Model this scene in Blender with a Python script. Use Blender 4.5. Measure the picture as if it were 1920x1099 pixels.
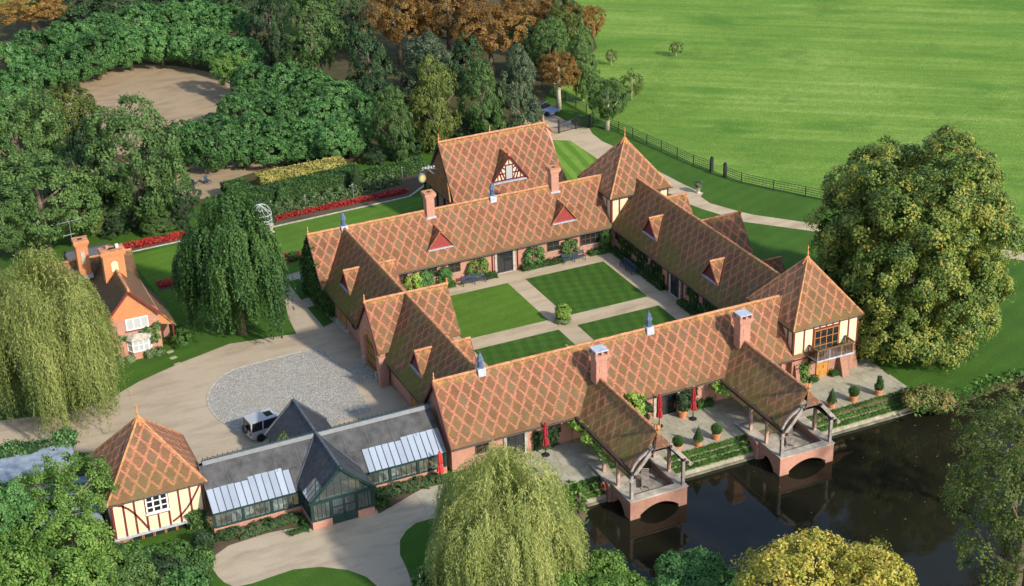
import bpy, math, random
import numpy as np
from mathutils import Vector, Matrix
from mathutils.geometry import tessellate_polygon
sc = bpy.context.scene
col = sc.collection
for o in list(bpy.data.objects):
    bpy.data.objects.remove(o)
# ---------------------------------------------------------------- camera
cd = bpy.data.cameras.new('camera')
cam = bpy.data.objects.new('camera', cd)
col.objects.link(cam)
_fw = Vector((0.3683621, 0.8189928, -0.4399548)); _rt = Vector((0.9062831, -0.4218417, -0.0264685)); _up = Vector((0.2072688, 0.3889736, 0.8976297))
m = Matrix((_rt, _up, -_fw)).transposed().to_4x4()
m.translation = Vector((-59.666, -120.928, 69.382))
cam.matrix_world = m
cd.sensor_width = 36.0
cd.lens = 2944.833 / 1920 * 36.0
cd.clip_start = 1.0
cd.clip_end = 3000.0
sc.camera = cam
# ---------------------------------------------------------------- sky, sun, exposure
SUN_EL = math.radians(32)
SUN_AZ = math.atan2(0.37, -0.93)          # compass angle of the sun, measured from +Y towards +X
w = bpy.data.worlds.new('World')
sc.world = w
w.use_nodes = True
nt = w.node_tree
sky = nt.nodes.new('ShaderNodeTexSky')
sky.sky_type = 'NISHITA'
sky.sun_disc = False
sky.sun_elevation = SUN_EL
sky.sun_rotation = SUN_AZ
nt.links.new(sky.outputs[0], nt.nodes['Background'].inputs[0])
nt.nodes['Background'].inputs[1].default_value = 0.15
sl = bpy.data.lights.new('sun', 'SUN')
sl.energy = 3.1
sl.angle = math.radians(3.0)
sl.color = (1.0, 0.94, 0.84)
so = bpy.data.objects.new('sun', sl)
col.objects.link(so)
so.location = (40, -80, 90)
so.rotation_euler = Vector((math.sin(SUN_AZ) * math.cos(SUN_EL), math.cos(SUN_AZ) * math.cos(SUN_EL), math.sin(SUN_EL))).to_track_quat('Z', 'Y').to_euler()
sc.view_settings.view_transform = 'Standard'
sc.view_settings.look = 'None'
sc.view_settings.gamma = 1.0
sc.view_settings.exposure = 0.72
sc.view_settings.use_curve_mapping = False
sc.cycles.max_bounces = 6
sc.cycles.transparent_max_bounces = 12
sc.cycles.use_denoising = True

# ---------------------------------------------------------------- materials
def mat(name):
    mt = bpy.data.materials.new(name)
    mt.use_nodes = True
    n = mt.node_tree.nodes
    n.clear()
    return mt, N(mt)

class N:
    """small node-graph writer"""
    def __init__(s, mt):
        s.t = mt.node_tree
        s.out = s.n('OutputMaterial')
    def n(s, typ, **kw):
        nd = s.t.nodes.new('ShaderNode' + typ)
        for k, v in kw.items():
            setattr(nd, k, v)
        return nd
    def set(s, sock, v):
        if hasattr(v, 'is_output') or hasattr(v, 'links'):
            s.t.links.new(v, sock)
        elif isinstance(v, (tuple, list)) and len(v) == 3 and sock.type == 'RGBA':
            sock.default_value = (*v, 1)
        else:
            sock.default_value = v
    def math(s, op, a, b=0.0, c=None):
        nd = s.n('Math', operation=op)
        s.set(nd.inputs[0], a); s.set(nd.inputs[1], b)
        if c is not None: s.set(nd.inputs[2], c)
        return nd.outputs[0]
    def mix(s, f, a, b, mode='MIX'):
        nd = s.n('Mix', data_type='RGBA', blend_type=mode)
        s.set(nd.inputs[0], f); s.set(nd.inputs[6], a); s.set(nd.inputs[7], b)
        return nd.outputs[2]
    def noise(s, vec, scale, detail=3, rough=.55):
        nd = s.n('TexNoise')
        if vec is not None: s.set(nd.inputs['Vector'], vec)
        nd.inputs['Scale'].default_value = scale
        nd.inputs['Detail'].default_value = detail
        nd.inputs['Roughness'].default_value = rough
        return nd.outputs[0]
    def white(s, vec):
        nd = s.n('TexWhiteNoise', noise_dimensions='3D')
        s.set(nd.inputs['Vector'], vec)
        return nd.outputs[0]
    def ramp(s, f, pts):
        nd = s.n('ValToRGB')
        s.set(nd.inputs[0], f)
        e = nd.color_ramp.elements
        while len(e) < len(pts): e.new(.5)
        for k, (p, c) in enumerate(pts):
            e[k].position = p
            e[k].color = (*c, 1) if len(c) == 3 else c
        return nd.outputs[0]
    def rng(s, f, a, b, c=0., d_=1.):
        nd = s.n('MapRange')
        s.set(nd.inputs[0], f)
        for k, v in zip((1, 2, 3, 4), (a, b, c, d_)): nd.inputs[k].default_value = v
        return nd.outputs[0]
    def xyz(s, v):
        nd = s.n('SeparateXYZ'); s.set(nd.inputs[0], v); return nd.outputs
    def vec(s, x, y, z=0.):
        nd = s.n('CombineXYZ')
        for k, v in enumerate((x, y, z)): s.set(nd.inputs[k], v)
        return nd.outputs[0]
    def pos(s):
        return s.n('NewGeometry').outputs['Position']
    def uv(s, name='UVMap'):
        return s.n('UVMap', uv_map=name).outputs[0]
    def bump(s, h, dist=.02, strength=1.):
        nd = s.n('Bump')
        s.set(nd.inputs['Height'], h)
        nd.inputs['Distance'].default_value = dist
        nd.inputs['Strength'].default_value = strength
        return nd.outputs[0]
    def done(s, color, rough=.8, spec=.3, normal=None, metal=0., **kw):
        b = s.n('BsdfPrincipled')
        s.set(b.inputs['Base Color'], color)
        s.set(b.inputs['Roughness'], rough)
        s.set(b.inputs['Specular IOR Level'], spec)
        s.set(b.inputs['Metallic'], metal)
        if normal is not None: s.set(b.inputs['Normal'], normal)
        for k, v in kw.items(): s.set(b.inputs[k.replace('_', ' ')], v)
        s.t.links.new(b.outputs[0], s.out.inputs[0])
        return b

M = {}
def simple(name, c, rough=.7, var=.25, scale=3., spec=.3, metal=0., bump=0.):
    mt, g = mat(name)
    nz = g.noise(g.pos(), scale, 4)
    f = g.rng(nz, .3, .7, 1 - var, 1 + var)
    cc = g.mix(1.0, (*c, 1), g.vec(f, f, f), 'MULTIPLY')
    g.done(cc, rough, spec, g.bump(g.noise(g.pos(), scale * 4, 3), bump) if bump else None, metal)
    M[name] = mt
    return mt

def roof_mat(name, line, fill, fill2, moss=(.21, .19, .045), lichen=(.52, .30, .07), P=1.07, Q=1.65, th=.165, pattern=True):
    mt, g = mat(name)
    u, v, _ = g.xyz(g.uv())
    ve, mo, _ = g.xyz(g.uv('edge'))
    row = g.math('FLOOR', g.math('DIVIDE', v, .105))
    off = g.math('MULTIPLY', g.math('MODULO', row, 2.), .5)
    ct = g.math('FLOOR', g.math('ADD', g.math('DIVIDE', u, .17), off))
    uc = g.math('MULTIPLY', g.math('ADD', g.math('SUBTRACT', ct, off), .5), .17)
    vc = g.math('MULTIPLY', g.math('ADD', row, .5), .105)
    pos = g.pos()
    wob = g.math('MULTIPLY', g.math('SUBTRACT', g.noise(pos, .8, 2), .5), .12)
    uc = g.math('ADD', uc, wob)
    a = g.math('ABSOLUTE', g.math('SUBTRACT', g.math('FRACT', g.math('DIVIDE', g.math('ADD', uc, 200.), P)), .5))
    b = g.math('ABSOLUTE', g.math('SUBTRACT', g.math('FRACT', g.math('DIVIDE', g.math('ADD', g.math('SUBTRACT', ve, .38), Q * 8), Q)), .5))
    d = g.math('ABSOLUTE', g.math('SUBTRACT', g.math('MULTIPLY', g.math('ADD', a, b), 2.), 1.))
    rnd = g.white(g.vec(row, ct, 3.))
    rnd2 = g.white(g.vec(ct, row, 9.))
    d2 = g.math('ADD', d, g.math('MULTIPLY', g.math('SUBTRACT', rnd, .5), .12))
    isline = g.math('LESS_THAN', d2, th)
    keep = g.math('GREATER_THAN', ve, .33)
    isline = g.math('MULTIPLY', isline, keep)
    if not pattern: isline = g.math('GREATER_THAN', rnd, .8)
    # fired-clay tone of each tile, and of each diamond, which were laid from different batches
    cf = g.mix(rnd2, fill, fill2)
    ce = g.math('DIVIDE', g.math('ADD', g.math('SUBTRACT', ve, .38), Q * 8), Q); cu = g.math('DIVIDE', g.math('ADD', uc, 200.), P)
    cell = g.white(g.vec(g.math('FLOOR', g.math('ADD', g.math('ADD', cu, ce), .5)), g.math('FLOOR', g.math('ADD', g.math('SUBTRACT', cu, ce), .5)), 1.))
    cf = g.mix(g.rng(cell, .45, 1., 0., .6), cf, (.215, .085, .045))
    cf = g.mix(g.rng(cell, .4, 0., 0., .5), cf, (.19, .15, .085))
    blotch = g.noise(pos, .55, 4, .6)
    cf = g.mix(g.rng(blotch, .35, .7, 0., .55), cf, (.10, .055, .032))
    cl = g.mix(g.math('MULTIPLY', rnd2, .55), line, tuple(x * .62 for x in line))
    cl = g.mix(g.rng(g.noise(pos, 1.1, 4), .45, .75, 0., .45), cl, (.27, .15, .09))
    c = g.mix(isline, cf, cl)
    # moss and lichen, grown where the slope stays damp
    mn = g.noise(pos, .38, 5, .65)
    mf = g.noise(pos, 3.5, 4, .6)
    mm = g.math('MULTIPLY', g.math('MULTIPLY', g.rng(g.math('ADD', mn, g.math('MULTIPLY', mf, .35)), .52, .86), mo), g.rng(ve, .3, 4.6, 1.0, .22))
    c = g.mix(mm, c, g.mix(mf, moss, tuple(x * .55 for x in moss)))
    ln = g.math('MULTIPLY', g.rng(v, .1, .75, 1., 0.), g.rng(g.noise(pos, 2.6, 4, .7), .42, .62))
    c = g.mix(g.math('MULTIPLY', ln, .75), c, lichen)
    spk = g.rng(g.noise(pos, 9., 2, .5), .68, .74, 0., .35)
    c = g.mix(spk, c, (.42, .40, .34))
    fv = g.math('FRACT', g.math('DIVIDE', v, .105))
    h = g.math('ADD', fv, g.math('MULTIPLY', rnd, .5))
    g.done(c, .82, .25, g.bump(h, .03, 1.))
    M[name] = mt
roof_mat('clay_tile', (.56, .205, .115), (.275, .135, .066), (.205, .105, .054))
roof_mat('clay_tile_plain', (.34, .13, .075), (.24, .10, .055), (.17, .09, .06), pattern=False)
roof_mat('cottage_tile', (.22, .10, .06), (.155, .082, .05), (.12, .07, .05), pattern=False)
roof_mat('hung_tile', (.56, .22, .085), (.48, .18, .07), (.38, .15, .06), pattern=False)

def brick_mat(name, c1, c2, mortar, soot=.25):
    mt, g = mat(name)
    uv = g.uv()
    bt = g.n('TexBrick')
    g.set(bt.inputs['Vector'], uv)
    bt.inputs['Scale'].default_value = 1.
    bt.inputs['Brick Width'].default_value = .225
    bt.inputs['Row Height'].default_value = .075
    bt.inputs['Mortar Size'].default_value = .008
    bt.inputs['Color1'].default_value = (*c1, 1)
    bt.inputs['Color2'].default_value = (*c2, 1)
    bt.inputs['Mortar'].default_value = (*mortar, 1)
    nz = g.noise(g.pos(), .9, 5, .65)
    c = g.mix(g.rng(nz, .4, .75, 0., soot), bt.outputs[0], (.20, .10, .07))
    c = g.mix(g.rng(g.noise(g.pos(), 6, 3), .55, .75, 0., .3), c, (.55, .42, .33))
    g.done(c, .85, .2, g.bump(bt.outputs[1], -.01, .7))
    M[name] = mt
brick_mat('brick_pink', (.56, .25, .165), (.47, .19, .125), (.52, .40, .31))
brick_mat('brick_orange', (.66, .235, .085), (.58, .19, .065), (.58, .34, .18))
brick_mat('brick_worn', (.46, .215, .14), (.36, .15, .10), (.42, .34, .27), .5)

def ground_mat(name, fn):
    mt, g = mat(name)
    fn(g)
    M[name] = mt
def _field(g):
    p = g.pos()
    x, y, z = g.xyz(p)
    # mower and drill streaks run across the slope
    s = g.math('ADD', g.math('MULTIPLY', x, .60), g.math('MULTIPLY', y, .80))
    t = g.math('SUBTRACT', g.math('MULTIPLY', x, .80), g.math('MULTIPLY', y, .60))
    st = g.noise(g.vec(g.math('MULTIPLY', s, .42), g.math('MULTIPLY', t, .018), 0.), 1., 5, .65)
    n1 = g.noise(p, .035, 4, .6)
    n2 = g.noise(p, 1.3, 4, .7)
    n3 = g.noise(g.vec(g.math('MULTIPLY', s, .16), g.math('MULTIPLY', t, .05), 4.), 1., 3, .6)
    c = g.ramp(g.math('ADD', g.math('MULTIPLY', st, .56), g.math('MULTIPLY', n1, .44)), [(.34, (.10, .205, .024)), (.50, (.185, .305, .042)), (.64, (.30, .40, .09))])
    c = g.mix(g.rng(n2, .40, .72, 0., .6), c, (.085, .175, .022))
    c = g.mix(g.rng(g.noise(p, .085, 5, .7), .52, .66, 0., .6), c, (.075, .165, .018))
    c = g.mix(g.rng(g.noise(p, 4., 3, .8), .5, .8, 0., .5), c, (.24, .32, .08))
    c = g.mix(g.rng(n3, .52, .70, 0., .6), c, (.055, .18, .014))
    c = g.mix(g.rng(g.noise(p, .45, 4, .7), .60, .74, 0., .4), c, (.31, .34, .10))
    g.done(c, .9, .15, g.bump(g.noise(p, 3., 5, .7), .22))
def _lawn(stripe, base, dark, per=1.1, amt=.5, check=0.):
    def f(g):
        p = g.pos()
        x, y, z = g.xyz(p)
        q = g.math('SUBTRACT', g.math('MULTIPLY', x, stripe[0]), g.math('MULTIPLY', y, stripe[1]))
        q = g.math('ADD', q, g.math('MULTIPLY', g.math('SUBTRACT', g.noise(p, .6, 2), .5), .5))
        s = g.math('SINE', g.math('MULTIPLY', q, math.pi / per))
        q2 = g.math('ADD', g.math('MULTIPLY', x, stripe[1]), g.math('MULTIPLY', y, stripe[0]))
        s2 = g.math('SINE', g.math('MULTIPLY', q2, math.pi / per))
        f1 = g.math('ADD', g.rng(s, -.5, .5, 0., amt), g.rng(s2, -.5, .5, 0., amt * check))
        c = g.mix(f1, base, dark)
        c = g.mix(g.rng(g.noise(p, .25, 4, .6), .4, .7, 0., .55), c, tuple(v * .62 for v in base))
        c = g.mix(g.rng(g.noise(p, 5., 4, .7), .42, .75, 0., .6), c, tuple(v * .55 for v in dark))
        c = g.mix(g.rng(g.noise(p, .9, 3, .6), .6, .8, 0., .35), c, (base[0] * 1.9, base[1] * 1.35, base[2] * 1.5))
        g.done(c, .9, .15, g.bump(g.noise(p, 9., 4, .7), .06))
    return f
ground_mat('field_grass', _field)
ground_mat('lawn_grass', _lawn((.35, .94), (.062, .142, .016), (.044, .104, .014), 1.0, .35))
ground_mat('court_grass', _lawn((1., .25), (.066, .148, .018), (.038, .098, .014), .62, .55, .6))
ground_mat('bright_grass', _lawn((.2, 1.), (.105, .205, .022), (.080, .165, .018), .8, .4))
ground_mat('striped_grass', _lawn((1., .15), (.20, .34, .045), (.105, .225, .025), .85, 1.))
def _gravel(c1, c2, c3):
    def f(g):
        p = g.pos()
        c = g.mix(g.noise(p, .16, 5, .6), c1, c2)
        c = g.mix(g.rng(g.noise(p, 14., 3, .7), .35, .7), c, c3)
        x, y, z = g.xyz(p)
        tr = g.noise(g.vec(g.math('MULTIPLY', x, .22), g.math('MULTIPLY', y, .75), 0.), 1., 4, .6)
        c = g.mix(g.rng(tr, .46, .70, 0., .6), c, tuple(v * .66 for v in c2))
        c = g.mix(g.rng(g.noise(p, .06, 3, .5), .45, .65, 0., .35), c, tuple(v * .8 for v in c1))
        c = g.mix(g.rng(g.noise(p, 2.2, 4, .7), .55, .75, 0., .3), c, tuple(v * 1.2 for v in c1))
        g.done(c, .95, .1, g.bump(g.noise(p, 22., 3, .7), .05))
    return f
ground_mat('gravel', _gravel((.50, .40, .28), (.42, .33, .225), (.55, .455, .335)))
ground_mat('court_gravel', _gravel((.52, .405, .26), (.45, .34, .21), (.58, .48, .34)))
ground_mat('sand_floor', _gravel((.40, .29, .17), (.30, .215, .135), (.45, .34, .22)))
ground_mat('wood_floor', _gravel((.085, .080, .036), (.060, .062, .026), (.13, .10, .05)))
ground_mat('soil', _gravel((.12, .085, .055), (.09, .06, .04), (.16, .12, .08)))
def _cobble(g):
    p = g.pos()
    v = g.n('TexVoronoi', feature='F1'); g.set(v.inputs['Vector'], p); v.inputs['Scale'].default_value = 6.
    v2 = g.n('TexVoronoi', feature='DISTANCE_TO_EDGE'); g.set(v2.inputs['Vector'], p); v2.inputs['Scale'].default_value = 6.
    hx, hy, hz = g.xyz(v.outputs['Color'])
    c = g.mix(hx, (.36, .34, .30), (.58, .545, .48))
    c = g.mix(g.rng(g.noise(p, .3, 4), .4, .7, 0., .45), c, (.44, .39, .29))
    c = g.mix(g.rng(v2.outputs['Distance'], 0., .09, .65, 0.), c, (.15, .13, .10))
    g.done(c, .75, .3, g.bump(g.rng(v2.outputs['Distance'], 0., .2), .05))
ground_mat('cobble', _cobble)
def _slab(g):
    p = g.pos()
    r = g.n('ObjectInfo').outputs['Random']
    c = g.mix(r, (.37, .335, .24), (.42, .38, .28))
    c = g.mix(g.rng(g.noise(p, .5, 5, .65), .42, .7, 0., .7), c, (.23, .215, .135))
    c = g.mix(g.rng(g.noise(p, 3., 4, .65), .5, .75, 0., .4), c, (.50, .47, .40))
    g.done(c, .85, .2, g.bump(g.noise(p, 12., 3), .01))
ground_mat('paving', _slab)
def _water(g):
    p = g.pos()
    n1 = g.noise(p, .8, 3, .5)
    c = g.mix(g.noise(p, .08, 3), (.010, .010, .006), (.018, .017, .010))
    g.done(c, .045, .5, g.bump(n1, .02, .35), IOR=1.33)
ground_mat('pond_water', _water)

simple('stone', (.42, .38, .31), .85, .3, 2.5, bump=.01)
simple('coping', (.40, .355, .29), .85, .35, 1.4, bump=.01)
simple('mossy_stone', (.34, .31, .215), .9, .4, 1.6, bump=.01)
simple('lead', (.42, .45, .50), .5, .25, 3., .5)
simple('hip_clay', (.42, .20, .085), .85, .4, 2.5)
simple('lead_blue', (.085, .12, .19), .45, .35, 4., .5)
simple('wet_stone', (.20, .185, .135), .8, .4, 1.6, bump=.01)
simple('balcony_oak', (.15, .085, .045), .75, .3, 3.)
simple('ridge_clay', (.50, .22, .11), .8, .35, 2.2)
simple('finial_clay', (.62, .25, .09), .75, .3, 5.)
simple('render_cream', (.74, .60, .38), .85, .08, 2.)
simple('timber_red', (.165, .028, .030), .6, .25, 4.)
simple('panel_red', (.30, .050, .045), .6, .2, 4.)
simple('timber_dark', (.055, .036, .028), .7, .3, 4.)
simple('timber_grey', (.30, .255, .225), .85, .35, 3., bump=.01)
simple('timber_pink', (.42, .28, .215), .85, .3, 3.)
simple('soffit', (.055, .038, .028), .8, .2, 4.)
simple('gutter', (.035, .022, .022), .5, .2, 4.)
simple('door_oak', (.46, .215, .05), .55, .3, 3.)
simple('frame_brown', (.12, .055, .028), .55, .2, 4.)
simple('frame_orange', (.42, .18, .045), .55, .2, 4.)
simple('frame_white', (.80, .78, .74), .5, .06, 4.)
simple('iron_green', (.014, .040, .036), .45, .25, 4., .5)
simple('iron_blue', (.045, .065, .10), .5, .3, 4., .5)
simple('iron_black', (.020, .022, .024), .5, .2, 4., .5)
simple('iron_ridge', (.085, .095, .105), .5, .3, 2., .5)
simple('shade_cloth', (.070, .068, .068), .8, .45, 1.1, .3)
simple('slate_dark', (.040, .042, .048), .6, .4, 3., .4)
simple('terracotta', (.56, .22, .10), .8, .25, 5.)
simple('canvas_red', (.36, .022, .030), .75, .25, 3.)
simple('canvas_bright', (.62, .055, .045), .75, .2, 3.)
simple('white_cloth', (.80, .81, .84), .8, .05, 3.)
simple('steel', (.24, .25, .26), .5, .25, 3., .4, .2)
simple('wire_white', (.52, .53, .52), .6, .1, 4.)
simple('gilt', (.62, .45, .12), .4, .2, 5., .5)
simple('bark', (.17, .125, .085), .9, .35, 4., bump=.02)
simple('bark_pale', (.50, .43, .33), .9, .25, 4.)
simple('floor_tan', (.50, .36, .19), .8, .2, 3.)
simple('felt_roof', (.26, .30, .35), .8, .3, 1.2)
simple('shed_board', (.095, .070, .055), .85, .3, 3.)
simple('twig', (.32, .27, .22), .9, .3, 5.)
simple('car_silver', (.55, .55, .55), .3, .05, 2., .5, .3)
simple('car_blue', (.24, .31, .50), .25, .05, 2., .5, .4)
simple('rubber', (.018, .018, .018), .7, .1, 4.)
simple('lamp_red', (.55, .02, .015), .3, .1, 4., .5)
simple('buoy_orange', (.80, .13, .035), .5, .1, 4.)
simple('pebble_white', (.75, .75, .72), .6, .05, 4.)
simple('leaf_floor', (.42, .20, .06), .9, .3, 6.)
def glass(name, tint, clear, gloss_min=.12, rough=.03, body=None):
    mt, g = mat(name)
    fr = g.n('Fresnel'); fr.inputs[0].default_value = 1.5
    f = g.math('MAXIMUM', fr.outputs[0], gloss_min)
    gl = g.n('BsdfGlossy'); gl.inputs['Roughness'].default_value = rough; gl.inputs['Color'].default_value = (.9, .95, 1, 1)
    tr = g.n('BsdfTransparent'); tr.inputs[0].default_value = (*tint, 1)
    df = g.n('BsdfDiffuse'); df.inputs[0].default_value = (*(body or tint), 1)
    if name == 'painted_sky_glass':
        k = g.n('ObjectInfo').outputs['Random']; g.set(df.inputs[0], g.mix(g.math('ADD', g.math('MULTIPLY', k, .5), g.math('MULTIPLY', g.noise(g.pos(), .7, 3), .5)), tuple(v * .72 for v in body), tuple(v * 1.25 for v in body)))  # varies the painted reflection within and between panes
    m1 = g.n('MixShader'); m1.inputs[0].default_value = clear
    g.t.links.new(df.outputs[0], m1.inputs[1]); g.t.links.new(tr.outputs[0], m1.inputs[2])
    m2 = g.n('MixShader')
    g.set(m2.inputs[0], f)
    g.t.links.new(m1.outputs[0], m2.inputs[1]); g.t.links.new(gl.outputs[0], m2.inputs[2])
    g.t.links.new(m2.outputs[0], g.out.inputs[0])
    M[name] = mt
glass('window_glass', (.02, .022, .025), .0, .10, .05)
glass('clear_glass', (.86, .90, .88), .88, .10, .02, (.3, .32, .3))
glass('painted_sky_glass', (.7, .75, .8), .10, .22, .12, (.36, .395, .44))  # pale blue body colour stands in for sky mirrored in the roof panes
glass('curtain_glass', (.8, .8, .8), .0, .10, .05, (.46, .47, .46))

def foliage(name, ramp, trans=.35, jit=.10):
    mt, g = mat(name)
    at_ = g.n('Attribute', attribute_name='tint').outputs['Fac']
    r = g.n('ObjectInfo').outputs['Random']
    f = g.math('ADD', at_, g.math('MULTIPLY', g.math('SUBTRACT', r, .5), jit * 2))
    k = len(ramp) - 1
    c = g.ramp(f, [(.04 + .92 * i / k, q) for i, q in enumerate(ramp)])
    hs = g.n('HueSaturation')
    g.set(hs.inputs['Color'], c); hs.inputs['Saturation'].default_value = .95
    g.set(hs.inputs['Value'], g.rng(r, 0., 1., 1 - jit, 1 + jit))
    b = g.n('BsdfPrincipled'); b.inputs['Roughness'].default_value = .55; b.inputs['Specular IOR Level'].default_value = .25
    g.set(b.inputs['Base Color'], hs.outputs[0])
    t = g.n('BsdfTranslucent'); g.set(t.inputs[0], hs.outputs[0])
    mx = g.n('MixShader'); mx.inputs[0].default_value = trans
    g.t.links.new(b.outputs[0], mx.inputs[1]); g.t.links.new(t.outputs[0], mx.inputs[2])
    g.t.links.new(mx.outputs[0], g.out.inputs[0])
    M[name] = mt
foliage('leaf_plane', [(.032, .098, .024), (.082, .205, .048), (.145, .325, .078), (.23, .42, .12)], .42)
foliage('leaf_bright', [(.05, .12, .018), (.10, .21, .03), (.19, .32, .05), (.28, .40, .07)])
foliage('leaf_oak', [(.046, .100, .026), (.096, .185, .044), (.155, .260, .060), (.22, .33, .08)], .4)
foliage('leaf_dark', [(.020, .048, .019), (.042, .088, .032), (.072, .132, .044), (.105, .175, .06)])
foliage('leaf_greygreen', [(.04, .068, .034), (.085, .128, .060), (.145, .19, .092), (.22, .27, .15)])
foliage('leaf_yellowgreen', [(.035, .062, .012), (.080, .120, .020), (.16, .20, .035), (.27, .27, .06)])
foliage('leaf_rust', [(.10, .055, .012), (.22, .115, .022), (.36, .19, .035), (.42, .28, .06)])
foliage('leaf_chestnut', [(.028, .066, .014), (.075, .140, .022), (.165, .235, .034), (.30, .33, .050), (.46, .38, .055), (.56, .27, .04)], .25)
foliage('leaf_willow', [(.055, .09, .022), (.15, .195, .042), (.32, .365, .085), (.50, .50, .15), (.62, .57, .22)], .4)
foliage('leaf_beech', [(.020, .056, .014), (.046, .118, .024), (.085, .180, .034), (.13, .23, .04), (.50, .44, .04)])
foliage('leaf_maple', [(.13, .17, .02), (.27, .29, .035), (.46, .42, .055), (.62, .50, .08), (.26, .11, .05)])
foliage('leaf_hedge', [(.032, .085, .016), (.065, .155, .026), (.11, .225, .040), (.15, .27, .055)])
foliage('leaf_gold', [(.26, .24, .04), (.42, .37, .07), (.58, .50, .13), (.66, .58, .20)])
foliage('leaf_vine', [(.09, .19, .02), (.20, .36, .04), (.36, .52, .08), (.50, .58, .14)])
foliage('leaf_border', [(.07, .12, .04), (.15, .24, .08), (.26, .35, .14), (.38, .42, .20)])
foliage('petal_red', [(.34, .008, .008), (.50, .015, .015), (.62, .03, .02), (.10, .10, .02)], .2)
foliage('leaf_rose', [(.025, .065, .020), (.05, .11, .03), (.09, .16, .05), (.11, .17, .06), (.45, .03, .14)])
foliage('leaf_scrub', [(.04, .09, .02), (.10, .16, .035), (.20, .24, .05), (.34, .22, .07), (.42, .17, .07)])
foliage('leaf_bank', [(.03, .085, .012), (.065, .165, .02), (.11, .235, .03), (.20, .30, .07)])

# ---------------------------------------------------------------- building helpers
rnd = random.Random(11)
def tag(o, label=None, cat=None, group=None, kind=None):
    if label: o['label'] = label
    if cat: o['category'] = cat
    if group: o['group'] = group
    if kind: o['kind'] = kind
    return o
def thing(name, label, cat, loc=(0, 0, 0), rz=0., group=None):
    o = bpy.data.objects.new(name, None)
    o.empty_display_size = .3
    col.objects.link(o)
    o.location = loc
    o.rotation_euler = (0, 0, rz)
    return tag(o, label, cat, group)
def offset(o):
    v = Vector((0, 0, 0))
    while o is not None:
        v += o.location
        o = o.parent
    return v
def link(name, me, parent=None, loc=None, rot=None, scale=None):
    o = bpy.data.objects.new(name, me)
    col.objects.link(o)
    if parent is not None: o.parent = parent
    if loc is not None: o.location = loc
    if rot is not None: o.rotation_euler = rot
    if scale is not None: o.scale = scale
    return o
def copy_tree(o, loc=None, rz=None, parent=None):
    c = o.copy()
    col.objects.link(c)
    if parent is not None: c.parent = parent
    if loc is not None: c.location = loc
    if rz is not None: c.rotation_euler = (0, 0, rz)
    for k in list(o.children): copy_tree(k, parent=c)
    return c

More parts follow.
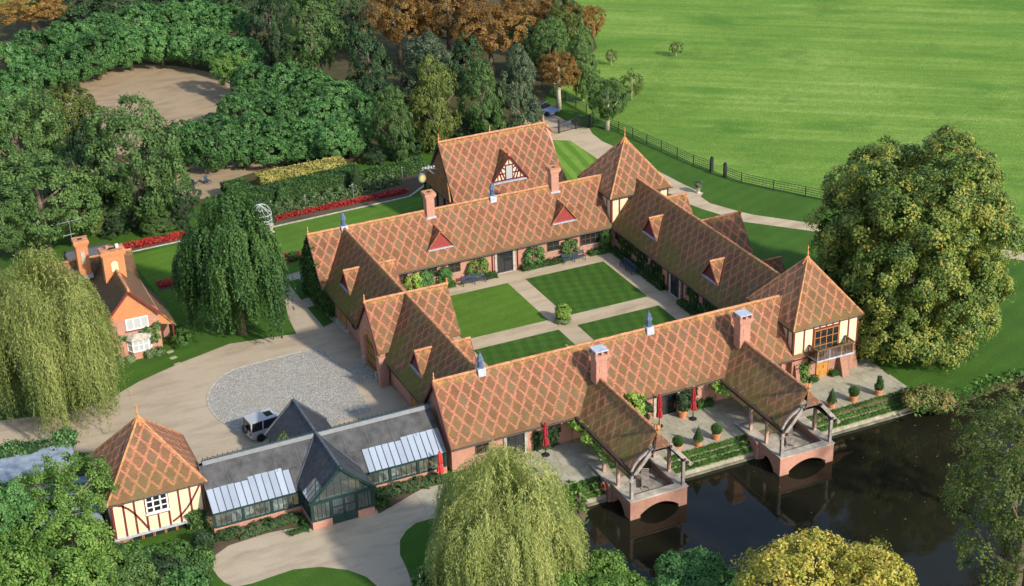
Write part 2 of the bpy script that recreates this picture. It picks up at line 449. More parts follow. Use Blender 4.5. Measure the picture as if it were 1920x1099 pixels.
class MB:
    def __init__(s): s.v = []; s.f = []; s.m = []; s.uv = []; s.uv2 = []
    def add(s, vs, fs, mi=0, uvs=None, uv2=None):
        b = len(s.v)
        s.v += [tuple(p) for p in vs]
        for i, f in enumerate(fs):
            s.f.append([b + k for k in f]); s.m.append(mi)
            s.uv.append(uvs[i] if uvs else None)
            s.uv2.append(uv2[i] if uv2 else None)
        return s
    def box(s, x0, y0, z0, x1, y1, z1, mi=0):
        v = [(x0, y0, z0), (x1, y0, z0), (x1, y1, z0), (x0, y1, z0), (x0, y0, z1), (x1, y0, z1), (x1, y1, z1), (x0, y1, z1)]
        return s.add(v, [(3, 2, 1, 0), (4, 5, 6, 7), (0, 1, 5, 4), (1, 2, 6, 5), (2, 3, 7, 6), (3, 0, 4, 7)], mi)
    def bar(s, p, q, w, h=None, mi=0, up=(0, 0, 1)):
        p, q, h = Vector(p), Vector(q), h or w
        d = (q - p).normalized(); u = Vector(up)
        if abs(d.dot(u)) > .98: u = Vector((0, 1, 0))
        r = d.cross(u).normalized(); u = r.cross(d)
        c = [(-1, -1), (1, -1), (1, 1), (-1, 1)]
        v = [e + r * (a * w / 2) + u * (b * h / 2) for e in (p, q) for a, b in c]
        return s.add(v, [(3, 2, 1, 0), (4, 5, 6, 7), (0, 1, 5, 4), (1, 2, 6, 5), (2, 3, 7, 6), (3, 0, 4, 7)][0:0] + [(0, 1, 2, 3), (7, 6, 5, 4), (4, 5, 1, 0), (5, 6, 2, 1), (6, 7, 3, 2), (7, 4, 0, 3)], mi)
    def tube(s, pts, rad, n=7, mi=0, cap=True):
        pts = [Vector(p) for p in pts]; b = len(s.v); rings = []
        for i, p in enumerate(pts):
            d = (pts[min(i + 1, len(pts) - 1)] - pts[max(i - 1, 0)]).normalized()
            u = Vector((0, 0, 1)) if abs(d.z) < .95 else Vector((1, 0, 0))
            r = d.cross(u).normalized(); u = r.cross(d)
            rr = rad[i] if isinstance(rad, (list, tuple)) else rad
            rings.append([p + r * (rr * math.cos(2 * math.pi * k / n)) + u * (rr * math.sin(2 * math.pi * k / n)) for k in range(n)])
        fs = []
        for i in range(len(pts) - 1):
            for k in range(n):
                a, c = i * n + k, i * n + (k + 1) % n
                fs.append((a, c, c + n, a + n))
        if cap: fs += [tuple(range(n))[::-1], tuple((len(pts) - 1) * n + k for k in range(n))]
        return s.add([v for r in rings for v in r], fs, mi)
    def lathe(s, prof, c=(0, 0, 0), n=14, mi=0, fn=None):
        v = []; fs = []
        for j, (r, z) in enumerate(prof):
            for k in range(n):
                a = 2 * math.pi * k / n
                rr = r * (fn(a, j) if fn else 1)
                v.append((c[0] + rr * math.cos(a), c[1] + rr * math.sin(a), c[2] + z))
        for j in range(len(prof) - 1):
            for k in range(n):
                a, b = j * n + k, j * n + (k + 1) % n
                fs.append((a, b, b + n, a + n))
        fs += [tuple(range(n))[::-1], tuple((len(prof) - 1) * n + k for k in range(n))]
        return s.add(v, fs, mi)
    def prism(s, poly, fn, w0, w1, mi=0):
        """poly in 2D, fn(u, v, w) -> 3D; extruded from w0 to w1"""
        n = len(poly)
        tri = tessellate_polygon([[Vector((p[0], p[1], 0)) for p in poly]])
        a = [fn(p[0], p[1], w0) for p in poly]; b = [fn(p[0], p[1], w1) for p in poly]
        fs = [tuple(t) for t in tri] + [tuple(n + k for k in t[::-1]) for t in tri]
        fs += [(i, (i + 1) % n, n + (i + 1) % n, n + i) for i in range(n)]
        return s.add(a + b, fs, mi)
    def build(s, name, mats, parent=None, smooth=False, world=True, flip=False):
        off = offset(parent) if (parent is not None and world) else Vector((0, 0, 0))
        me = bpy.data.meshes.new(name)
        me.from_pydata([(x - off.x, y - off.y, z - off.z) for x, y, z in s.v], [], s.f)
        if isinstance(mats, str): mats = [mats]
        for k in mats: me.materials.append(M[k])
        me.polygons.foreach_set('material_index', s.m)
        l1 = me.uv_layers.new(name='UVMap')
        has2 = any(u is not None for u in s.uv2)
        l2 = me.uv_layers.new(name='edge') if has2 else None
        for p, u, u2 in zip(me.polygons, s.uv, s.uv2):
            if u is None:
                nx, ny, nz = (abs(c) for c in p.normal)
                for li in p.loop_indices:
                    c = s.v[me.loops[li].vertex_index]
                    l1.data[li].uv = (c[0], c[1]) if nz > max(nx, ny) and nz > .8 else ((c[1], c[2]) if nx > ny else (c[0], c[2]))
            else:
                for li, q in zip(p.loop_indices, u): l1.data[li].uv = q
            if u2 is not None:
                for li, q in zip(p.loop_indices, u2): l2.data[li].uv = q
        if smooth: me.polygons.foreach_set('use_smooth', [True] * len(me.polygons))
        me.update()
        return link(name, me, parent)

def sheet(name, pts, z, m, kind='structure', label=None):
    pts = [(p[0], p[1]) for p in pts]
    tri = tessellate_polygon([[Vector((p[0], p[1], 0)) for p in pts]])
    mb = MB()
    fs = []
    for t in tri:
        a, b, c = (Vector(pts[k]) for k in t)
        fs.append(tuple(t) if (b - a).cross(c - a) > 0 else tuple(t[::-1]))
    mb.add([(p[0], p[1], z) for p in pts], fs)
    o = mb.build(name, m)
    if kind: o['kind'] = kind
    if label: o['label'] = label
    return o
def smooth_loop(pts, k=2, closed=True):
    for _ in range(k):
        q = []
        n = len(pts)
        for i in range(n if closed else n - 1):
            a, b = pts[i], pts[(i + 1) % n]
            q += [(a[0] * .75 + b[0] * .25, a[1] * .75 + b[1] * .25), (a[0] * .25 + b[0] * .75, a[1] * .25 + b[1] * .75)]
        if not closed: q = [pts[0]] + q + [pts[-1]]
        pts = q
    return pts

# ---------------------------------------------------------------- foliage
def unit(a): return a / np.maximum(np.linalg.norm(a, axis=1, keepdims=True), 1e-9)
def leaf_mesh(name, P, Nn, size, tint, m, wid=.62, T=None, extra=None):
    """one rhombic leaf face per point"""
    n = len(P)
    rg = np.random.RandomState(n % 9973)
    if T is None: T = rg.normal(size=(n, 3))
    Nn = unit(Nn)
    T = unit(T - (T * Nn).sum(1, keepdims=True) * Nn)
    B = np.cross(Nn, T)
    s = np.asarray(size).reshape(-1, 1)
    V = np.stack([P - T * s, P - B * s * wid + T * s * .1, P + T * s, P + B * s * wid + T * s * .1], 1).reshape(-1, 3)
    me = bpy.data.meshes.new(name)
    me.vertices.add(4 * n); me.vertices.foreach_set('co', V.astype(np.float32).ravel())
    me.loops.add(4 * n); me.loops.foreach_set('vertex_index', np.arange(4 * n, dtype=np.int32))
    me.polygons.add(n); me.polygons.foreach_set('loop_start', np.arange(n, dtype=np.int32) * 4)
    try: me.polygons.foreach_set('loop_total', np.full(n, 4, dtype=np.int32))
    except Exception: pass
    at_ = me.attributes.new('tint', 'FLOAT', 'FACE')
    at_.data.foreach_set('value', np.clip(tint, 0, 1).astype(np.float32))
    me.materials.append(M[m])
    me.update(calc_edges=True)
    return me
def rdir(rg, n, zmin=-1.):
    z = rg.uniform(zmin, 1, n); a = rg.uniform(0, 2 * np.pi, n); r = np.sqrt(1 - z * z)
    return np.stack([r * np.cos(a), r * np.sin(a), z], 1)
def crown(name, m, seed, lobes, ncl, per, cr, ls, zmin=-.7, fill=.12, rough=.18, droop=0., spread=.8):
    """leaf clumps over a set of ellipsoid lobes (cx,cy,cz,rx,ry,rz)"""
    rg = np.random.RandomState(seed)
    L = np.array(lobes, float)
    area = (L[:, 3] * L[:, 4] + L[:, 3] * L[:, 5] + L[:, 4] * L[:, 5])
    cnt = np.maximum((ncl * area / area.sum()).astype(int), 1)
    C, D = [], []
    for l, k in zip(L, cnt):
        d = rdir(rg, k, zmin)
        f = 1 - rough * rg.rand(k, 1) ** 1.3 + rough * .4 * rg.rand(k, 1)
        inner = rg.rand(k, 1) < fill
        f = np.where(inner, rg.uniform(.3, .8, (k, 1)), f)
        C.append(l[:3] + d * l[3:] * f); D.append(unit(d / l[3:]))
    C = np.concatenate(C); D = np.concatenate(D)
    keep = np.ones(len(C), bool)
    for l in L:
        q = ((C - l[:3]) / l[3:])
        keep &= (q * q).sum(1) > .50 if len(L) > 1 else True
    C, D = C[keep], D[keep]
    n = len(C)
    k = np.maximum((per * rg.uniform(.45, 1.5, n)).astype(int), 4)
    idx = np.repeat(np.arange(n), k)
    rr = cr * rg.uniform(.6, 1.35, n)[idx][:, None]
    o = unit(rg.normal(size=(len(idx), 3))) * (rg.rand(len(idx), 1) ** .45)
    # clump: flattened dome facing outwards and up
    ax = unit(D[idx] + np.array([0, 0, .55]))
    h = (o * ax).sum(1, keepdims=True)
    o = o - ax * h * .45
    P = C[idx] + o * rr
    if droop: P[:, 2] -= droop * (o * o).sum(1) * rr[:, 0]
    Nn = unit(ax * .9 + o * .6 + rg.normal(size=(len(idx), 3)) * spread * .5)
    ct = rg.uniform(0, 1, n)
    tint = .46 + (ct[idx] - .5) * .42 + rg.normal(size=len(idx)) * .13
    size = ls * rg.uniform(.6, 1.3, len(idx))
    return leaf_mesh(name, P, Nn, size, tint, m), C
def weep(name, m, seed, lobes, nst, seg, step, ls, zfloor, out=.25, wid=.22, hang=(3., 8.), pl=26, leaves=3):
    """plumes of strands that spring from a domed top and hang, with gaps between the plumes"""
    rg = np.random.RandomState(seed)
    L = np.array(lobes, float)
    npl = np.maximum((nst / pl * L[:, 3] * L[:, 4] / (L[:, 3] * L[:, 4]).sum()).astype(int), 2)
    Ps, Ns, Ts, Ti, Si = [], [], [], [], []
    for l, q in zip(L, npl):
        d0 = rdir(rg, q, -.25)
        idx = np.repeat(np.arange(q), pl); k = len(idx)
        d = unit(d0[idx] + rg.normal(size=(k, 3)) * .15)
        p = l[:3] + d * l[3:] * (rg.uniform(.80, 1.05, q)[idx][:, None] + rg.normal(size=(k, 1)) * .05)
        dirh = unit(d0[idx] * np.array([1, 1, 0]) + rg.normal(size=(k, 3)) * np.array([.35, .35, 0]) + 1e-6)
        vel = dirh * rg.uniform(.3, 1.0, (k, 1)) + np.array([0, 0, .35])
        ln = rg.uniform(hang[0], hang[1], q)[idx] * rg.uniform(.55, 1.1, k)
        tk = rg.uniform(0, 1, q)[idx] * .75 + rg.uniform(0, 1, k) * .25
        cur = p.copy()
        for j in range(seg):
            vel = vel * .74 + np.array([0, 0, -1.]) * .28 + rg.normal(size=(k, 3)) * .06
            stp = unit(vel) * step
            nxt = cur + stp
            ok = (j * step < ln) & (nxt[:, 2] > zfloor)
            for r in range(leaves):
                off = rg.normal(size=(k, 3)) * step * .24
                Ps.append((cur + stp * (r + .5) / leaves + off)[ok]); Ts.append((stp + rg.normal(size=(k, 3)) * step * .38)[ok])
                Ns.append((dirh * .9 + np.array([0, 0, .5]) + rg.normal(size=(k, 3)) * .45)[ok])
                Ti.append((.40 + .34 * (tk - .5) + .20 * (.6 - j / seg) + rg.normal(size=k) * .11)[ok]); Si.append((ls * rg.uniform(.6, 1.4, k))[ok])
            cur = nxt
    return leaf_mesh(name, np.concatenate(Ps), np.concatenate(Ns), np.concatenate(Si), np.concatenate(Ti), m, wid, np.concatenate(Ts))
def cover(name, m, seed, parts, dens, ls, out=.6, jit=.06, parent=None):
    """leaf faces scattered over simple solids: ('box',x0,y0,z0,x1,y1,z1) ('ball',x,y,z,rx,ry,rz) ('cone',x,y,z,r,h)"""
    rg = np.random.RandomState(seed)
    P, Nn = [], []
    for q in parts:
        if q[0] == 'box':
            x0, y0, z0, x1, y1, z1 = q[1:]
            for ax in range(3):
                for side in (0, 1):
                    if ax == 2 and side == 0: continue
                    a = [(x0, x1), (y0, y1), (z0, z1)]
                    o = [k for k in range(3) if k != ax]
                    A = (a[o[0]][1] - a[o[0]][0]) * (a[o[1]][1] - a[o[1]][0])
                    k = int(A * dens) + 2
                    p = np.zeros((k, 3)); n = np.zeros((k, 3))
                    p[:, ax] = a[ax][side]
                    for t in o: p[:, t] = rg.uniform(*a[t], k)
                    n[:, ax] = 1 if side else -1
                    P.append(p); Nn.append(n)
        elif q[0] == 'ball':
            r = np.array(q[4:7]); k = int(4 * math.pi * (r.prod() ** (2 / 3)) * dens) + 4
            d = rdir(rg, k, -.85); P.append(np.array(q[1:4]) + d * r); Nn.append(unit(d / r))
        elif q[0] == 'cone':
            x, y, z, r, h = q[1:]; k = int(math.pi * r * math.hypot(r, h) * dens) + 4
            t = 1 - np.sqrt(rg.rand(k)); a = rg.uniform(0, 6.283, k)
            rr = r * (1 - t) * (1 - .25 * t)
            P.append(np.stack([x + rr * np.cos(a), y + rr * np.sin(a), z + h * t], 1))
            Nn.append(np.stack([np.cos(a), np.sin(a), np.full(k, r / h)], 1))
    P = np.concatenate(P); Nn = np.concatenate(Nn)
    n = len(P)
    P = P + rg.normal(size=(n, 3)) * jit
    me = leaf_mesh(name, P, Nn * out + rg.normal(size=(n, 3)) * .5, ls * rg.uniform(.6, 1.3, n), .45 + rg.normal(size=n) * .16 + .18 * np.sin(P[:, 0] * 1.7 + P[:, 1] * 2.3), m)
    if parent is not None:
        o = link(name, me, parent)
        o.location = -offset(parent) if True else (0, 0, 0)
        return o
    return link(name, me)

# ---------------------------------------------------------------- the setting
POND = [(-11.4, -25.75), (21.3, -25.75)] + [(19.65,-27.83), (21.11,-28.80), (24.40,-28.65), (27.68,-28.23), (31.99,-28.09), (36.00,-29.08)] + [(52, -31), (60, -60), (-19, -57), (-19.5, -47), (-17.5, -38), (-15, -31.5), (-13, -28)]
SHORE = [(-11.0, -26.3), (21.4, -26.9)] + [(20.61,-26.58,-1.50), (22.44,-27.85,-1.50), (25.51,-27.88,-1.50), (28.49,-27.51,-1.50), (32.90,-27.31,-1.50), (37.36,-27.86,-1.50)] + [(51, -32), (59, -59), (-18, -56), (-18.4, -47), (-16.5, -37.6), (-14, -31.2), (-12.3, -28.6)]
outer = [(-320, -220), (520, -220), (520, 620), (-320, 620)]
tri = tessellate_polygon([[Vector((*p, 0)) for p in outer], [Vector((p[0], p[1], 0)) for p in POND]])
allp = outer + [(p[0], p[1]) for p in POND]
mb = MB()
fs = []
for t in tri:
    a, b, c = (Vector(allp[k]) for k in t)
    fs.append(tuple(t) if (b - a).cross(c - a) > 0 else tuple(t[::-1]))
mb.add([(p[0], p[1], 0.) for p in allp], fs)
mb.build('ground', 'field_grass')['kind'] = 'structure'
# the pond bank: three uneven rings from lawn level down below the water
mb = MB(); n = len(POND); rr = random.Random(3)
def dense(loop, k=5):
    o = []
    for i in range(len(loop)):
        a, b = loop[i], loop[(i + 1) % len(loop)]
        for j in range(k): o.append((a[0] + (b[0] - a[0]) * j / k, a[1] + (b[1] - a[1]) * j / k))
    return o
P0, P1 = dense(POND), dense(SHORE)
rings = [[(p[0], p[1], 0.) for p in P0]]
for f, z in ((.45, -.55), (.85, -1.15), (1.15, -1.9)):
    rings.append([(a[0] + (b[0] - a[0]) * f + rr.uniform(-.12, .12), a[1] + (b[1] - a[1]) * f + rr.uniform(-.12, .12), z + rr.uniform(-.12, .12) * (z > -1.5)) for a, b in zip(P0, P1)])
n = len(P0)
for r in range(3):
    mb.add(rings[r] + rings[r + 1], [(k, (k + 1) % n, n + (k + 1) % n, n + k) for k in range(n)])
mb.build('bank', 'soil')['kind'] = 'structure'
sheet('water', [(-24, -22.5), (70, -22.5), (70, -64), (-24, -64)], -1.5, 'pond_water')
sheet('pond_bed', [(-24, -22), (70, -22), (70, -64), (-24, -64)], -3.2, 'soil')
# garden lawn on this side of the railings, cut round the pond by staying north and west of it
FEN = [(28.86,63.29), (29.23,57.55), (29.58,52.05), (30.54,45.08), (31.69,36.22), (32.55,30.04), (34.46,22.43), (38.54,15.43), (42.28,9.52), (47.21,2.78), (53.80,-4.04)]
sheet('lawn', [(-90, 75), (20, 75)] + FEN + [(95, 5), (75, -20), (53, -30.9), (36.00,-29.08), (31.99,-28.09), (27.68,-28.23), (24.40,-28.65), (21.11,-28.80), (19.65,-27.83), (21.3, -25.7), (-11.4, -25.7), (-13, -28), (-15, -31.5), (-17.5, -38), (-19.5, -47), (-19, -57), (-19, -75), (-90, -60)], .004, 'lawn_grass')
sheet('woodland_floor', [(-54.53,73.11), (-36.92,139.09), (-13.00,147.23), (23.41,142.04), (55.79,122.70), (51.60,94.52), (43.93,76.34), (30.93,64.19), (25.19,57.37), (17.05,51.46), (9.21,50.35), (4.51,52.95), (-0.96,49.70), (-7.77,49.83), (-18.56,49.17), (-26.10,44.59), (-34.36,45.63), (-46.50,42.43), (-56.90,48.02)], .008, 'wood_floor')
sheet('arena', smooth_loop([(-29.86,97.20), (-22.97,103.46), (-15.49,102.07), (-9.03,93.57), (-7.34,85.81), (-10.51,77.38), (-15.83,68.62), (-23.06,61.87), (-29.73,67.63), (-32.03,79.89)], 2), .014, 'sand_floor')
sheet('garden_walk', [(-26.06,47.22), (-19.85,48.01), (-18.47,51.79), (-14.84,52.92), (-9.17,53.81), (-2.86,54.06), (0.25,54.88), (1.12,59.20), (-3.06,63.77), (-7.33,68.45), (-14.61,67.94), (-22.47,61.55)], .011, 'sand_floor')
drive = [(-54.56,7.06), (-49.31,5.65), (-45.25,5.00), (-42.51,5.69), (-39.44,7.59), (-35.03,9.39), (-30.00,10.92), (-25.46,10.24), (-23.64,9.91), (-23.32,13.43), (-22.08,19.09), (-21.06,23.08), (-18.35,23.39), (-16.43,17.47), (-15.69,1.57), (-14.33,-10.30), (-19.08,-16.75), (-29.42,-14.18), (-38.50,-11.29), (-41.63,-9.68), (-45.90,-2.86), (-55.06,3.33)]
sheet('gravel_drive', drive, .012, 'gravel')
sheet('grass_verge', [(-20.94,21.44), (-19.63,21.60), (-19.36,17.22), (-20.94,16.69)], .020, 'lawn_grass')
sheet('grass_verge', [(-20.95,14.81), (-20.04,14.86), (-19.63,10.57), (-20.88,9.96)], .020, 'lawn_grass')
cob = [(-22.47,6.22), (-22.14,1.68), (-19.37,1.39), (-19.57,-1.93), (-22.11,-2.27), (-22.33,-7.27), (-25.28,-7.68), (-29.68,-9.35), (-31.98,-7.67)] + [(-33.24,-5.74), (-34.28,-4.10), (-34.91,-1.74), (-34.89,0.64), (-34.32,2.59), (-33.14,4.40), (-31.49,5.79), (-28.96,5.96), (-25.67,6.23)]
sheet('cobbled_court', cob, .022, 'cobble')
mb = MB()
edge = [(-31.98,-7.67), (-33.24,-5.74), (-34.28,-4.10), (-34.91,-1.74), (-34.89,0.64), (-34.32,2.59), (-33.14,4.40), (-31.49,5.79), (-28.96,5.96), (-25.67,6.23), (-22.47,6.22), (-22.14,1.68)]
edge = [edge[0]] + smooth_loop(edge, 1, False)[1:]
for a, b in zip(edge[:-1], edge[1:]):
    mb.bar((a[0], a[1], .03), (b[0], b[1], .03), .16, .04)
mb.build('cobble_edging', 'stone')['kind'] = 'structure'
fr = [(-41.02,-23.49), (-40.57,-22.14), (-39.12,-21.26), (-36.12,-20.97), (-32.76,-21.49), (-30.85,-21.65), (-27.17,-21.64), (-23.67,-20.71), (-20.82,-20.87), (-22.59,-25.07), (-24.00,-25.01), (-25.26,-25.01), (-26.29,-25.61), (-27.20,-26.58), (-27.88,-28.32), (-28.06,-30.11), (-28.46,-32.39), (-28.64,-34.49), (-30.53,-32.47), (-31.11,-29.81), (-32.02,-28.39), (-33.73,-27.06), (-35.65,-26.46), (-37.42,-26.59), (-38.85,-26.73), (-40.17,-26.57), (-40.72,-25.64), (-40.93,-24.65)]
sheet('gravel_forecourt', fr, .012, 'gravel')
for q in ([(-23.87,-21.21), (-23.92,-23.14), (-21.88,-23.18), (-21.18,-21.29)], [(-23.92,-23.14), (-24.00,-25.01), (-22.73,-25.41), (-21.88,-23.18)]):
    sheet('paving_slab', q, .03, 'paving')
sheet('flower_bed', [(-40.27,-19.80), (-40.57,-22.14), (-39.12,-21.26), (-36.14,-21.04), (-33.50,-21.11), (-32.85,-19.38)], .018, 'soil')
sheet('flower_bed', [(-27.13,-21.07), (-27.41,-22.52), (-23.82,-21.07), (-20.90,-19.94), (-20.43,-18.83)], .018, 'soil')
lane = [(21.29,53.42), (24.12,56.77), (25.41,56.53), (25.53,54.55), (25.81,51.36), (26.22,48.38), (27.20,46.72), (26.65,44.80), (26.47,41.86), (26.81,39.97), (26.92,34.34), (27.71,28.78), (27.99,25.78), (28.39,22.97), (28.77,21.48), (27.93,20.68), (27.86,18.59), (29.36,15.17), (30.34,13.44), (34.15,9.03), (41.28,0.65), (49.12,-7.74), (51.77,-11.10), (50.42,-12.57), (47.79,-9.26), (39.84,-1.22), (33.29,6.88), (28.38,12.32), (26.20,17.57), (25.73,19.22), (25.36,22.98), (22.67,27.94), (23.14,37.23), (23.10,40.97), (23.07,43.96), (21.28,45.17), (18.39,44.84), (17.74,47.35)]
sheet('gravel_lane', lane, .012, 'court_gravel')
sheet('striped_lawn', [(20.79,45.22), (23.07,43.96), (23.10,40.97), (23.14,37.23), (23.17,31.47), (19.02,29.00), (15.77,30.79)], .016, 'striped_grass')
sheet('court_gravel', [(-13.2, -13.8), (12.8, -13.8), (12.8, 13.4), (-13.2, 13.4)], .012, 'court_gravel')
for q, nm in (([(1.02, 1.15), (9.96, 1.15), (9.96, 10.45), (1.02, 10.45)], 'court_grass'), ([(-9.9, 1.15), (-1.02, 1.15), (-1.02, 10.45), (-9.9, 10.45)], 'bright_grass'),
              ([(1.02, -10.4), (9.96, -10.4), (9.96, -1.15), (1.02, -1.15)], 'court_grass'), ([(-9.9, -10.4), (-1.02, -10.4), (-1.02, -1.15), (-9.9, -1.15)], 'court_grass')):
    mb = MB(); mb.box(q[0][0], q[0][1], 0., q[2][0], q[2][1], .05)
    mb.build('court_lawn', nm)['kind'] = 'structure'
sheet('garden_lawn', [(-17.80,35.82), (-1.98,36.44), (-0.01,36.09), (0.19,35.26), (-1.20,31.07), (-8.85,28.52), (-16.85,26.51), (-18.16,23.44), (-20.98,23.33)], .016, 'bright_grass')
sheet('cottage_lawn', [(-34.14,35.79), (-27.67,36.09), (-23.42,36.38), (-22.69,26.61), (-29.08,16.09), (-33.58,17.19), (-33.56,23.82)], .016, 'bright_grass')
sheet('flower_border', [(-18.72,35.82), (-19.96,37.83), (-16.40,39.32), (-4.81,42.97), (4.11,44.89), (3.32,40.43), (-1.42,36.86)], .016, 'soil')
mb = MB()
for a, b in (((-18.87,35.73), (-1.37,36.65)), ((-34.14,36.57), (-26.86,36.93)), ((-1.37,36.65), (1.85,39.33))):
    mb.bar((a[0], a[1], .03), (b[0], b[1], .03), .22, .10)
mb.build('kerb_edging', 'stone')['kind'] = 'structure'
for nm, a, b, w_ in (('flower_strip', (-17.51,37.35), (-1.00,37.91), .9), ('flower_strip', (-34.25,37.41), (-26.92,37.62), 1.3), ('flower_strip', (-32.97,26.29), (-30.75,26.25), 1.2), ('flower_strip', (-19.67,26.19), (-17.53,26.26), 1.5)):
    d_ = Vector((b[0] - a[0], b[1] - a[1], 0)); n_ = Vector((-d_.y, d_.x, 0)).normalized()
    rg = np.random.RandomState(int(a[0] * 7) % 99 + 3)
    k = int(d_.length * w_ * 210)
    t = rg.rand(k, 1); s_ = rg.uniform(-.15, 1, (k, 1))
    P = np.array([a[0], a[1], 0.]) + t * np.array(d_) + s_ * w_ * np.array(n_) + np.array([0, 0, 1]) * rg.uniform(.04, .38, (k, 1))
    o = link(nm, leaf_mesh(nm, P, rg.normal(size=(k, 3)) * .5 + [0, 0, 1], rg.uniform(.09, .16, k), np.clip(.4 + rg.normal(size=k) * .2 + (rg.rand(k) > .86) * .6, 0, 1), 'petal_red'))
    tag(o, None, None, None, 'stuff')
sheet('soil_bed', [(-19.87,25.55), (-19.54,27.34), (-17.52,28.10), (-17.14,26.35)], .02, 'soil')
sheet('soil_bed', [(-34.21,38.65), (-34.59,36.35), (-27.00,36.85), (-26.98,38.30)], .02, 'soil')
sheet('soil_bed', [(-32.95,27.28), (-33.24,25.59), (-30.85,25.44), (-30.63,26.75)], .02, 'soil')
# terrace of stone slabs between the front range and the pond, then grassed steps down to the water
ter = bpy.data.objects.new('terrace', None); col.objects.link(ter); ter['kind'] = 'structure'
mb = MB(); mb.box(-13.6, -25.62, -.4, 21.35, -19.0, .005)
mb.build('terrace_base', 'soil', ter)
y = -25.6; row = 0
slab_me = {}
while y < -19.2:
    hgt = (.95, .75, 1.1, .85)[row % 4]
    x = -13.6 - (row % 3) * .5
    while x < 21.3:
        wd = rnd.choice((.75, 1.05, 1.35, 1.65)); wd = min(wd, 21.35 - x)
        if wd > .3:
            key = (round(wd, 2), hgt)
            if key not in slab_me:
                b = MB(); b.box(.012, .012, -.05, wd - .012, hgt - .012, .03)
                t = b.build('paving_slab', 'paving', ter); slab_me[key] = t.data; t.location = (x, y, 0)
            else: t = link('paving_slab', slab_me[key], ter, (x, y, rnd.uniform(-.006, .006)))
        x += wd
    y += hgt; row += 1
for (x0, x1) in ((-3.9, 4.4), (10.0, 21.3), (-11.4, -9.6)):
    for i in range(4):
        y1 = -25.58 - .42 * i; z1 = .0 - .36 * i
        mb = MB(); mb.box(x0, y1 - (.46 if i < 3 else .30), -2.2, x1, y1, z1 - .3)
        tag(mb.build('stone_step', 'mossy_stone' if i < 3 else 'wet_stone'), kind='structure')
        if i < 3:
            o = cover('grass_tread', 'leaf_bank', 40 + i + int(x0), [('box', x0 + .05, y1 - .32, z1 - .34, x1 - .05, y1 - .03, z1 + .03)], 260, .075, .7, .05)
            tag(o, kind='stuff')
            mb = MB(); mb.box(x0 + .05, y1 - .27, z1 - .3, x1 - .05, y1 - .05, z1 - .02)
            tag(mb.build('turf_step', 'lawn_grass'), kind='structure')

# ---------------------------------------------------------------- roofs
T = 1.283
def slope(mb, A, B, C, D, moss=.3, thick=.13, jit=.018, clip=None, uoff=0.):
    """roof plane; A-B along the top, D-C along the eaves (D under A). UV in metres, v measured down from the top"""
    A, B, C, D = map(Vector, (A, B, C, D))
    e = (C - D).normalized()
    n = e.cross(A - D if (A - D).length > (B - D).length * .2 else B - D).normalized()
    if n.z < 0: n = -n
    dn = n.cross(e).normalized()
    if dn.z > 0: dn = -dn
    top = max((A - D).dot(-dn), (B - D).dot(-dn))
    nu = max(2, int((C - D).length / .75)); nv = max(2, int(top / .75))
    g = random.Random(int(abs(A.x * 31 + A.y * 17 + A.z * 7)) + 5)
    P = {}
    for j in range(nv + 1):
        for i in range(nu + 1):
            s, t = i / nu, j / nv
            p = (A.lerp(B, s)).lerp(D.lerp(C, s), t)
            if 0 < i < nu and 0 < j < nv: p = p + n * g.uniform(-jit, jit)
            P[i, j] = p
    vs, fs, uvs, u2 = [], [], [], []
    idx = {}
    for k, p in P.items(): idx[k] = len(vs); vs.append(p)
    def uvof(p):
        q = p - D
        return (q.dot(e) + uoff, top - q.dot(-dn))
    for j in range(nv):
        for i in range(nu):
            ks = [(i, j), (i, j + 1), (i + 1, j + 1), (i + 1, j)]
            fs.append([idx[k] for k in ks])
            uvs.append([uvof(P[k]) for k in ks])
            u2.append([((P[k] - D).dot(-dn), moss) for k in ks])
    mb.add(vs, fs, 0, uvs, u2)
    o = n * -thick
    q = [A, B, C, D]; v2 = q + [p + o for p in q]
    ff = [(7, 6, 5, 4), (0, 4, 5, 1), (1, 5, 6, 2), (2, 6, 7, 3), (3, 7, 4, 0)]
    mb.add(v2, [ff[0]] + ff[3:4], 1, None, None)
    mb.add(v2, [ff[1], ff[2], ff[4]], 0, [[(.1, .1)] * 4] * 3, [[(0., 0.)] * 4] * 3)

RIDGE = None
def ridge_mesh():
    global RIDGE
    if RIDGE is None:
        b = MB(); n = 6; L = .47
        for s, (x0, x1, r) in enumerate(((0, .40, .135), (.40, L, .155))):
            vs = [(x, r * math.cos(math.pi * k / n - .0), r * math.sin(math.pi * k / n) - .05) for x in (x0, x1) for k in range(n + 1)]
            b.add(vs, [(k, k + n + 1, k + n + 2, k + 1) for k in range(n)] + [tuple(range(n + 1)), tuple(range(n + 1, 2 * n + 2))[::-1]])
        o = b.build('ridge_tile', 'ridge_clay')
        RIDGE = o.data
        bpy.data.objects.remove(o)
    return RIDGE
def ridge_run(parent, a, b, mat_=None):
    a, b = Vector(a), Vector(b)
    d = b - a; L = d.length; d.normalize()
    k = max(1, int(round(L / .47)))
    off = offset(parent)
    yaw = math.atan2(d.y, d.x); pit = -math.asin(d.z)
    for i in range(k):
        p = a + d * (L * i / k) - off
        link('ridge_tile', ridge_mesh(), parent, p + Vector((0, 0, rnd.uniform(-.01, .01) + .04)), (rnd.uniform(-.04, .04), pit + rnd.uniform(-.015, .015), yaw + rnd.uniform(-.02, .02)), (L / k / .47, 1, 1))
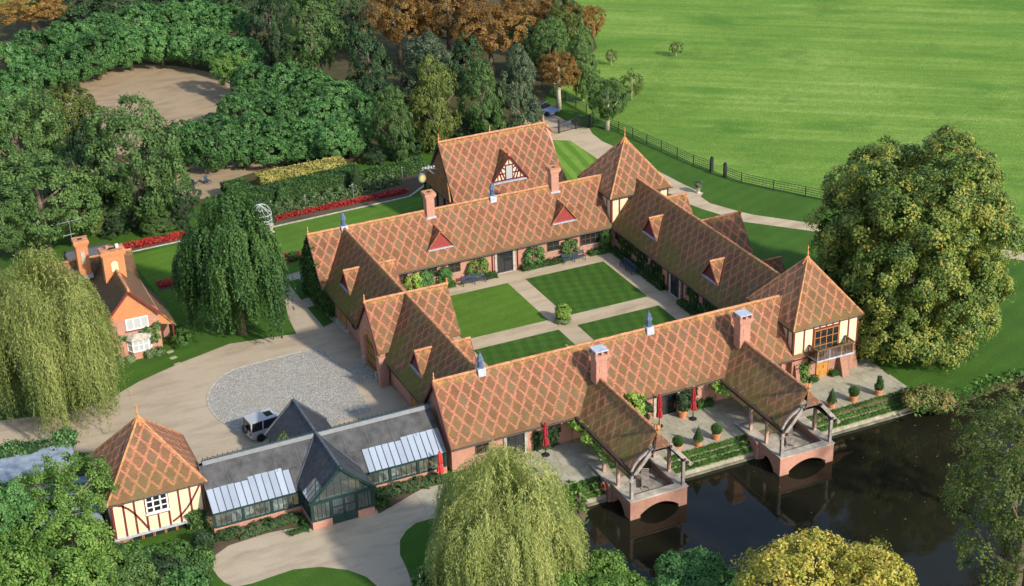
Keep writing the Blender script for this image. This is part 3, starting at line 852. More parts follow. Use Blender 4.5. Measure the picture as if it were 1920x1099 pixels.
def hip_run(parent, a, b):
    """the small bonnet tiles on a hip, too small to pick apart singly"""
    a, b = Vector(a), Vector(b); d = b - a; k = int(d.length / .16)
    mb = MB(); e = d.normalized(); s = e.cross(Vector((0, 0, 1))).normalized(); u = s.cross(e)
    for i in range(k):
        p = a + d * (i / k); q = a + d * ((i + 1.25) / k)
        l = .0
        vs = [p - s * .11 - u * .08 + u * l, p + u * (.03 + l), p + s * .11 - u * .08 + u * l, q - s * .11 - u * .08 + u * .01, q + u * .04, q + s * .11 - u * .08 + u * .01]
        mb.add(vs, [(0, 1, 4, 3), (1, 2, 5, 4), (3, 4, 5), (0, 2, 1)])
    o = mb.build('hip_tiles', 'hip_clay', parent); o['kind'] = 'stuff'
def finial(parent, p, h=.9, m='finial_clay', name='finial'):
    b = MB()
    b.lathe([(.13, -.25), (.15, -.05), (.07, .02), (.055, .18 * h), (.10, .28 * h), (.05, .38 * h), (.035, .62 * h), (.075, .70 * h), (.03, .78 * h), (.005, h)], p, 8)
    return b.build(name, m, parent, True)
def soff(*mats): return ['clay_tile', 'soffit']

def gable_roof(parent, axis, c, a0, a1, half, zr, ze, moss=(.3, .3), ridge=True, name='roof', mat_='clay_tile', t=None, verge=(1, 1), fin=(0, 0), caps=True):
    """axis 'x' or 'y': the ridge runs along it at the cross coordinate c; moss for the low-coordinate slope, then the high one"""
    f = (lambda u, v, z: (u, v, z)) if axis == 'x' else (lambda u, v, z: (v, u, z))
    mb = MB()
    for k, s in enumerate((-1, 1)):
        slope(mb, f(a0, c, zr), f(a1, c, zr), f(a1, c + s * half, ze), f(a0, c + s * half, ze), moss[k], uoff=(0 if axis == 'x' else .4) + (a0 if True else 0))
    o = mb.build(name, [mat_, 'soffit'], parent)
    if ridge and caps: ridge_run(parent if name == 'roof' else o, f(a0, c, zr), f(a1, c, zr))
    for k, a in enumerate((a0, a1)):
        if fin[k]: finial(parent, f(a, c, zr + .08), fin[k])
    return o
def barge(parent, axis, c, a, half, zr, ze, m='timber_red', w=.22, th=.06, drop=.16):
    f = (lambda u, v, z: (u, v, z)) if axis == 'x' else (lambda u, v, z: (v, u, z))
    for s in (-1, 1):
        b = MB(); b.bar(f(a, c, zr - drop), f(a, c + s * half, ze - drop), th, w, up=(0, 0, 1))
        b.build('barge_board', m, parent)
def gutter(parent, p, q, r=.07):
    b = MB(); b.tube([p, q], r, 6); b.build('gutter', 'gutter', parent)
def downpipe(parent, x, y, z0, z1, m='timber_red'):
    b = MB(); b.tube([(x, y, z0), (x, y, z1)], .055, 6); b.build('downpipe', m, parent)

AX = {'-y': (lambda u, w, z, c: (u, c - w, z)), '+y': (lambda u, w, z, c: (u, c + w, z)), '-x': (lambda u, w, z, c: (c - w, u, z)), '+x': (lambda u, w, z, c: (c + w, u, z))}
def abox(mb, ax, c, u0, u1, w0, w1, z0, z1, mi=0):
    p, q = AX[ax](u0, w0, z0, c), AX[ax](u1, w1, z1, c)
    mb.box(min(p[0], q[0]), min(p[1], q[1]), z0, max(p[0], q[0]), max(p[1], q[1]), z1, mi)
def window(parent, ax, c, u, z0, z1, wd, cols=2, rows=2, frame='frame_brown', pane='window_glass', fr=.07, name='window', sill='stone', bars=.035):
    u0, u1 = u - wd / 2, u + wd / 2
    b = MB()
    abox(b, ax, c, u0, u1, -.02, .07, z1 - fr, z1); abox(b, ax, c, u0, u1, -.02, .07, z0, z0 + fr)
    abox(b, ax, c, u0, u0 + fr, -.02, .07, z0 + fr, z1 - fr); abox(b, ax, c, u1 - fr, u1, -.02, .07, z0 + fr, z1 - fr)
    for i in range(1, cols):
        x = u0 + wd * i / cols; abox(b, ax, c, x - bars, x + bars, -.02, .06, z0 + fr, z1 - fr)
    for j in range(1, rows):
        z = z0 + (z1 - z0) * j / rows; abox(b, ax, c, u0 + fr, u1 - fr, -.02, .05, z - bars * .7, z + bars * .7)
    o = b.build(name, frame, parent)
    for i in range(cols):
        b = MB(); abox(b, ax, c, u0 + wd * i / cols + .02, u0 + wd * (i + 1) / cols - .02, .005, .018, z0 + .03, z1 - .03)
        b.build('pane', pane, o)
    if sill:
        b = MB(); abox(b, ax, c, u0 - .08, u1 + .08, -.02, .12, z0 - .09, z0 - .003); b.build('sill', sill, o)
    return o
def door(parent, ax, c, u, z0, z1, wd, m='door_oak', frame='frame_brown', leafs=2):
    b = MB(); u0, u1 = u - wd / 2, u + wd / 2
    abox(b, ax, c, u0 - .1, u0, -.02, .08, z0, z1 + .1); abox(b, ax, c, u1, u1 + .1, -.02, .08, z0, z1 + .1); abox(b, ax, c, u0, u1, -.02, .08, z1, z1 + .1)
    o = b.build('door', frame, parent)
    for i in range(leafs):
        b = MB(); a, q = u0 + wd * i / leafs + .01, u0 + wd * (i + 1) / leafs - .01
        nb = max(2, int((q - a) / .2))
        for j in range(nb): abox(b, ax, c, a + (q - a) * j / nb + .006, a + (q - a) * (j + 1) / nb - .006, .0, .045 + .008 * (j % 2), z0 + .02, z1 - .01)
        b.build('door_leaf', m, o)
    b = MB(); abox(b, ax, c, u + .06, u + .1, .055, .1, z0 + .95, z0 + 1.1); b.build('handle', 'iron_black', o)
    return o

def wing(label, axis, c, a0, a1, half, zr, ze, inset, zb=0., moss=(.3, .3), verge=(.3, .3), fin=(0, 0), brick='brick_pink', name='house_wing', ridge=None):
    """inset = distance of each long wall behind its eaves (low side, high side)"""
    f = (lambda u, v, z: (u, v, z)) if axis == 'x' else (lambda u, v, z: (v, u, z))
    mid = f((a0 + a1) / 2, c, 0)
    t = thing(name, label, 'building', (mid[0], mid[1], zb))
    lo, hi = c - half + inset[0], c + half - inset[1]
    k = (zr - ze) / half
    zl, zh = ze + k * inset[0] - .2, ze + k * inset[1] - .2
    mb = MB()
    mb.prism([(lo, zb), (hi, zb), (hi, zh), (c, zr - .22), (lo, zl)], lambda u, v, w_: f(w_, u, v), a0 + verge[0], a1 - verge[1])
    mb.build('wall', brick, t)
    gable_roof(t, axis, c, a0, a1, half, zr, ze, moss, False)
    r = ridge or (a0, a1)
    ridge_run(t, f(r[0], c, zr), f(r[1], c, zr))
    for i, a in enumerate((a0, a1)):
        if fin[i]: finial(t, f(a + (.1 if i == 0 else -.1), c, zr + .08), fin[i])
    return t

def tri_dormer(parent, ax, u, c, zb, za, half, back, panel='panel_red', moss=.3, diamond=True):
    """little gable on a slope: ax = direction it faces, c = coordinate of its face, back = length of its ridge into the roof"""
    F = AX[ax]
    b = MB()
    zl = zb - .12
    for s in (-1, 1):
        slope(b, F(u, .14, za, c), F(u, -back, za, c), F(u + s * half * 1.06, -back - .2, zl, c), F(u + s * half * 1.06, .14, zl, c), moss, .09, 0., uoff=.3)
    o = b.build('dormer', ['clay_tile', 'timber_red'], parent)
    b = MB(); h = half * .93
    b.prism([(u - h, zb), (u + h, zb), (u, za - .14)], lambda p, q, w_: F(p, w_, q, c), -.5, -.04)
    b.build('gable_panel', panel, o)
    for s in (-1, 1):
        b = MB(); b.bar(F(u, .10, za - .07, c), F(u + s * half * 1.03, .10, zb - .12, c), .05, .13); b.build('barge_board', 'timber_red', o)
    b = MB(); abox(b, ax, c, u - half * .9, u + half * .9, -.05, .16, zb - .10, zb); b.build('sill', 'lead', o)
    a0, a1 = Vector(F(u, .14, za + .0, c)), Vector(F(u, -back, za, c))
    ridge_run(o, a0, a1)
    return o

def chimney(parent, x, y, z0, z1, wx, wy, m='brick_pink', style='cap'):
    b = MB(); sh = z1 - z0
    b.box(x - wx / 2, y - wy / 2, z0, x + wx / 2, y + wy / 2, z1 - .55)
    if style == 'cap':
        b.box(x - wx * .56, y - wy * .56, z0 + sh * .42, x + wx * .56, y + wy * .56, z0 + sh * .46)
        for s in (-1, 1):
            b.box(x - wx * .2, y + s * wy / 2 - .03 - .0 * s, z0 + sh * .5, x - wx * .1, y + s * wy / 2 + .03, z0 + sh * .70)
    for i, (e, h0, h1) in enumerate(((.05, .55, .42), (.12, .42, .28), (.18, .28, .06))):
        b.box(x - wx / 2 - e, y - wy / 2 - e, z1 - h0, x + wx / 2 + e, y + wy / 2 + e, z1 - h1)
    o = b.build('chimney', m, parent)
    if style == 'cap':
        b = MB()
        for i in range(3):
            for j in range(3):
                if i == 1 and j == 1: continue
                px_, py_ = x + (i - 1) * (wx / 2 + .04), y + (j - 1) * (wy / 2 + .04)
                b.box(px_ - .1, py_ - .1, z1 - .058, px_ + .1, py_ + .1, z1 + .20)
        b.build('stack_top', m, o)
        b = MB(); b.box(x - wx / 2 - .08, y - wy / 2 - .08, z1 + .205, x + wx / 2 + .08, y + wy / 2 + .08, z1 + .30); b.build('cowl', 'lead', o)
    else:
        b = MB(); b.box(x - wx / 2 - .15, y - wy / 2 - .15, z1 - .058, x + wx / 2 + .15, y + wy / 2 + .15, z1 + .05); b.build('chimney_cap', 'leaf_cap' if 'leaf_cap' in M else 'ridge_clay', o)
        b = MB(); b.box(x - wx * .2, y - wy * .2, z1 + .052, x + wx * .2, y + wy * .2, z1 + .056); b.build('flue', 'rubber', o)
    b = MB(); b.box(x - wx / 2 - .12, y - wy / 2 - .12, z0, x + wx / 2 + .12, y + wy / 2 + .12, z0 + .34); b.build('flashing', 'lead', o)
    return o
def cupola(parent, x, y, z):
    b = MB(); b.prism([(-.42, -.55), (.42, -.55), (.34, .12), (-.34, .12)], lambda u, v, w_: (x + w_, y + u, z + v), -.34, .34)
    o = b.build('vent_cupola', 'lead', parent)
    b = MB(); b.lathe([(.30, .12), (.30, .22), (.24, .24), (.24, .75), (.34, .78), (.30, .9), (.17, 1.2), (.06, 1.42), (.02, 1.62)], (x, y, z), 8); b.build('spirelet', 'lead_blue', o)

# ---------------------------------------------------------------- the four ranges round the courtyard
XL, XR, YF, YB, HW, ZR, ZE = -16.14, 15.52, -16.98, 16.0, 3.556, 7.26, 2.70
back = wing('long tiled back range of the courtyard with two red triangular dormers and a glazed door', 'x', YB, -19.95, XR, HW, ZR, ZE, (.55, .5), moss=(.35, .8), fin=(.8, 0), ridge=(-19.95, 12.6))
front = wing('tiled waterside range that the two boathouse roofs and tall capped chimneys grow out of', 'x', YF, -20.2, XR, HW, ZR, ZE, (.9, .5), moss=(.35, .8), fin=(.8, 0), ridge=(-20.2, 13.0))
left = wing('mossy tiled entrance range with the arched gatehouse across its middle', 'y', XL, YF, YB, HW, ZR, ZE, (.6, .5), moss=(1.5, .6), ridge=(YF + .3, YB - .3))
right = wing('shaded tiled range between the two corner towers with lattice shrubs on its wall', 'y', XR, YF, YB, HW, ZR, ZE, (.5, .5), moss=(1.2, .4), ridge=(YF + 3.4, YB - 2.4))
gutter(back, (-12.4, YB - HW - .05, ZE - .06), (11.9, YB - HW - .05, ZE - .06))
gutter(front, (-20.1, YF - HW - .05, ZE - .06), (12.3, YF - HW - .05, ZE - .06))
gutter(left, (XL - HW - .05, -13.4, ZE - .06), (XL - HW - .05, -4.6, ZE - .06)); gutter(left, (XL - HW - .05, 3.2, ZE - .06), (XL - HW - .05, 12.4, ZE - .06))
gutter(right, (XR - HW - .05, -13.3, ZE - .06), (XR - HW - .05, 12.3, ZE - .06))
for t, u in ((back, -6.92), (back, 7.0)): tri_dormer(t, '-y', u, YB - 2.53, 4.05, 5.97, 1.52, 1.5)
for t, u in ((right, 6.15), (right, -5.55)): tri_dormer(t, '-x', u, XR - 2.5, 4.1, 5.97, 1.45, 1.5, panel='timber_red')
for t, u in ((left, 9.05), (left, -9.2)):
    tri_dormer(t, '-x', u, XL - 2.5, 4.1, 5.97, 1.4, 1.5, panel='timber_red', moss=.5)
    tri_dormer(t, '+x', u, XL + 2.5, 4.1, 5.97, 1.4, 1.5)
tri_dormer(front, '+y', -6.8, YF + 2.5, 4.1, 5.97, 1.4, 1.5)
chimney(back, -7.0, 15.95, 6.35, 9.2, .85, .85, style='pot'); chimney(back, 7.0, 15.95, 6.35, 9.2, .85, .85, style='pot')
for t, x, y in ((back, -16.14, YB), (back, 0., YB), (front, -15.95, YF), (front, -.2, YF)): cupola(t, x, y, ZR + .1)
barge(back, 'x', YB, -20.0, HW, ZR, ZE, 'timber_dark'); barge(front, 'x', YF, -20.25, HW, ZR, ZE, 'timber_red')
# back range, courtyard wall
yw = YB - HW + .55
window(back, '-y', yw, -8.3, 1.25, 2.35, 1.3, 2, 2); window(back, '-y', yw, -5.75, 1.25, 2.35, 1.3, 2, 2)
window(back, '-y', yw, 5.4, 1.25, 2.35, 1.4, 2, 2); window(back, '-y', yw, 9.75, 1.1, 2.4, 2.4, 4, 2)
window(back, '-y', yw, -11.4, 1.25, 2.35, 1.1, 2, 2)
window(back, '-y', yw, -.15, .08, 2.45, 1.75, 2, 3, 'iron_black', 'window_glass', .06, 'glazed_door')
for s in (-1, 1): b = MB(); b.box(-.15 + s * 1.02 - .12, yw - .12, 0, -.15 + s * 1.02 + .12, yw + .02, 2.6); b.build('door_jamb', 'stone', back)
for u in (-1.55, 1.3): downpipe(back, u, yw - .08, 0, ZE - .1)
# right range, courtyard wall
xw = XR - HW + .5
for u in (11.9, 8.85, 5.9, 3.05, -2.9, -5.75, -8.6): window(right, '-x', xw, u, 1.35, 2.5, .95, 2, 2)
window(right, '-x', xw, -.1, .08, 2.45, 1.6, 2, 3, 'iron_black', 'window_glass', .06, 'glazed_door')
for s in (-1, 1): b = MB(); b.box(xw - .12, -.1 + s * .95 - .13, 0, xw + .02, -.1 + s * .95 + .13, 2.6); b.build('door_jamb', 'stone', right)
for u in (1.35, -1.5): downpipe(right, xw - .08, u, 0, ZE - .1)
# left range, drive side
xw = XL - HW + .6
door(left, '-x', xw, 9.0, .45, 2.35, 1.7, 'door_oak', 'frame_orange')
b = MB(); abox(b, '-x', xw, 7.6, 10.4, -.02, .35, 0, .42); b.build('step', 'stone', left)
door(left, '-x', xw, -10.0, .1, 2.3, 2.2, 'door_oak', 'frame_orange')
for u in (6.0, 12.0): window(left, '-x', xw, u, 1.3, 2.3, .9, 2, 2)
for y0, y1 in ((-13.4, -3.2), (3.0, 12.4)): b = MB(); b.box(xw - .06, y0, 0, xw + .01, y1, .35); b.build('plinth', 'brick_worn', left)
# front range, pond side
yw = YF - HW + .9
for u, wd in ((-14.2, 1.6), (.1, 2.0)):
    window(front, '-y', yw, u, .06, 2.25, wd, 2, 1, 'iron_black', 'window_glass', .06, 'glazed_door')
    for s in (-1, 1): b = MB(); b.box(u + s * (wd / 2 + .14) - .13, yw - .12, 0, u + s * (wd / 2 + .14) + .13, yw + .02, 2.4); b.build('door_jamb', 'stone', front)
for u in (-17.2, -10.6, -2.6, 2.6, 11.2): window(front, '-y', yw, u, 1.1, 2.2, 1.2, 2, 2)
# back garden gables of the right range
for u, x1, zr, hf in ((1.1, 20.45, 7.0, 3.2), (11.4, 20.4, 5.3, 1.9), (-6.6, 20.3, 5.25, 1.9)):
    gable_roof(right, 'x', u, XR if zr > 6 else XR + 1.0, x1, hf, zr, zr - hf * T, (.2, .2), True, 'garden_gable', fin=(0, .6 if zr > 6 else 0))
    b = MB(); b.prism([(u - hf + .4, 0), (u + hf - .4, 0), (u + hf - .4, zr - hf * T + .3), (u, zr - .2), (u - hf + .4, zr - hf * T + .3)], lambda p, q, w_: (w_, p, q), XR + 2.8, x1 - .25)
    b.build('wall', 'brick_pink', right)

# gatehouse astride the entrance range
gate = thing('gatehouse', 'brick gatehouse gable with an arched studded wooden carriage door', 'gatehouse', (-16.1, -.7, 0))
gable_roof(gate, 'x', -.72, -20.1, -12.1, 3.0, ZR + .03, 3.35, (.4, .3), True, fin=(.75, .5))
arc = [(-.72 + 1.52 * math.cos(a), 2.3 + 1.52 * math.sin(a)) for a in [math.pi * k / 14 for k in range(15)]]
mb = MB()
mb.prism([(-3.45, 0), (-2.24, 0)] + [(-2.24, 2.3)] + arc[::-1][1:-1] + [(.8, 2.3), (.8, 0), (2.0, 0), (2.0, 3.5), (-.72, 7.0), (-3.45, 3.5)], lambda p, q, w_: (w_, p, q), -19.9, -19.3)
mb.box(-19.3, -3.45, 0, -12.5, -3.0, 3.4); mb.box(-19.3, 1.6, 0, -12.5, 2.0, 3.4)
mb.box(-20.15, -3.75, 0, -19.3, -3.2, 3.0)
mb.build('wall', 'brick_pink', gate)
mb = MB()
for k in range(14):
    a0, a1 = math.pi * k / 14 + .012, math.pi * (k + 1) / 14 - .012
    q = [(-.72 + r_ * math.cos(a), 2.3 + r_ * math.sin(a)) for r_, a in ((1.54, a0), (1.88, a0), (1.88, a1), (1.54, a1))]
    b = MB(); b.prism(q, lambda p, v, w_: (w_, p, v), -19.96, -19.8); b.build('voussoir', 'brick_orange', gate)
d = bpy.data.objects.new('carriage_door', None); col.objects.link(d); d.parent = gate
for k in range(12):
    u0 = -2.22 + 3.0 * k / 12; um = u0 + .125
    zt = 2.3 + math.sqrt(max(1.5 ** 2 - (um + .72) ** 2, .02))
    b = MB(); b.box(-19.62 - .02 * (k % 2), u0 + .008, .05, -19.5, u0 + .242, zt); b.build('door_board', 'door_oak', d)
b = MB()
for z in (.5, 1.5, 2.5): b.box(-19.68, -2.1, z, -19.62, .66, z + .1)
for k in range(12):
    for z in (.3, .8, 1.15, 1.9, 2.2, 2.9): b.box(-19.69, -2.12 + .25 * k, z, -19.63, -2.06 + .25 * k, z + .06)
b.build('iron_studs', 'iron_black', d)
for y0, y1 in ((.85, 1.25), (-2.65, -2.3)): b = MB(); b.box(-20.1, y0, 0, -19.88, y1, .9); b.build('wheel_guard', 'stone', gate)
barge(gate, 'x', -.72, -20.14, 3.0, ZR, 3.35, 'timber_red')
b = MB(); b.prism([(1.3, 0), (1.6, 0), (1.6, 2), (1.3, 2)], lambda p, q, w_: (w_, p, q), -12.6, -12.5); b.build('return_wall', 'brick_pink', gate)

# ---------------------------------------------------------------- corner towers
def hip_roof(t, cx, cy, half, ze, za, moss, m='clay_tile'):
    A = (cx, cy, za); K = [(cx - half, cy - half, ze), (cx + half, cy - half, ze), (cx + half, cy + half, ze), (cx - half, cy + half, ze)]
    for i in range(4):
        mb = MB(); p, q = K[i], K[(i + 1) % 4]
        # slightly bell-cast: the last stretch of the slope is flatter
        slope(mb, A, A, q, p, moss[i], uoff=.715 - half % 1.43)
        mb.build('roof_slope', [m, 'soffit'], t)
    for k in K: hip_run(t, k, A)
    finial(t, (cx, cy, za - .05), 1.25)
    b = MB(); r = .55
    b.lathe([(r, -.62), (.30, -.30), (.13, .02)], (cx, cy, za + .02), 4, fn=lambda a, j: 1.); b.build('apex_cap', 'finial_clay', t)
    b = MB()
    for i in range(4):
        p, q = Vector(K[i]), Vector(K[(i + 1) % 4]); b.tube([p + Vector((0, 0, -.1)), q + Vector((0, 0, -.1))], .06, 5)
    b.build('gutter', 'gutter', t)
def frame_wall(t, ax, c, u0, u1, z0, z1, posts, m='timber_red', rails=(), braces=(), w_=.15):
    for f in posts:
        u = u0 + (u1 - u0) * f; b = MB(); abox(b, ax, c, u - w_ / 2, u + w_ / 2, -.02, .045, z0, z1); b.build('timber', m, t)
    for (f0, f1, z) in rails:
        b = MB(); abox(b, ax, c, u0 + (u1 - u0) * f0, u0 + (u1 - u0) * f1, -.02, .05, z - w_ / 2, z + w_ / 2); b.build('timber', m, t)
    for (f0, za, f1, zb, sag) in braces:
        b = MB(); pts = []
        for k in range(7):
            s = k / 6; u = u0 + (u1 - u0) * (f0 + (f1 - f0) * s); z = za + (zb - za) * s + sag * math.sin(math.pi * s)
            pts.append(AX[ax](u, .01, z, c))
        for p, q in zip(pts[:-1], pts[1:]): b.bar(p, q, w_ if ax[1] == 'y' and False else .07, w_)
        b.build('timber', m, t)
tw = thing('corner_tower', 'square tower by the pond with balcony, cream framed upper storey and pyramid roof', 'tower', (15.88, -16.95, 0))
hip_roof(tw, 15.88, -16.95, 3.76, 5.6, 10.5, (.5, .25, .3, .3))
b = MB(); b.box(12.5, -20.25, -.3, 19.3, -13.6, 2.42); b.prism([(18.7, -.2), (19.75, -.2), (19.28, 1.9), (18.7, 1.9)], lambda p, q, w_: (p, w_, q), -20.27, -13.9); b.build('brick_base', 'brick_worn', tw)
b = MB(); b.box(12.45, -20.3, 2.42, 19.35, -13.5, 5.62); b.build('plaster_wall', 'render_cream', tw)
b = MB(); b.box(12.38, -20.42, 2.38, 19.42, -13.5, 2.5); b.build('string_course', 'timber_red', tw)
frame_wall(tw, '-y', -20.3, 12.45, 19.35, 2.5, 5.5, (.012, .165, .305, .70, .845, .988), rails=((.30, .71, 5.0),))
for f in (.40, .50, .60):
    b = MB(); abox(b, '-y', -20.3, 12.45 + 6.9 * f - .06, 12.45 + 6.9 * f + .06, -.02, .045, 5.05, 5.5); b.build('timber', 'timber_red', tw)
frame_wall(tw, '-x', 12.45, -20.3, -13.5, 2.5, 5.5, (.012, .12, .30, .5), 'timber_dark')
window(tw, '-y', -20.32, 15.95, 2.55, 4.9, 2.6, 4, 3, 'frame_orange', 'window_glass', .08, 'balcony_door', None)
bal = bpy.data.objects.new('balcony', None); col.objects.link(bal); bal.parent = tw
b = MB(); b.box(14.1, -21.75, 2.52, 18.0, -20.36, 2.66); b.build('balcony_floor', 'lead', bal)
for i in range(25):
    x = 14.16 + 3.78 * i / 24; b = MB(); b.box(x - .03, -21.72, 2.66, x + .03, -21.66, 3.6); b.build('baluster', 'timber_pink' if i % 8 == 0 else 'balcony_oak', bal)
for x in (14.14, 17.96):
    for j in range(1, 9):
        y = -21.7 + 1.34 * j / 8; b = MB(); b.box(x - .03, y - .03, 2.66, x + .03, y + .03, 3.6); b.build('baluster', 'frame_brown', bal)
b = MB(); b.box(14.06, -21.78, 3.6, 18.04, -21.6, 3.7); b.box(14.06, -21.6, 3.6, 14.2, -20.36, 3.7); b.box(17.9, -21.6, 3.6, 18.04, -20.36, 3.7); b.build('handrail', 'balcony_oak', bal)
for x in (14.3, 15.4, 16.6, 17.75):
    b = MB(); b.prism([(-20.3, 1.7), (-20.3, 2.5), (-21.5, 2.5), (-21.45, 2.36), (-20.65, 2.2)], lambda p, q, w_: (w_, p, q), x - .08, x + .08); b.build('bracket', 'timber_dark', bal)
door(tw, '-y', -20.27, 15.75, .02, 2.05, 1.15, 'door_oak', 'frame_orange', 1)
b = MB(); b.prism([(-20.2, 0), (-21.3, 0), (-20.45, 2.2), (-20.2, 2.25)], lambda p, q, w_: (w_, p, q), 17.35, 18.05); b.build('buttress', 'brick_worn', tw)
b = MB(); b.prism([(-20.2, 0), (-20.85, 0), (-20.45, 1.9), (-20.2, 2.0)], lambda p, q, w_: (w_, p, q), 12.75, 13.15); b.build('buttress', 'brick_worn', tw)

tb = thing('corner_tower', 'square tower by the garden path with pyramid roof rising from the back courtyard corner', 'tower', (15.5, 16.05, 0))
hip_roof(tb, 15.5, 16.05, 3.74, 6.0, 10.95, (.3, .25, .3, .3))
b = MB(); b.box(12.1, 12.7, 0, 18.95, 19.4, 6.0); b.build('plaster_wall', 'render_cream', tb)
b = MB(); b.box(12.06, 12.66, 0, 18.99, 19.44, 2.4); b.build('brick_base', 'brick_pink', tb)
for ax, c in (('-y', 12.7), ('-x', 12.1)):
    u0, u1 = ((12.1, 18.95) if ax == '-y' else (12.7, 19.4))
    frame_wall(tb, ax, c, u0, u1, 2.4, 5.9, (.012, .14, .30, .5, .7, .85, .988))

# ---------------------------------------------------------------- barn with the half-timbered dormer
bn = thing('barn', 'tall tiled barn behind the courtyard with a half timbered dormer and a jutting ornate lamp', 'barn', (5.5, 27.9, 0))
BZ, BY, BH, BE = 9.5, 27.9, 4.4, 3.1
mb = MB()
slope(mb, (-1.0, BY, BZ), (11.75, BY, BZ), (12.75, BY - BH, BE), (-1.0, BY - BH, BE), .15)
slope(mb, (-1.0, BY, BZ), (11.75, BY, BZ), (12.75, BY + BH, BE), (-1.0, BY + BH, BE), .4)
mb.build('roof', ['clay_tile', 'soffit'], bn)
mb = MB(); slope(mb, (11.75, BY, BZ), (11.75, BY, BZ), (12.95, BY - .95, BZ - 1.3), (12.95, BY + .95, BZ - 1.3), .2, jit=0)
mb.build('half_hip', ['clay_tile', 'soffit'], bn)
ridge_run(bn, (-1.0, BY, BZ), (11.75, BY, BZ))
finial(bn, (-.9, BY, BZ + .1), 1.0); finial(bn, (11.7, BY, BZ + .1), 1.0); finial(bn, (5.2, BY + .1, BZ + .1), .8)
b = MB(); b.prism([(BY - BH + .45, 0), (BY + BH - .45, 0), (BY + BH - .45, BE + .3), (BY, BZ - .3), (BY - BH + .45, BE + .3)], lambda p, q, w_: (w_, p, q), -.2, 12.3); b.build('wall', 'brick_pink', bn)
mb = MB()
slope(mb, (-.62, BY - .35, BZ - .8), (-.62, BY + .35, BZ - .8), (-1.45, BY + BH - .3, 3.9), (-1.45, BY - BH + .55, 3.9), .2, jit=.01)
mb.build('tile_hanging', ['hung_tile', 'soffit'], bn)
barge(bn, 'x', BY, -1.05, BH, BZ, BE, 'timber_dark', .3)
for y in (24.2, 26.2, 28.2, 30.2, 31.8):
    b = MB(); b.box(-1.35, y - .1, 0, -1.15, y + .1, 3.95); b.build('post', 'timber_dark', bn)
b = MB(); b.box(-1.4, 23.9, 3.7, -1.1, 32.1, 3.95); b.build('beam', 'timber_dark', bn)
u, c = 5.92, 24.74
F = AX['-y']; mb = MB()
for s in (-1, 1): slope(mb, F(u, .2, 7.85, c), F(u, -2.2, 7.85, c), F(u + s * 2.3, -2.4, 4.7, c), F(u + s * 2.3, .2, 4.7, c), .9 if s < 0 else .3, .1, 0.)
o = mb.build('dormer', ['clay_tile', 'timber_red'], bn)
ridge_run(o, F(u, .2, 7.87, c), F(u, -2.2, 7.87, c))
b = MB(); b.prism([(u - 1.95, 4.95), (u + 1.95, 4.95), (u, 7.6)], lambda p, q, w_: (p, c - w_, q), -.6, 0.); b.build('gable_panel', 'render_cream', o)
for x0, z0, x1, z1 in ((-1.9, 5.0, 1.9, 5.0), (-1.3, 5.75, -.4, 5.75), (.4, 5.75, 1.3, 5.75), (-.42, 5.0, -.42, 6.75), (.42, 5.0, .42, 6.75), (-1.35, 5.0, -1.35, 5.7), (1.35, 5.0, 1.35, 5.7), (-.85, 5.0, -1.15, 5.95), (-.5, 5.05, -.95, 6.2), (.5, 5.05, .95, 6.2), (.85, 5.0, 1.15, 5.95), (-.6, 6.7, .6, 6.7), (0, 6.7, 0, 7.4), (-.42, 6.2, -.75, 6.45), (.42, 6.2, .75, 6.45)):
    b = MB(); b.bar((u + x0, c - .03, z0), (u + x1, c - .03, z1), .07, .13); b.build('timber', 'timber_red', o)
for s in (-1, 1):
    b = MB(); b.bar((u, c - .17, 7.75), (u + s * 2.25, c - .17, 4.72), .06, .2); b.build('barge_board', 'timber_red', o)
b = MB(); b.box(u - .36, c - .06, 5.1, u + .36, c, 6.6); b.build('shutter', 'curtain_glass', o)
b = MB(); b.box(u - 2.0, c - .3, 4.75, u + 2.0, c, 4.88); b.build('sill', 'lead', o)
finial(o, (u, c - .1, 7.95), .7)
lp = thing('bracket_lamp', 'ornate silver bracket with a round gilt lantern jutting from the barn gable', 'lamp', (-1.3, 27.9, 6.3))
b = MB(); b.tube([(-1.2, 27.9, 6.4), (-1.9, 27.9, 6.75), (-2.7, 27.9, 6.8), (-3.1, 27.9, 6.55)], [.12, .16, .12, .05]); b.tube([(-1.2, 27.9, 5.7), (-1.8, 27.9, 6.1), (-2.4, 27.9, 6.7)], [.07, .07, .05])
for k in range(9): b.lathe([(.0, -.2), (.12, -.05), (.16, .05), (.05, .2)], (-1.5 - .17 * k, 27.9 + .12 * (-1) ** k, 6.75 + .06 * math.sin(k * 2.)), 6)
b.build('bracket', 'steel', lp)
b = MB(); b.prism([(.42 * math.cos(a * .3927), .52 * math.sin(a * .3927)) for a in range(16)], lambda p, q, w_: (-3.05 + p, 27.9 + w_, 5.75 + q), -.14, .14); b.build('lantern', 'steel', lp)
b = MB(); b.prism([(.28 * math.cos(a * .3927), .36 * math.sin(a * .3927)) for a in range(16)], lambda p, q, w_: (-3.05 + p, 27.9 + w_, 5.75 + q), -.17, .17); b.build('lantern_face', 'gilt', lp)

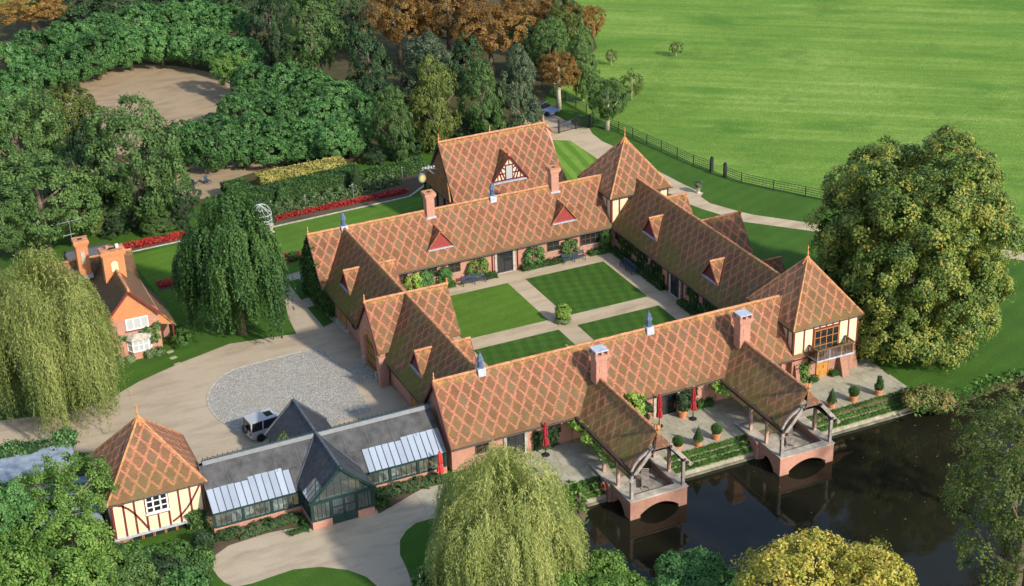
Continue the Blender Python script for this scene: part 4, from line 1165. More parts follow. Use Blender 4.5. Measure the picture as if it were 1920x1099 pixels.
# ---------------------------------------------------------------- boathouses on brick arches over the pond
def boathouse(label, x0, x1, rx, half, ze, zr, chx):
    yf, yb = -30.4, -24.1
    zp, zw = .28, -1.5
    t = thing('boathouse', label, 'boathouse', ((x0 + x1) / 2, -27, zw))
    W = x1 - x0
    def arch(u0, u1, z0, rise, k=12): return [(u0 + (u1 - u0) * i / k, z0 + rise * (1 - (2 * i / k - 1) ** 2)) for i in range(k + 1)]
    b = MB(); b.prism([(x0, zw - .9), (x0 + .9, zw - .9)] + arch(x0 + .9, x1 - .75, zw + .28, .68) + [(x1 - .75, zw - .9), (x1, zw - .9), (x1, zp - .1), (x0, zp - .1)], lambda p, q, w_: (p, w_, q), yf, yf + .5)
    for x in (x0, x1 - .5):
        b.prism([(yf + .502, zw - .9), (yf + .95, zw - .9)] + arch(yf + .95, yf + 3.0, zw + .1, .75) + [(yf + 3.0, zw - .9), (yb - 1.0, zw - .9), (yb - 1.0, zp - .1), (yf + .502, zp - .1)], lambda p, q, w_: (w_, p, q), x, x + .5)
        s = -1 if x == x0 else 1
    b.box(x0 - .28, -27.3, zw - .9, x0 - .002, -25.3, zp - .12); b.box(x1 + .002, -27.3, zw - .9, x1 + .28, -25.3, zp - .12)
    b.box(x0 - .02, yb - .99, zw, x0 + .5, yb + .25, zp - .1); b.box(x1 - .5, yb - .99, zw, x1 + .02, yb + .25, zp - .1)
    b.build('brick_base', 'brick_worn' if x0 < 0 else 'brick_pink', t)
    for (a0, b0, a1, b1) in ((x0 - .06, yf - .06, x1 + .06, yf + .72), (x0 - .06, yf + .725, x0 + .72, yf + 3.6), (x0 - .3, yf + 3.605, x0 + .72, yb + .3), (x1 - .72, yf + .725, x1 + .06, yf + 3.6), (x1 - .72, yf + 3.605, x1 + .3, yb + .3)):
        b = MB(); b.box(a0, b0, zp - .1, a1, b1, zp); b.build('coping', 'coping', t)
    b = MB(); b.box(x0 + .5, yf + .5, -.62, x1 - .5, yb + 1.0, -.42); b.build('floor', 'floor_tan' if False else 'coping', t)
    b = MB(); b.box(x0 + .5, yf + .502, -.42, x0 + .71, yb, zp - .11); b.box(x1 - .71, yf + .502, -.42, x1 - .5, yb, zp - .11); b.box(x0 + .71, yf + .502, -.42, x1 - .71, yf + .70, zp - .11); b.build('inner_wall', 'brick_worn', t)
    # posts and frame
    px0, px1 = x0 + .25, x1 - .25
    for x in (px0, px1):
        for y in (yf + .3, yf + 2.5, yf + 4.9):
            b = MB(); b.box(x - .12, y - .12, zp, x + .12, y + .12, ze + .42); b.build('post', 'timber_grey' if y < yf + 1 else 'timber_pink', t)
        b = MB(); b.box(x - .12, yf + .1, ze + .425, x + .12, -19.9, ze + .66); b.build('wall_plate', 'timber_dark', t)
    yv = yf + .35
    ym = yv + .55
    zc = zr - .85
    mb = MB()
    hw = half
    slope(mb, (rx, -17.6, zr), (rx, ym, zr), (rx - hw, yv, ze), (rx - hw, -20.2, ze), 1.4)
    slope(mb, (rx, -17.6, zr), (rx, ym, zr), (rx + hw, yv, ze), (rx + hw, -20.2, ze), .4)
    mb.build('roof', ['clay_tile', 'soffit'], t)
    mb = MB(); k = (zr - zc) / (zr - ze); slope(mb, (rx, ym, zr), (rx, ym, zr), (rx + hw * k, yv - .35, zc - .1), (rx - hw * k, yv - .35, zc - .1), .1, jit=0); mb.build('half_hip', ['clay_tile_plain', 'soffit'], t)
    ridge_run(t, (rx, ym, zr), (rx, -18.6, zr))
    b = MB(); b.tube([(rx, ym + .1, zr), (rx, ym - .1, zr + .35), (rx, ym - .05, zr + .62)], [.16, .13, .05], 7); b.tube([(rx - .2, ym, zr + .25), (rx - .16, ym - .02, zr + .75)], [.09, .02], 6); b.tube([(rx + .18, ym, zr + .2), (rx + .2, ym - .05, zr + .8)], [.08, .02], 6); b.build('finial', 'finial_clay', t)
    # front truss
    for s in (-1, 1):
        b = MB(); p0 = Vector((rx + s * hw * k, yv - .1, zc - .18)); p1 = Vector((rx + s * (hw + .05), yv - .1, ze - .16)); b.bar(p0, p1, .10, .3); b.build('barge_board', 'timber_grey', t)
        b = MB(); pts = []
        xe = px0 if s < 0 else px1
        for i in range(8):
            a = math.pi / 2 * i / 7; pts.append(Vector((rx + (xe - rx) * (1 - math.cos(a) * 0 - (1 - math.sin(math.pi / 2 - a)) * 1.0) if False else rx + (xe - rx) * math.cos(a), yv + .12, ze + .15 + (zc - ze - .45) * math.sin(a))))
        for p, q in zip(pts[:-1], pts[1:]): b.bar(p, q, .16, .2)
        b.build('brace', 'timber_grey', t)
        for z in (ze + .5, zc - .1):
            b = MB(); xx = rx + s * hw * (zr - z) / (zr - ze); b.box(xx - .1, yv - .3, z - .36, xx + .1, yv + .6, z - .14); b.build('purlin', 'timber_dark', t)
    b = MB(); b.box(rx - hw * k - .25, yv + .02, zc - .42, rx + hw * k + .25, yv + .22, zc - .2); b.build('collar_beam', 'timber_grey', t)
    for y in (yf + 2.5, yf + 4.9):
        b = MB(); b.box(px0, y - .09, ze + .44, px1, y + .09, ze + .62); b.build('tie_beam', 'timber_dark', t)
    chimney(t, chx, -19.55, 4.2, 7.75, 1.02, 1.0)
    return t
b1 = boathouse('boathouse beside the willow with a mossy tiled roof, lifebuoy and brick arches', -9.3, -4.15, -6.45, 2.75, 2.1, 5.45, -6.35)
b2 = boathouse('boathouse beside the balcony tower on sunlit pink brick arches', 4.65, 9.9, 7.62, 2.8, 2.05, 5.45, 7.6)

# ---------------------------------------------------------------- glasshouse
gh = thing('glasshouse', 'long green framed glasshouse with a gabled glazed porch and blinds under its ridge', 'glasshouse', (-30, -16.5, 0))
GX0, GX1, GY, GZ, GE, GEY = -39.7, -20.3, -16.45, 4.8, 2.05, -19.6
PX0, PX1, PCX, PZ, PY = -32.75, -27.6, -30.15, 4.95, -22.45
gs = (GZ - GE) / (GY - GEY)
def onf(y): return GZ - (GY - y) * gs
b = MB()
for x0, x1, yy in ((GX0, PX0, -19.5), (PX1, GX1, -19.5)): b.box(x0, yy, 0, x1, yy + .3, .62)
b.box(PX0 + .05, PY + .1, 0, -31.1, PY + .4, .72); b.box(-29.0, PY + .1, 0, PX1 - .05, PY + .4, .72)
b.box(PX0 + .05, PY + .402, 0, PX0 + .35, -19.5, .72); b.box(PX1 - .35, PY + .402, 0, PX1 - .05, -19.5, .72)
b.box(GX0, -13.5, 0, GX1, -13.2, 1.2)
b.build('plinth', 'brick_pink', gh)
b = MB(); b.box(GX0, -19.2, .0, GX1, -13.5, .04); b.box(PX0 + .35, PY + .4, .0, PX1 - .35, -19.2, .041); b.build('floor', 'floor_tan', gh)
def glazed_wall(ax, c, u0, u1, z0, z1, nb, mul):
    L = (u1 - u0)
    for i in range(nb + 1):
        u = u0 + L * i / nb; b = MB(); abox(b, ax, c, u - .11, u + .11, -.1, .1, z0, z1); b.build('post', 'iron_green', gh)
    for i in range(nb):
        a, q = u0 + L * i / nb + .11, u0 + L * (i + 1) / nb - .11
        b = MB(); abox(b, ax, c, a, q, -.015, 0., z0 + .05, z1 - .05); b.build('wall_pane', 'clear_glass', gh)
        for j in range(1, mul):
            u = a + (q - a) * j / mul; b = MB(); abox(b, ax, c, u - .022, u + .022, -.035, .025, z0 + .05, z1 - .05); b.build('mullion', 'iron_green', gh)
    for za, zb in ((z0 - .08, z0 + .05), (z1 - .09, z1 + .05)): b = MB(); abox(b, ax, c, u0, u1, -.11, .115, za, zb); b.build('rail', 'iron_green', gh)
glazed_wall('-y', -19.42, GX0 + .1, PX0, .70, 1.95, 3, 5)
glazed_wall('-y', -19.42, PX1, GX1 - .1, .70, 1.95, 3, 5)
glazed_wall('-y', PY + .2, PX0 + .1, -31.1, .80, 2.35, 1, 4); glazed_wall('-y', PY + .2, -29.0, PX1 - .1, .80, 2.35, 1, 4)
glazed_wall('-x', PX0 + .15, PY + .25, -19.6, .80, 2.35, 2, 3); glazed_wall('+x', PX1 - .15, PY + .25, -19.6, .80, 2.35, 2, 3)
d = bpy.data.objects.new('porch_door', None); col.objects.link(d); d.parent = gh
for k in range(2):
    u0 = -31.05 + 1.0 * k; b = MB()
    abox(b, '-y', PY + .2, u0 + .02, u0 + .98, -.03, .03, .05, .85)
    for z in (2.25, 1.5): abox(b, '-y', PY + .2, u0 + .09, u0 + .91, -.03, .03, z, z + .09)
    abox(b, '-y', PY + .2, u0 + .02, u0 + .09, -.03, .03, .85, 2.34); abox(b, '-y', PY + .2, u0 + .91, u0 + .98, -.03, .03, .85, 2.34)
    b.build('door_leaf', 'iron_green', d)
    b = MB(); abox(b, '-y', PY + .2, u0 + .09, u0 + .91, -.008, .004, .85, 2.3); b.build('pane', 'clear_glass', d)
b = MB(); b.box(PX0, PY + .08, 2.4, PX1, PY + .32, 2.56); b.build('lintel', 'iron_green', gh)
# gable glazing
for k in range(8):
    u0, u1 = PX0 + .2 + 4.75 * k / 8, PX0 + .2 + 4.75 * (k + 1) / 8
    h = lambda u: max(2.58, PZ - .12 - abs(u - PCX) * (PZ - 2.45) / 2.58)
    b = MB(); b.prism([(u0 + .02, 2.57), (u1 - .02, 2.57), (u1 - .02, h(u1)), (u0 + .02, h(u0))], lambda p, q, w_: (p, w_, q), PY + .18, PY + .195); b.build('gable_pane', 'clear_glass', gh)
    b = MB(); b.box(u1 - .02, PY + .17, 2.57, u1 + .02, PY + .23, h(u1)); b.build('mullion', 'iron_green', gh)
for yy, m in ((PY, 'iron_green'), (-10.75, 'iron_ridge')):
    for s in (-1, 1):
        b = MB(); b.bar((PCX, yy + .05, PZ + .02), (PCX + s * 2.7, yy + .05, 2.38), .14, .22); b.build('barge_board', m, gh)
# main slopes: blinds above, panes with sky reflection painted into their colour below
split = -18.15
for x0, x1 in ((GX0, PX0 - .3), (PX1 + .6, GX1)):
    k = 12; 
    for i in range(k):
        a, q = x0 + (x1 - x0) * i / k, x0 + (x1 - x0) * (i + 1) / k
        up_ = split + (.0, .0, .16, .16)[i * 4 // k] * (1 if i % 3 else .9)
        vs = [(a + .025, GEY - .05, GE - .03), (q - .025, GEY - .05, GE - .03), (q - .025, up_, onf(up_)), (a + .025, up_, onf(up_))]
        dz = rnd.uniform(-.012, .012)
        vs = [(x, y, z + .05 + dz * (1 if j > 1 else -1)) for j, (x, y, z) in enumerate(vs)]
        b = MB(); b.add(vs + [(x, y, z - .02) for x, y, z in vs], [(0, 1, 2, 3), (7, 6, 5, 4), (0, 4, 5, 1), (1, 5, 6, 2), (2, 6, 7, 3), (3, 7, 4, 0)]); b.build('roof_pane', 'painted_sky_glass', gh)
        b = MB(); b.bar((a, GEY - .08, GE + .03), (a, split, onf(split) + .06), .045, .07); b.build('glazing_bar', 'iron_green', gh)
    b = MB(); b.bar((x0, GEY - .08, GE - .03), (x1, GEY - .08, GE - .03), .12, .12); b.build('gutter', 'iron_green', gh)
for x0, x1 in ((PX0 - .3, PX0 + .95), (PX1 - .95, PX1 + .58)):
    b = MB(); vs = [(x0 + .02, GEY, GE + .05), (x1 - .01, GEY, GE + .05), (x1 - .01, split, onf(split) + .05), (x0 + .02, split, onf(split) + .05)]
    b.add(vs + [(x, y, z - .02) for x, y, z in vs], [(0, 1, 2, 3), (7, 6, 5, 4), (0, 4, 5, 1), (1, 5, 6, 2), (2, 6, 7, 3), (3, 7, 4, 0)]); b.build('roof_blind', 'shade_cloth', gh)
for x0, x1 in ((GX0, PCX), (PCX, GX1)):
    k = 5
    for i in range(k):
        a, q = x0 + (x1 - x0) * i / k, x0 + (x1 - x0) * (i + 1) / k
        yb_ = split - .02
        for (y0, y1, s, nm) in ((yb_, GY - .18, 1, 'roof_blind'), (-13.25, GY + .18, -1, 'rear_blind')):
            z0 = onf(y0) if s > 0 else GE; z1 = onf(y1) if s > 0 else GZ - .18 * gs
            h_ = .03 + .02 * (i % 2)
            vs = [(a + .02, y0, z0 + h_), (q - .02, y0, z0 + h_), (q - .02, y1, z1 + h_), (a + .02, y1, z1 + h_)]
            b = MB(); b.add(vs + [(x, y, z - .02) for x, y, z in vs], [(0, 1, 2, 3), (7, 6, 5, 4), (0, 4, 5, 1), (1, 5, 6, 2), (2, 6, 7, 3), (3, 7, 4, 0)]); b.build(nm, 'shade_cloth', gh)
        b = MB(); b.bar((a, yb_, onf(yb_) + .06), (a, GY, GZ + .04), .04, .05); b.build('glazing_bar', 'iron_ridge', gh)
b = MB(); b.prism([(-.28, -.17), (.28, -.17), (.1, .1), (-.1, .1)], lambda u, v, w_: (w_, GY + u, GZ + .05 + v), GX0 + .3, GX1); b.build('ridge_cap', 'iron_ridge', gh)
b = MB()
x = GX0 + .4
while x < GX1 - .1:
    b.bar((x, GY, GZ + .1), (x, GY, GZ + .42), .035, .035); b.bar((x, GY, GZ + .36), (x + .2, GY, GZ + .2), .025, .025); b.bar((x + .4, GY, GZ + .36), (x + .2, GY, GZ + .2), .025, .025); x += .4
b.bar((GX0 + .3, GY, GZ + .28), (GX1, GY, GZ + .28), .02, .02)
tag(b.build('cresting', 'iron_green', gh), kind='stuff')
# cross roof
for s in (-1, 1):
    for (y0, y1, yo) in ((PY - .05, -16.45, 0), (-16.45, -10.7, 0)):
        E0, E1 = 2.42, PZ
        k = 3
        for i in range(k):
            a, q = y0 + (y1 - y0) * i / k, y0 + (y1 - y0) * (i + 1) / k
            hh = .42 if (s < 0 and ((yo == 0 and y0 < -20 and i == 0) or y0 > -17 and i == 1 + 1 * 0)) else 0.
            lo = .0
            def P_(y, f): return (PCX + s * 2.62 * (1 - f), y, E0 + (E1 - E0) * f + .03 + .015 * (i % 2))
            vs = [P_(a + .02, hh), P_(q - .02, hh), P_(q - .02, 1), P_(a + .02, 1)]
            b = MB(); b.add(vs + [(x, y, z - .02) for x, y, z in vs], [(0, 1, 2, 3), (7, 6, 5, 4), (0, 4, 5, 1), (1, 5, 6, 2), (2, 6, 7, 3), (3, 7, 4, 0)]); b.build('cross_blind', 'slate_dark', gh)
            if hh:
                for j in range(4):
                    ya, yq = a + (q - a) * j / 4, a + (q - a) * (j + 1) / 4
                    vs = [P_(ya + .02, 0), P_(yq - .02, 0), P_(yq - .02, hh), P_(ya + .02, hh)]
                    b = MB(); b.add(vs, [(0, 1, 2, 3)]); b.build('roof_pane', 'clear_glass', gh)
                    b = MB(); b.bar(P_(ya, 0), P_(ya, hh), .04, .05); b.build('glazing_bar', 'iron_green', gh)
b = MB(); b.bar((PCX, PY - .1, PZ + .07), (PCX, -10.65, PZ + .07), .2, .14); b.build('ridge_cap', 'iron_ridge', gh)
for (x0, y0, z0, x1, y1, z1) in ((PCX, GY, PZ + .02, PX0 - .05, -19.2, 2.5), (PCX, GY, PZ + .02, PX1 + .05, -19.2, 2.5)):
    b = MB(); b.bar((x0, y0, z0), (x1, y1, z1), .1, .1); b.build('valley_bar', 'iron_ridge', gh)
b = MB(); 
for k in range(24): b.box(PCX - .02, PY + k * .48, PZ + .14, PCX + .02, PY + k * .48 + .06, PZ + .3)
tag(b.build('cresting', 'iron_ridge', gh), kind='stuff')
finial(gh, (PCX, PY - .05, PZ + .15), .7, 'iron_green')
b = MB(); b.box(PX0 + .2, -10.9, 0, PX1 - .2, -10.75, 2.4); b.prism([(PX0 + .2, 2.4), (PX1 - .2, 2.4), (PCX, PZ - .1)], lambda p, q, w_: (p, w_, q), -10.9, -10.75); b.build('rear_gable', 'slate_dark', gh)

# ---------------------------------------------------------------- pavilion at the end of the glasshouse
pv = thing('pavilion', 'square pavilion with cream half timbered storey and steep pyramid roof beside the glasshouse', 'pavilion', (-43.3, -13.97, 0))
hip_roof(pv, -43.3, -13.97, 3.9, 3.95, 8.75, (.45, .1, .1, .3))
b = MB(); b.box(-46.85, -17.5, .62, -39.75, -10.4, 3.98); b.build('plaster_wall', 'render_cream', pv)
b = MB(); b.box(-46.8, -17.3, -.9, -39.8, -10.5, .6); b.build('base_wall', 'brick_worn', pv)
b = MB(); b.box(-46.95, -17.68, .56, -39.65, -10.4, .70); b.build('string_course', 'lead', pv)
fz = lambda u: .72 + 3.2 * u
frame_wall(pv, '-y', -17.5, -46.85, -39.75, .70, 3.9, (.012, .13, .245, .365, .605, .725, .85, .985), rails=((0, 1, 3.86), (.36, .61, 2.05)),
           braces=((.0, 3.72, .36, .95, .75), (.63, .95, .98, 3.8, -.5)))
b = MB(); abox(b, '-y', -17.5, -46.85 + 7.1 * .485 - .07, -46.85 + 7.1 * .485 + .07, -.02, .045, .7, 2.0); b.build('timber', 'timber_red', pv)
window(pv, '-y', -17.52, -46.85 + 7.1 * .485, 2.2, 3.75, 1.72, 3, 3, 'frame_white', 'window_glass', .11, sill='frame_white', bars=.06)
frame_wall(pv, '-x', -46.85, -17.5, -10.4, .70, 3.9, (.012, .25, .5, .75, .985))
for k in range(6): window(pv, '-y', -17.32, -45.2 + .88 * k, -.45, .5, .82, 1, 1, 'frame_orange', 'window_glass', .06, sill=None)

# ---------------------------------------------------------------- cottage
ct = thing('cottage', 'red brick cottage with an orange gable, white windows and two chimneys beside the big willow', 'cottage', (-38.4, 15.5, 0))
CY0, CY1, CX, CZ, CE, CH = 12.5, 19.9, -38.45, 7.1, 4.25, 2.62
b = MB(); b.prism([(CX - 2.45, 0), (CX + 2.5, 0), (CX + 2.5, CE + .2), (CX - 2.45, CE + .2)], lambda p, q, w_: (p, w_, q), CY0, CY1); b.box(CX - 5.5, CY1, 0, CX + 2.3, CY1 + 4.6, 4.2); b.build('wall', 'brick_pink', ct)
b = MB(); b.prism([(CX - 2.5, CE - .15), (CX + 2.55, CE - .15), (CX + 2.55, CE + .15), (CX, CZ - .25), (CX - 2.5, CE + .15)], lambda p, q, w_: (p, w_, q), CY0 - .06, CY0 + .2); b.build('gable', 'brick_orange', ct)
gable_roof(ct, 'y', CX, CY0 - .4, CY1 + 1.5, CH, CZ, CE, (.5, .3), True, mat_='cottage_tile', fin=(.35, 0))
gable_roof(ct, 'x', CY1 + 2.2, CX - 5.9, CX + 2.5, 2.6, 6.7, 4.0, (.4, .4), True, 'rear_roof', mat_='cottage_tile')
mb = MB(); slope(mb, (CX + 2.3, CY0 + .5, CE + .2), (CX + 2.3, CY1 - .5, CE + .2), (CX + 4.15, CY1 - .5, 2.15), (CX + 4.15, CY0 + .5, 2.15), .3); mb.build('porch_roof', ['cottage_tile', 'timber_red'], ct)
b = MB(); b.prism([(CX + 2.5, 2.6), (CX + 3.9, 2.2), (CX + 2.5, 4.0)], lambda p, q, w_: (p, w_, q), CY0 + .65, CY0 + .8); b.build('porch_gable', 'brick_orange', ct)
b = MB(); b.box(CX + 2.5, CY0 + 2.6, 0, CX + 3.8, CY1 - .6, 2.5); b.build('porch_wall', 'brick_worn', ct)
for y in (CY0 + .75,):
    b = MB(); b.box(CX + 3.75, y - .08, 0, CX + 3.9, y + .08, 2.4); b.build('porch_post', 'timber_red', ct)
barge(ct, 'y', CX, CY0 - .42, CH, CZ, CE, 'timber_red', .2)
window(ct, '-y', CY0, CX + .42, 2.85, 4.05, 2.1, 3, 1, 'frame_white', 'curtain_glass', .1, sill='timber_red', bars=.05)
b = MB(); bayp = [(CX - .75, 0), (CX - .35, -.55), (CX + 1.15, -.55), (CX + 1.5, 0)]
b.prism(bayp, lambda p, q, w_: (p, CY0 + q, w_), 0, .75); b.build('bay_base', 'brick_pink', ct)
bay = bpy.data.objects.new('bay_window', None); col.objects.link(bay); bay.parent = ct
for (p, q, n_) in ((bayp[0], bayp[1], 1), (bayp[1], bayp[2], 3), (bayp[2], bayp[3], 1)):
    p_, q_ = Vector((p[0], CY0 + p[1], 0)), Vector((q[0], CY0 + q[1], 0))
    for k in range(n_):
        a, e = p_.lerp(q_, k / n_), p_.lerp(q_, (k + 1) / n_)
        b = MB()
        for z0, z1 in ((.76, .86), (1.88, 1.98), (1.42, 1.47)): b.bar((a.x, a.y, (z0 + z1) / 2), (e.x, e.y, (z0 + z1) / 2), .09, z1 - z0)
        for t_ in (.05, .95): w0 = a.lerp(e, t_); b.bar((w0.x, w0.y, .86), (w0.x, w0.y, 1.88), .07, .07)
        b.build('window_frame', 'frame_white', bay)
        b = MB(); b.add([(a.x, a.y, .85), (e.x, e.y, .85), (e.x, e.y, 1.9), (a.x, a.y, 1.9)], [(0, 1, 2, 3)]); b.build('pane', 'curtain_glass', bay)
b = MB(); o_ = [(CX - .95, 0), (CX - .45, -.75), (CX + 1.25, -.75), (CX + 1.7, 0)]
i_ = [(CX - .4, 0), (CX - .1, -.3), (CX + .9, -.3), (CX + 1.15, 0)]
b.add([(p[0], CY0 + p[1] + .0, 1.98) for p in o_] + [(p[0], CY0 + p[1], 2.5) for p in i_], [(0, 1, 5, 4), (1, 2, 6, 5), (2, 3, 7, 6), (4, 5, 6, 7), (3, 2, 1, 0)], 0); b.build('bay_roof', 'stone', ct)
chimney(ct, CX - .1, 17.6, 5.0, 9.1, 2.0, 1.05, 'brick_orange', 'pot')
b = MB(); b.prism([(-.32, 7.0)] + [(.32 * math.cos(a) * 1, 7.75 + .3 * math.sin(a)) for a in [math.pi * (1 - k / 8) for k in range(9)]] + [(.32, 7.0)], lambda p, q, w_: (CX - .1 + p, w_, q), 17.03, 17.07); b.build('niche', 'render_cream', ct)
chimney(ct, CX - 2.4, 20.8, 5.4, 9.3, 1.1, 1.0, 'brick_orange', 'pot')
b = MB(); b.box(CX - 2.58, 20.26, 7.0, CX - 2.22, 20.295, 8.3); b.build('niche', 'stone', ct)
b = MB(); b.tube([(CX - .5, 17.7, 9.1), (CX - .5, 17.7, 9.5)], .13, 8); b.build('chimney_pot', 'terracotta', ct)
b = MB(); b.tube([(CX + .45, 17.7, 9.1), (CX + .45, 17.7, 9.45)], .16, 8); b.build('cowl', 'frame_white', ct)
an = thing('aerial', 'thin metal television aerial on the rear cottage chimney', 'aerial', (CX - 3.1, 20.9, 9.2))
b = MB(); b.tube([(CX - 3.1, 20.9, 8.4), (CX - 3.1, 20.9, 11.3)], .028, 5); b.tube([(CX - 4.2, 20.9, 11.2), (CX - 1.9, 20.9, 11.35)], .022, 5); b.tube([(CX - 3.8, 20.9, 9.9), (CX - 2.8, 20.9, 9.95)], .035, 5)
for k in range(6): b.tube([(CX - 4.0 + .4 * k, 20.5, 11.23), (CX - 4.0 + .4 * k, 21.3, 11.23)], .02, 4)
b.build('mast', 'steel', an)
dk = thing('dark_shed', 'dark slate roofed outhouse between the cottage chimneys and the trees', 'shed', (-39.6, 25.4, 0))
b = MB(); b.box(-41.6, 23.6, 0, -37.6, 27.2, 3.2); b.build('wall', 'shed_board', dk)
mb = MB(); slope(mb, (-41.9, 25.4, 6.4), (-37.4, 25.4, 6.4), (-37.4, 23.3, 3.1), (-41.9, 23.3, 3.1), 0); slope(mb, (-41.9, 25.4, 6.4), (-37.4, 25.4, 6.4), (-37.4, 27.5, 3.1), (-41.9, 27.5, 3.1), 0); mb.build('roof', ['slate_dark', 'soffit'], dk)

# flat roofed sheds at the left edge
for (x0, y0, x1, y1, zt, lb) in ((-60.5, -8.6, -47.6, -4.3, 2.6, 'long felt roofed shed with ivy along its back edge'), (-56, -17.5, -47.4, -9.6, 2.2, 'low grey felt roof half hidden by the pale leaved tree')):
    t = thing('flat_roof_shed', lb, 'shed', ((x0 + x1) / 2, (y0 + y1) / 2, 0))
    b = MB(); b.box(x0 + .2, y0 + .2, -.6, x1 - .2, y1 - .2, zt - .1); b.build('wall', 'shed_board', t)
    b = MB(); b.box(x0, y0, zt - .1, x1, y1, zt); b.build('flat_roof', 'felt_roof', t)
    for y_, z_ in ((y1 - .15, zt + .002), (y0 - .04, zt - .2)): b = MB(); b.box(x0, y_, z_, x1, y_ + (.15 if y_ > y0 else .038), z_ + .2); b.build('fascia', 'shed_board', t)

# ---------------------------------------------------------------- trees
ORD = ['first', 'second', 'third', 'fourth', 'fifth', 'sixth', 'seventh', 'eighth', 'ninth', 'tenth', 'eleventh', 'twelfth', 'thirteenth', 'fourteenth']
def lobes_round(seed, k=10, core=.78, d=.52, r=.44):
    g = random.Random(seed); L = [(0, 0, 0, core, core, core)]
    for i in range(k):
        a = 2.399 * i + g.uniform(-.3, .3); z = -.55 + 1.4 * (i + .5) / k; q = math.sqrt(max(1 - z * z, .1))
        rr = r * g.uniform(.75, 1.2); dd = d * g.uniform(.9, 1.15)
        L.append((dd * q * math.cos(a), dd * q * math.sin(a), dd * z, rr, rr, rr * .9))
    return L
def lobes_tall(seed, k=12):
    g = random.Random(seed); L = []
    for i in range(k):
        z = -.72 + 1.5 * i / (k - 1); w_ = .78 * math.sqrt(max(1 - ((z + .25) / 1.25) ** 2, .03))
        a = g.uniform(0, 6.28); dd = w_ * .42
        L.append((dd * math.cos(a), dd * math.sin(a), z, w_ * .72 + .05, w_ * .72 + .05, .34))
    return L
UNIT = {}
def unit_crown(kind, v):
    if (kind, v) in UNIT: return UNIT[kind, v]
    sd = 17 * v + len(kind) * 3
    if kind == 'plane': me = crown('crown', 'leaf_plane', sd, lobes_round(sd, 9, .82, .5, .45), 420, 50, .14, .042, -.9, .1, .14, .15)[0]
    elif kind == 'bright': me = crown('crown', 'leaf_bright', sd, lobes_round(sd, 8), 340, 48, .15, .042, -.7, .1, .2)[0]
    elif kind == 'oak': me = crown('crown', 'leaf_oak', sd, lobes_round(sd, 13, .66, .62, .40), 760, 52, .115, .026, -.92, .08, .2)[0]
    elif kind == 'yellow': me = crown('crown', 'leaf_yellowgreen', sd, lobes_round(sd, 11, .68, .58, .42), 620, 50, .12, .030, -.92, .08, .2)[0]
    elif kind == 'rust': me = crown('crown', 'leaf_rust', sd, lobes_round(sd, 14, .62, .64, .38), 760, 50, .11, .025, -.92, .08, .2)[0]
    elif kind == 'dark': me = crown('crown', 'leaf_dark', sd, lobes_tall(sd, 12), 420, 44, .13, .036, -.6, .1, .2)[0]
    elif kind == 'cone': me = crown('crown', 'leaf_greygreen', sd, lobes_tall(sd, 11), 640, 56, .12, .029, -.7, .08, .16, .2)[0]
    elif kind == 'green': me = crown('crown', 'leaf_oak', sd, lobes_tall(sd, 11), 640, 56, .12, .029, -.7, .08, .16)[0]
    elif kind == 'ycone': me = crown('crown', 'leaf_yellowgreen', sd, lobes_tall(sd, 10), 620, 54, .12, .030, -.7, .08, .16)[0]
    elif kind == 'sparse': me = crown('crown', 'leaf_yellowgreen', sd, lobes_round(sd, 8, .72, .5, .42), 260, 30, .14, .034, -.9, .15, .2)[0]
    UNIT[kind, v] = me
    return me
tcount = [0]
def trunk(parent, zc, r, h, m='bark', rad=None, limbs=5):
    g = random.Random(tcount[0] + 50)
    b = MB(); rad = rad or max(.12, r * .065)
    top = zc + h * .25
    pts = [(0, 0, -.05), (g.uniform(-.1, .1), g.uniform(-.1, .1), top * .4), (g.uniform(-.2, .2), g.uniform(-.2, .2), top)]
    b.tube(pts, [rad * 1.35, rad, rad * .4], 8)
    for i in range(limbs):
        a = 2.4 * i + g.random(); z0 = top * g.uniform(.35, .8)
        q = (r * .62 * math.cos(a), r * .62 * math.sin(a), z0 + h * g.uniform(.2, .6))
        b.tube([(0, 0, z0), (q[0] * .5, q[1] * .5, z0 + (q[2] - z0) * .35), q], [rad * .55, rad * .38, rad * .12], 5)
    return b.build('trunk', m, parent, True, world=False)
def tree(name, label, kind, x, y, r, h, zc, group=None, v=None, bark='bark', cat='tree', rad=None):
    tcount[0] += 1
    t = thing(name, label, cat, (x, y, 0), 0, group)
    v = tcount[0] % 2 if v is None else v
    g = random.Random(tcount[0])
    link('crown', unit_crown(kind, v), t, (0, 0, zc - .10 * h), (g.uniform(-.06, .06), g.uniform(-.06, .06), g.uniform(0, 6.28)), (r * g.uniform(1.0, 1.1), r * g.uniform(1.0, 1.1), h * g.uniform(.98, 1.08)))
    trunk(t, zc, r, h, bark, rad)
    return t
RING = 'clipped plane trees in the ring behind the sandy arena'
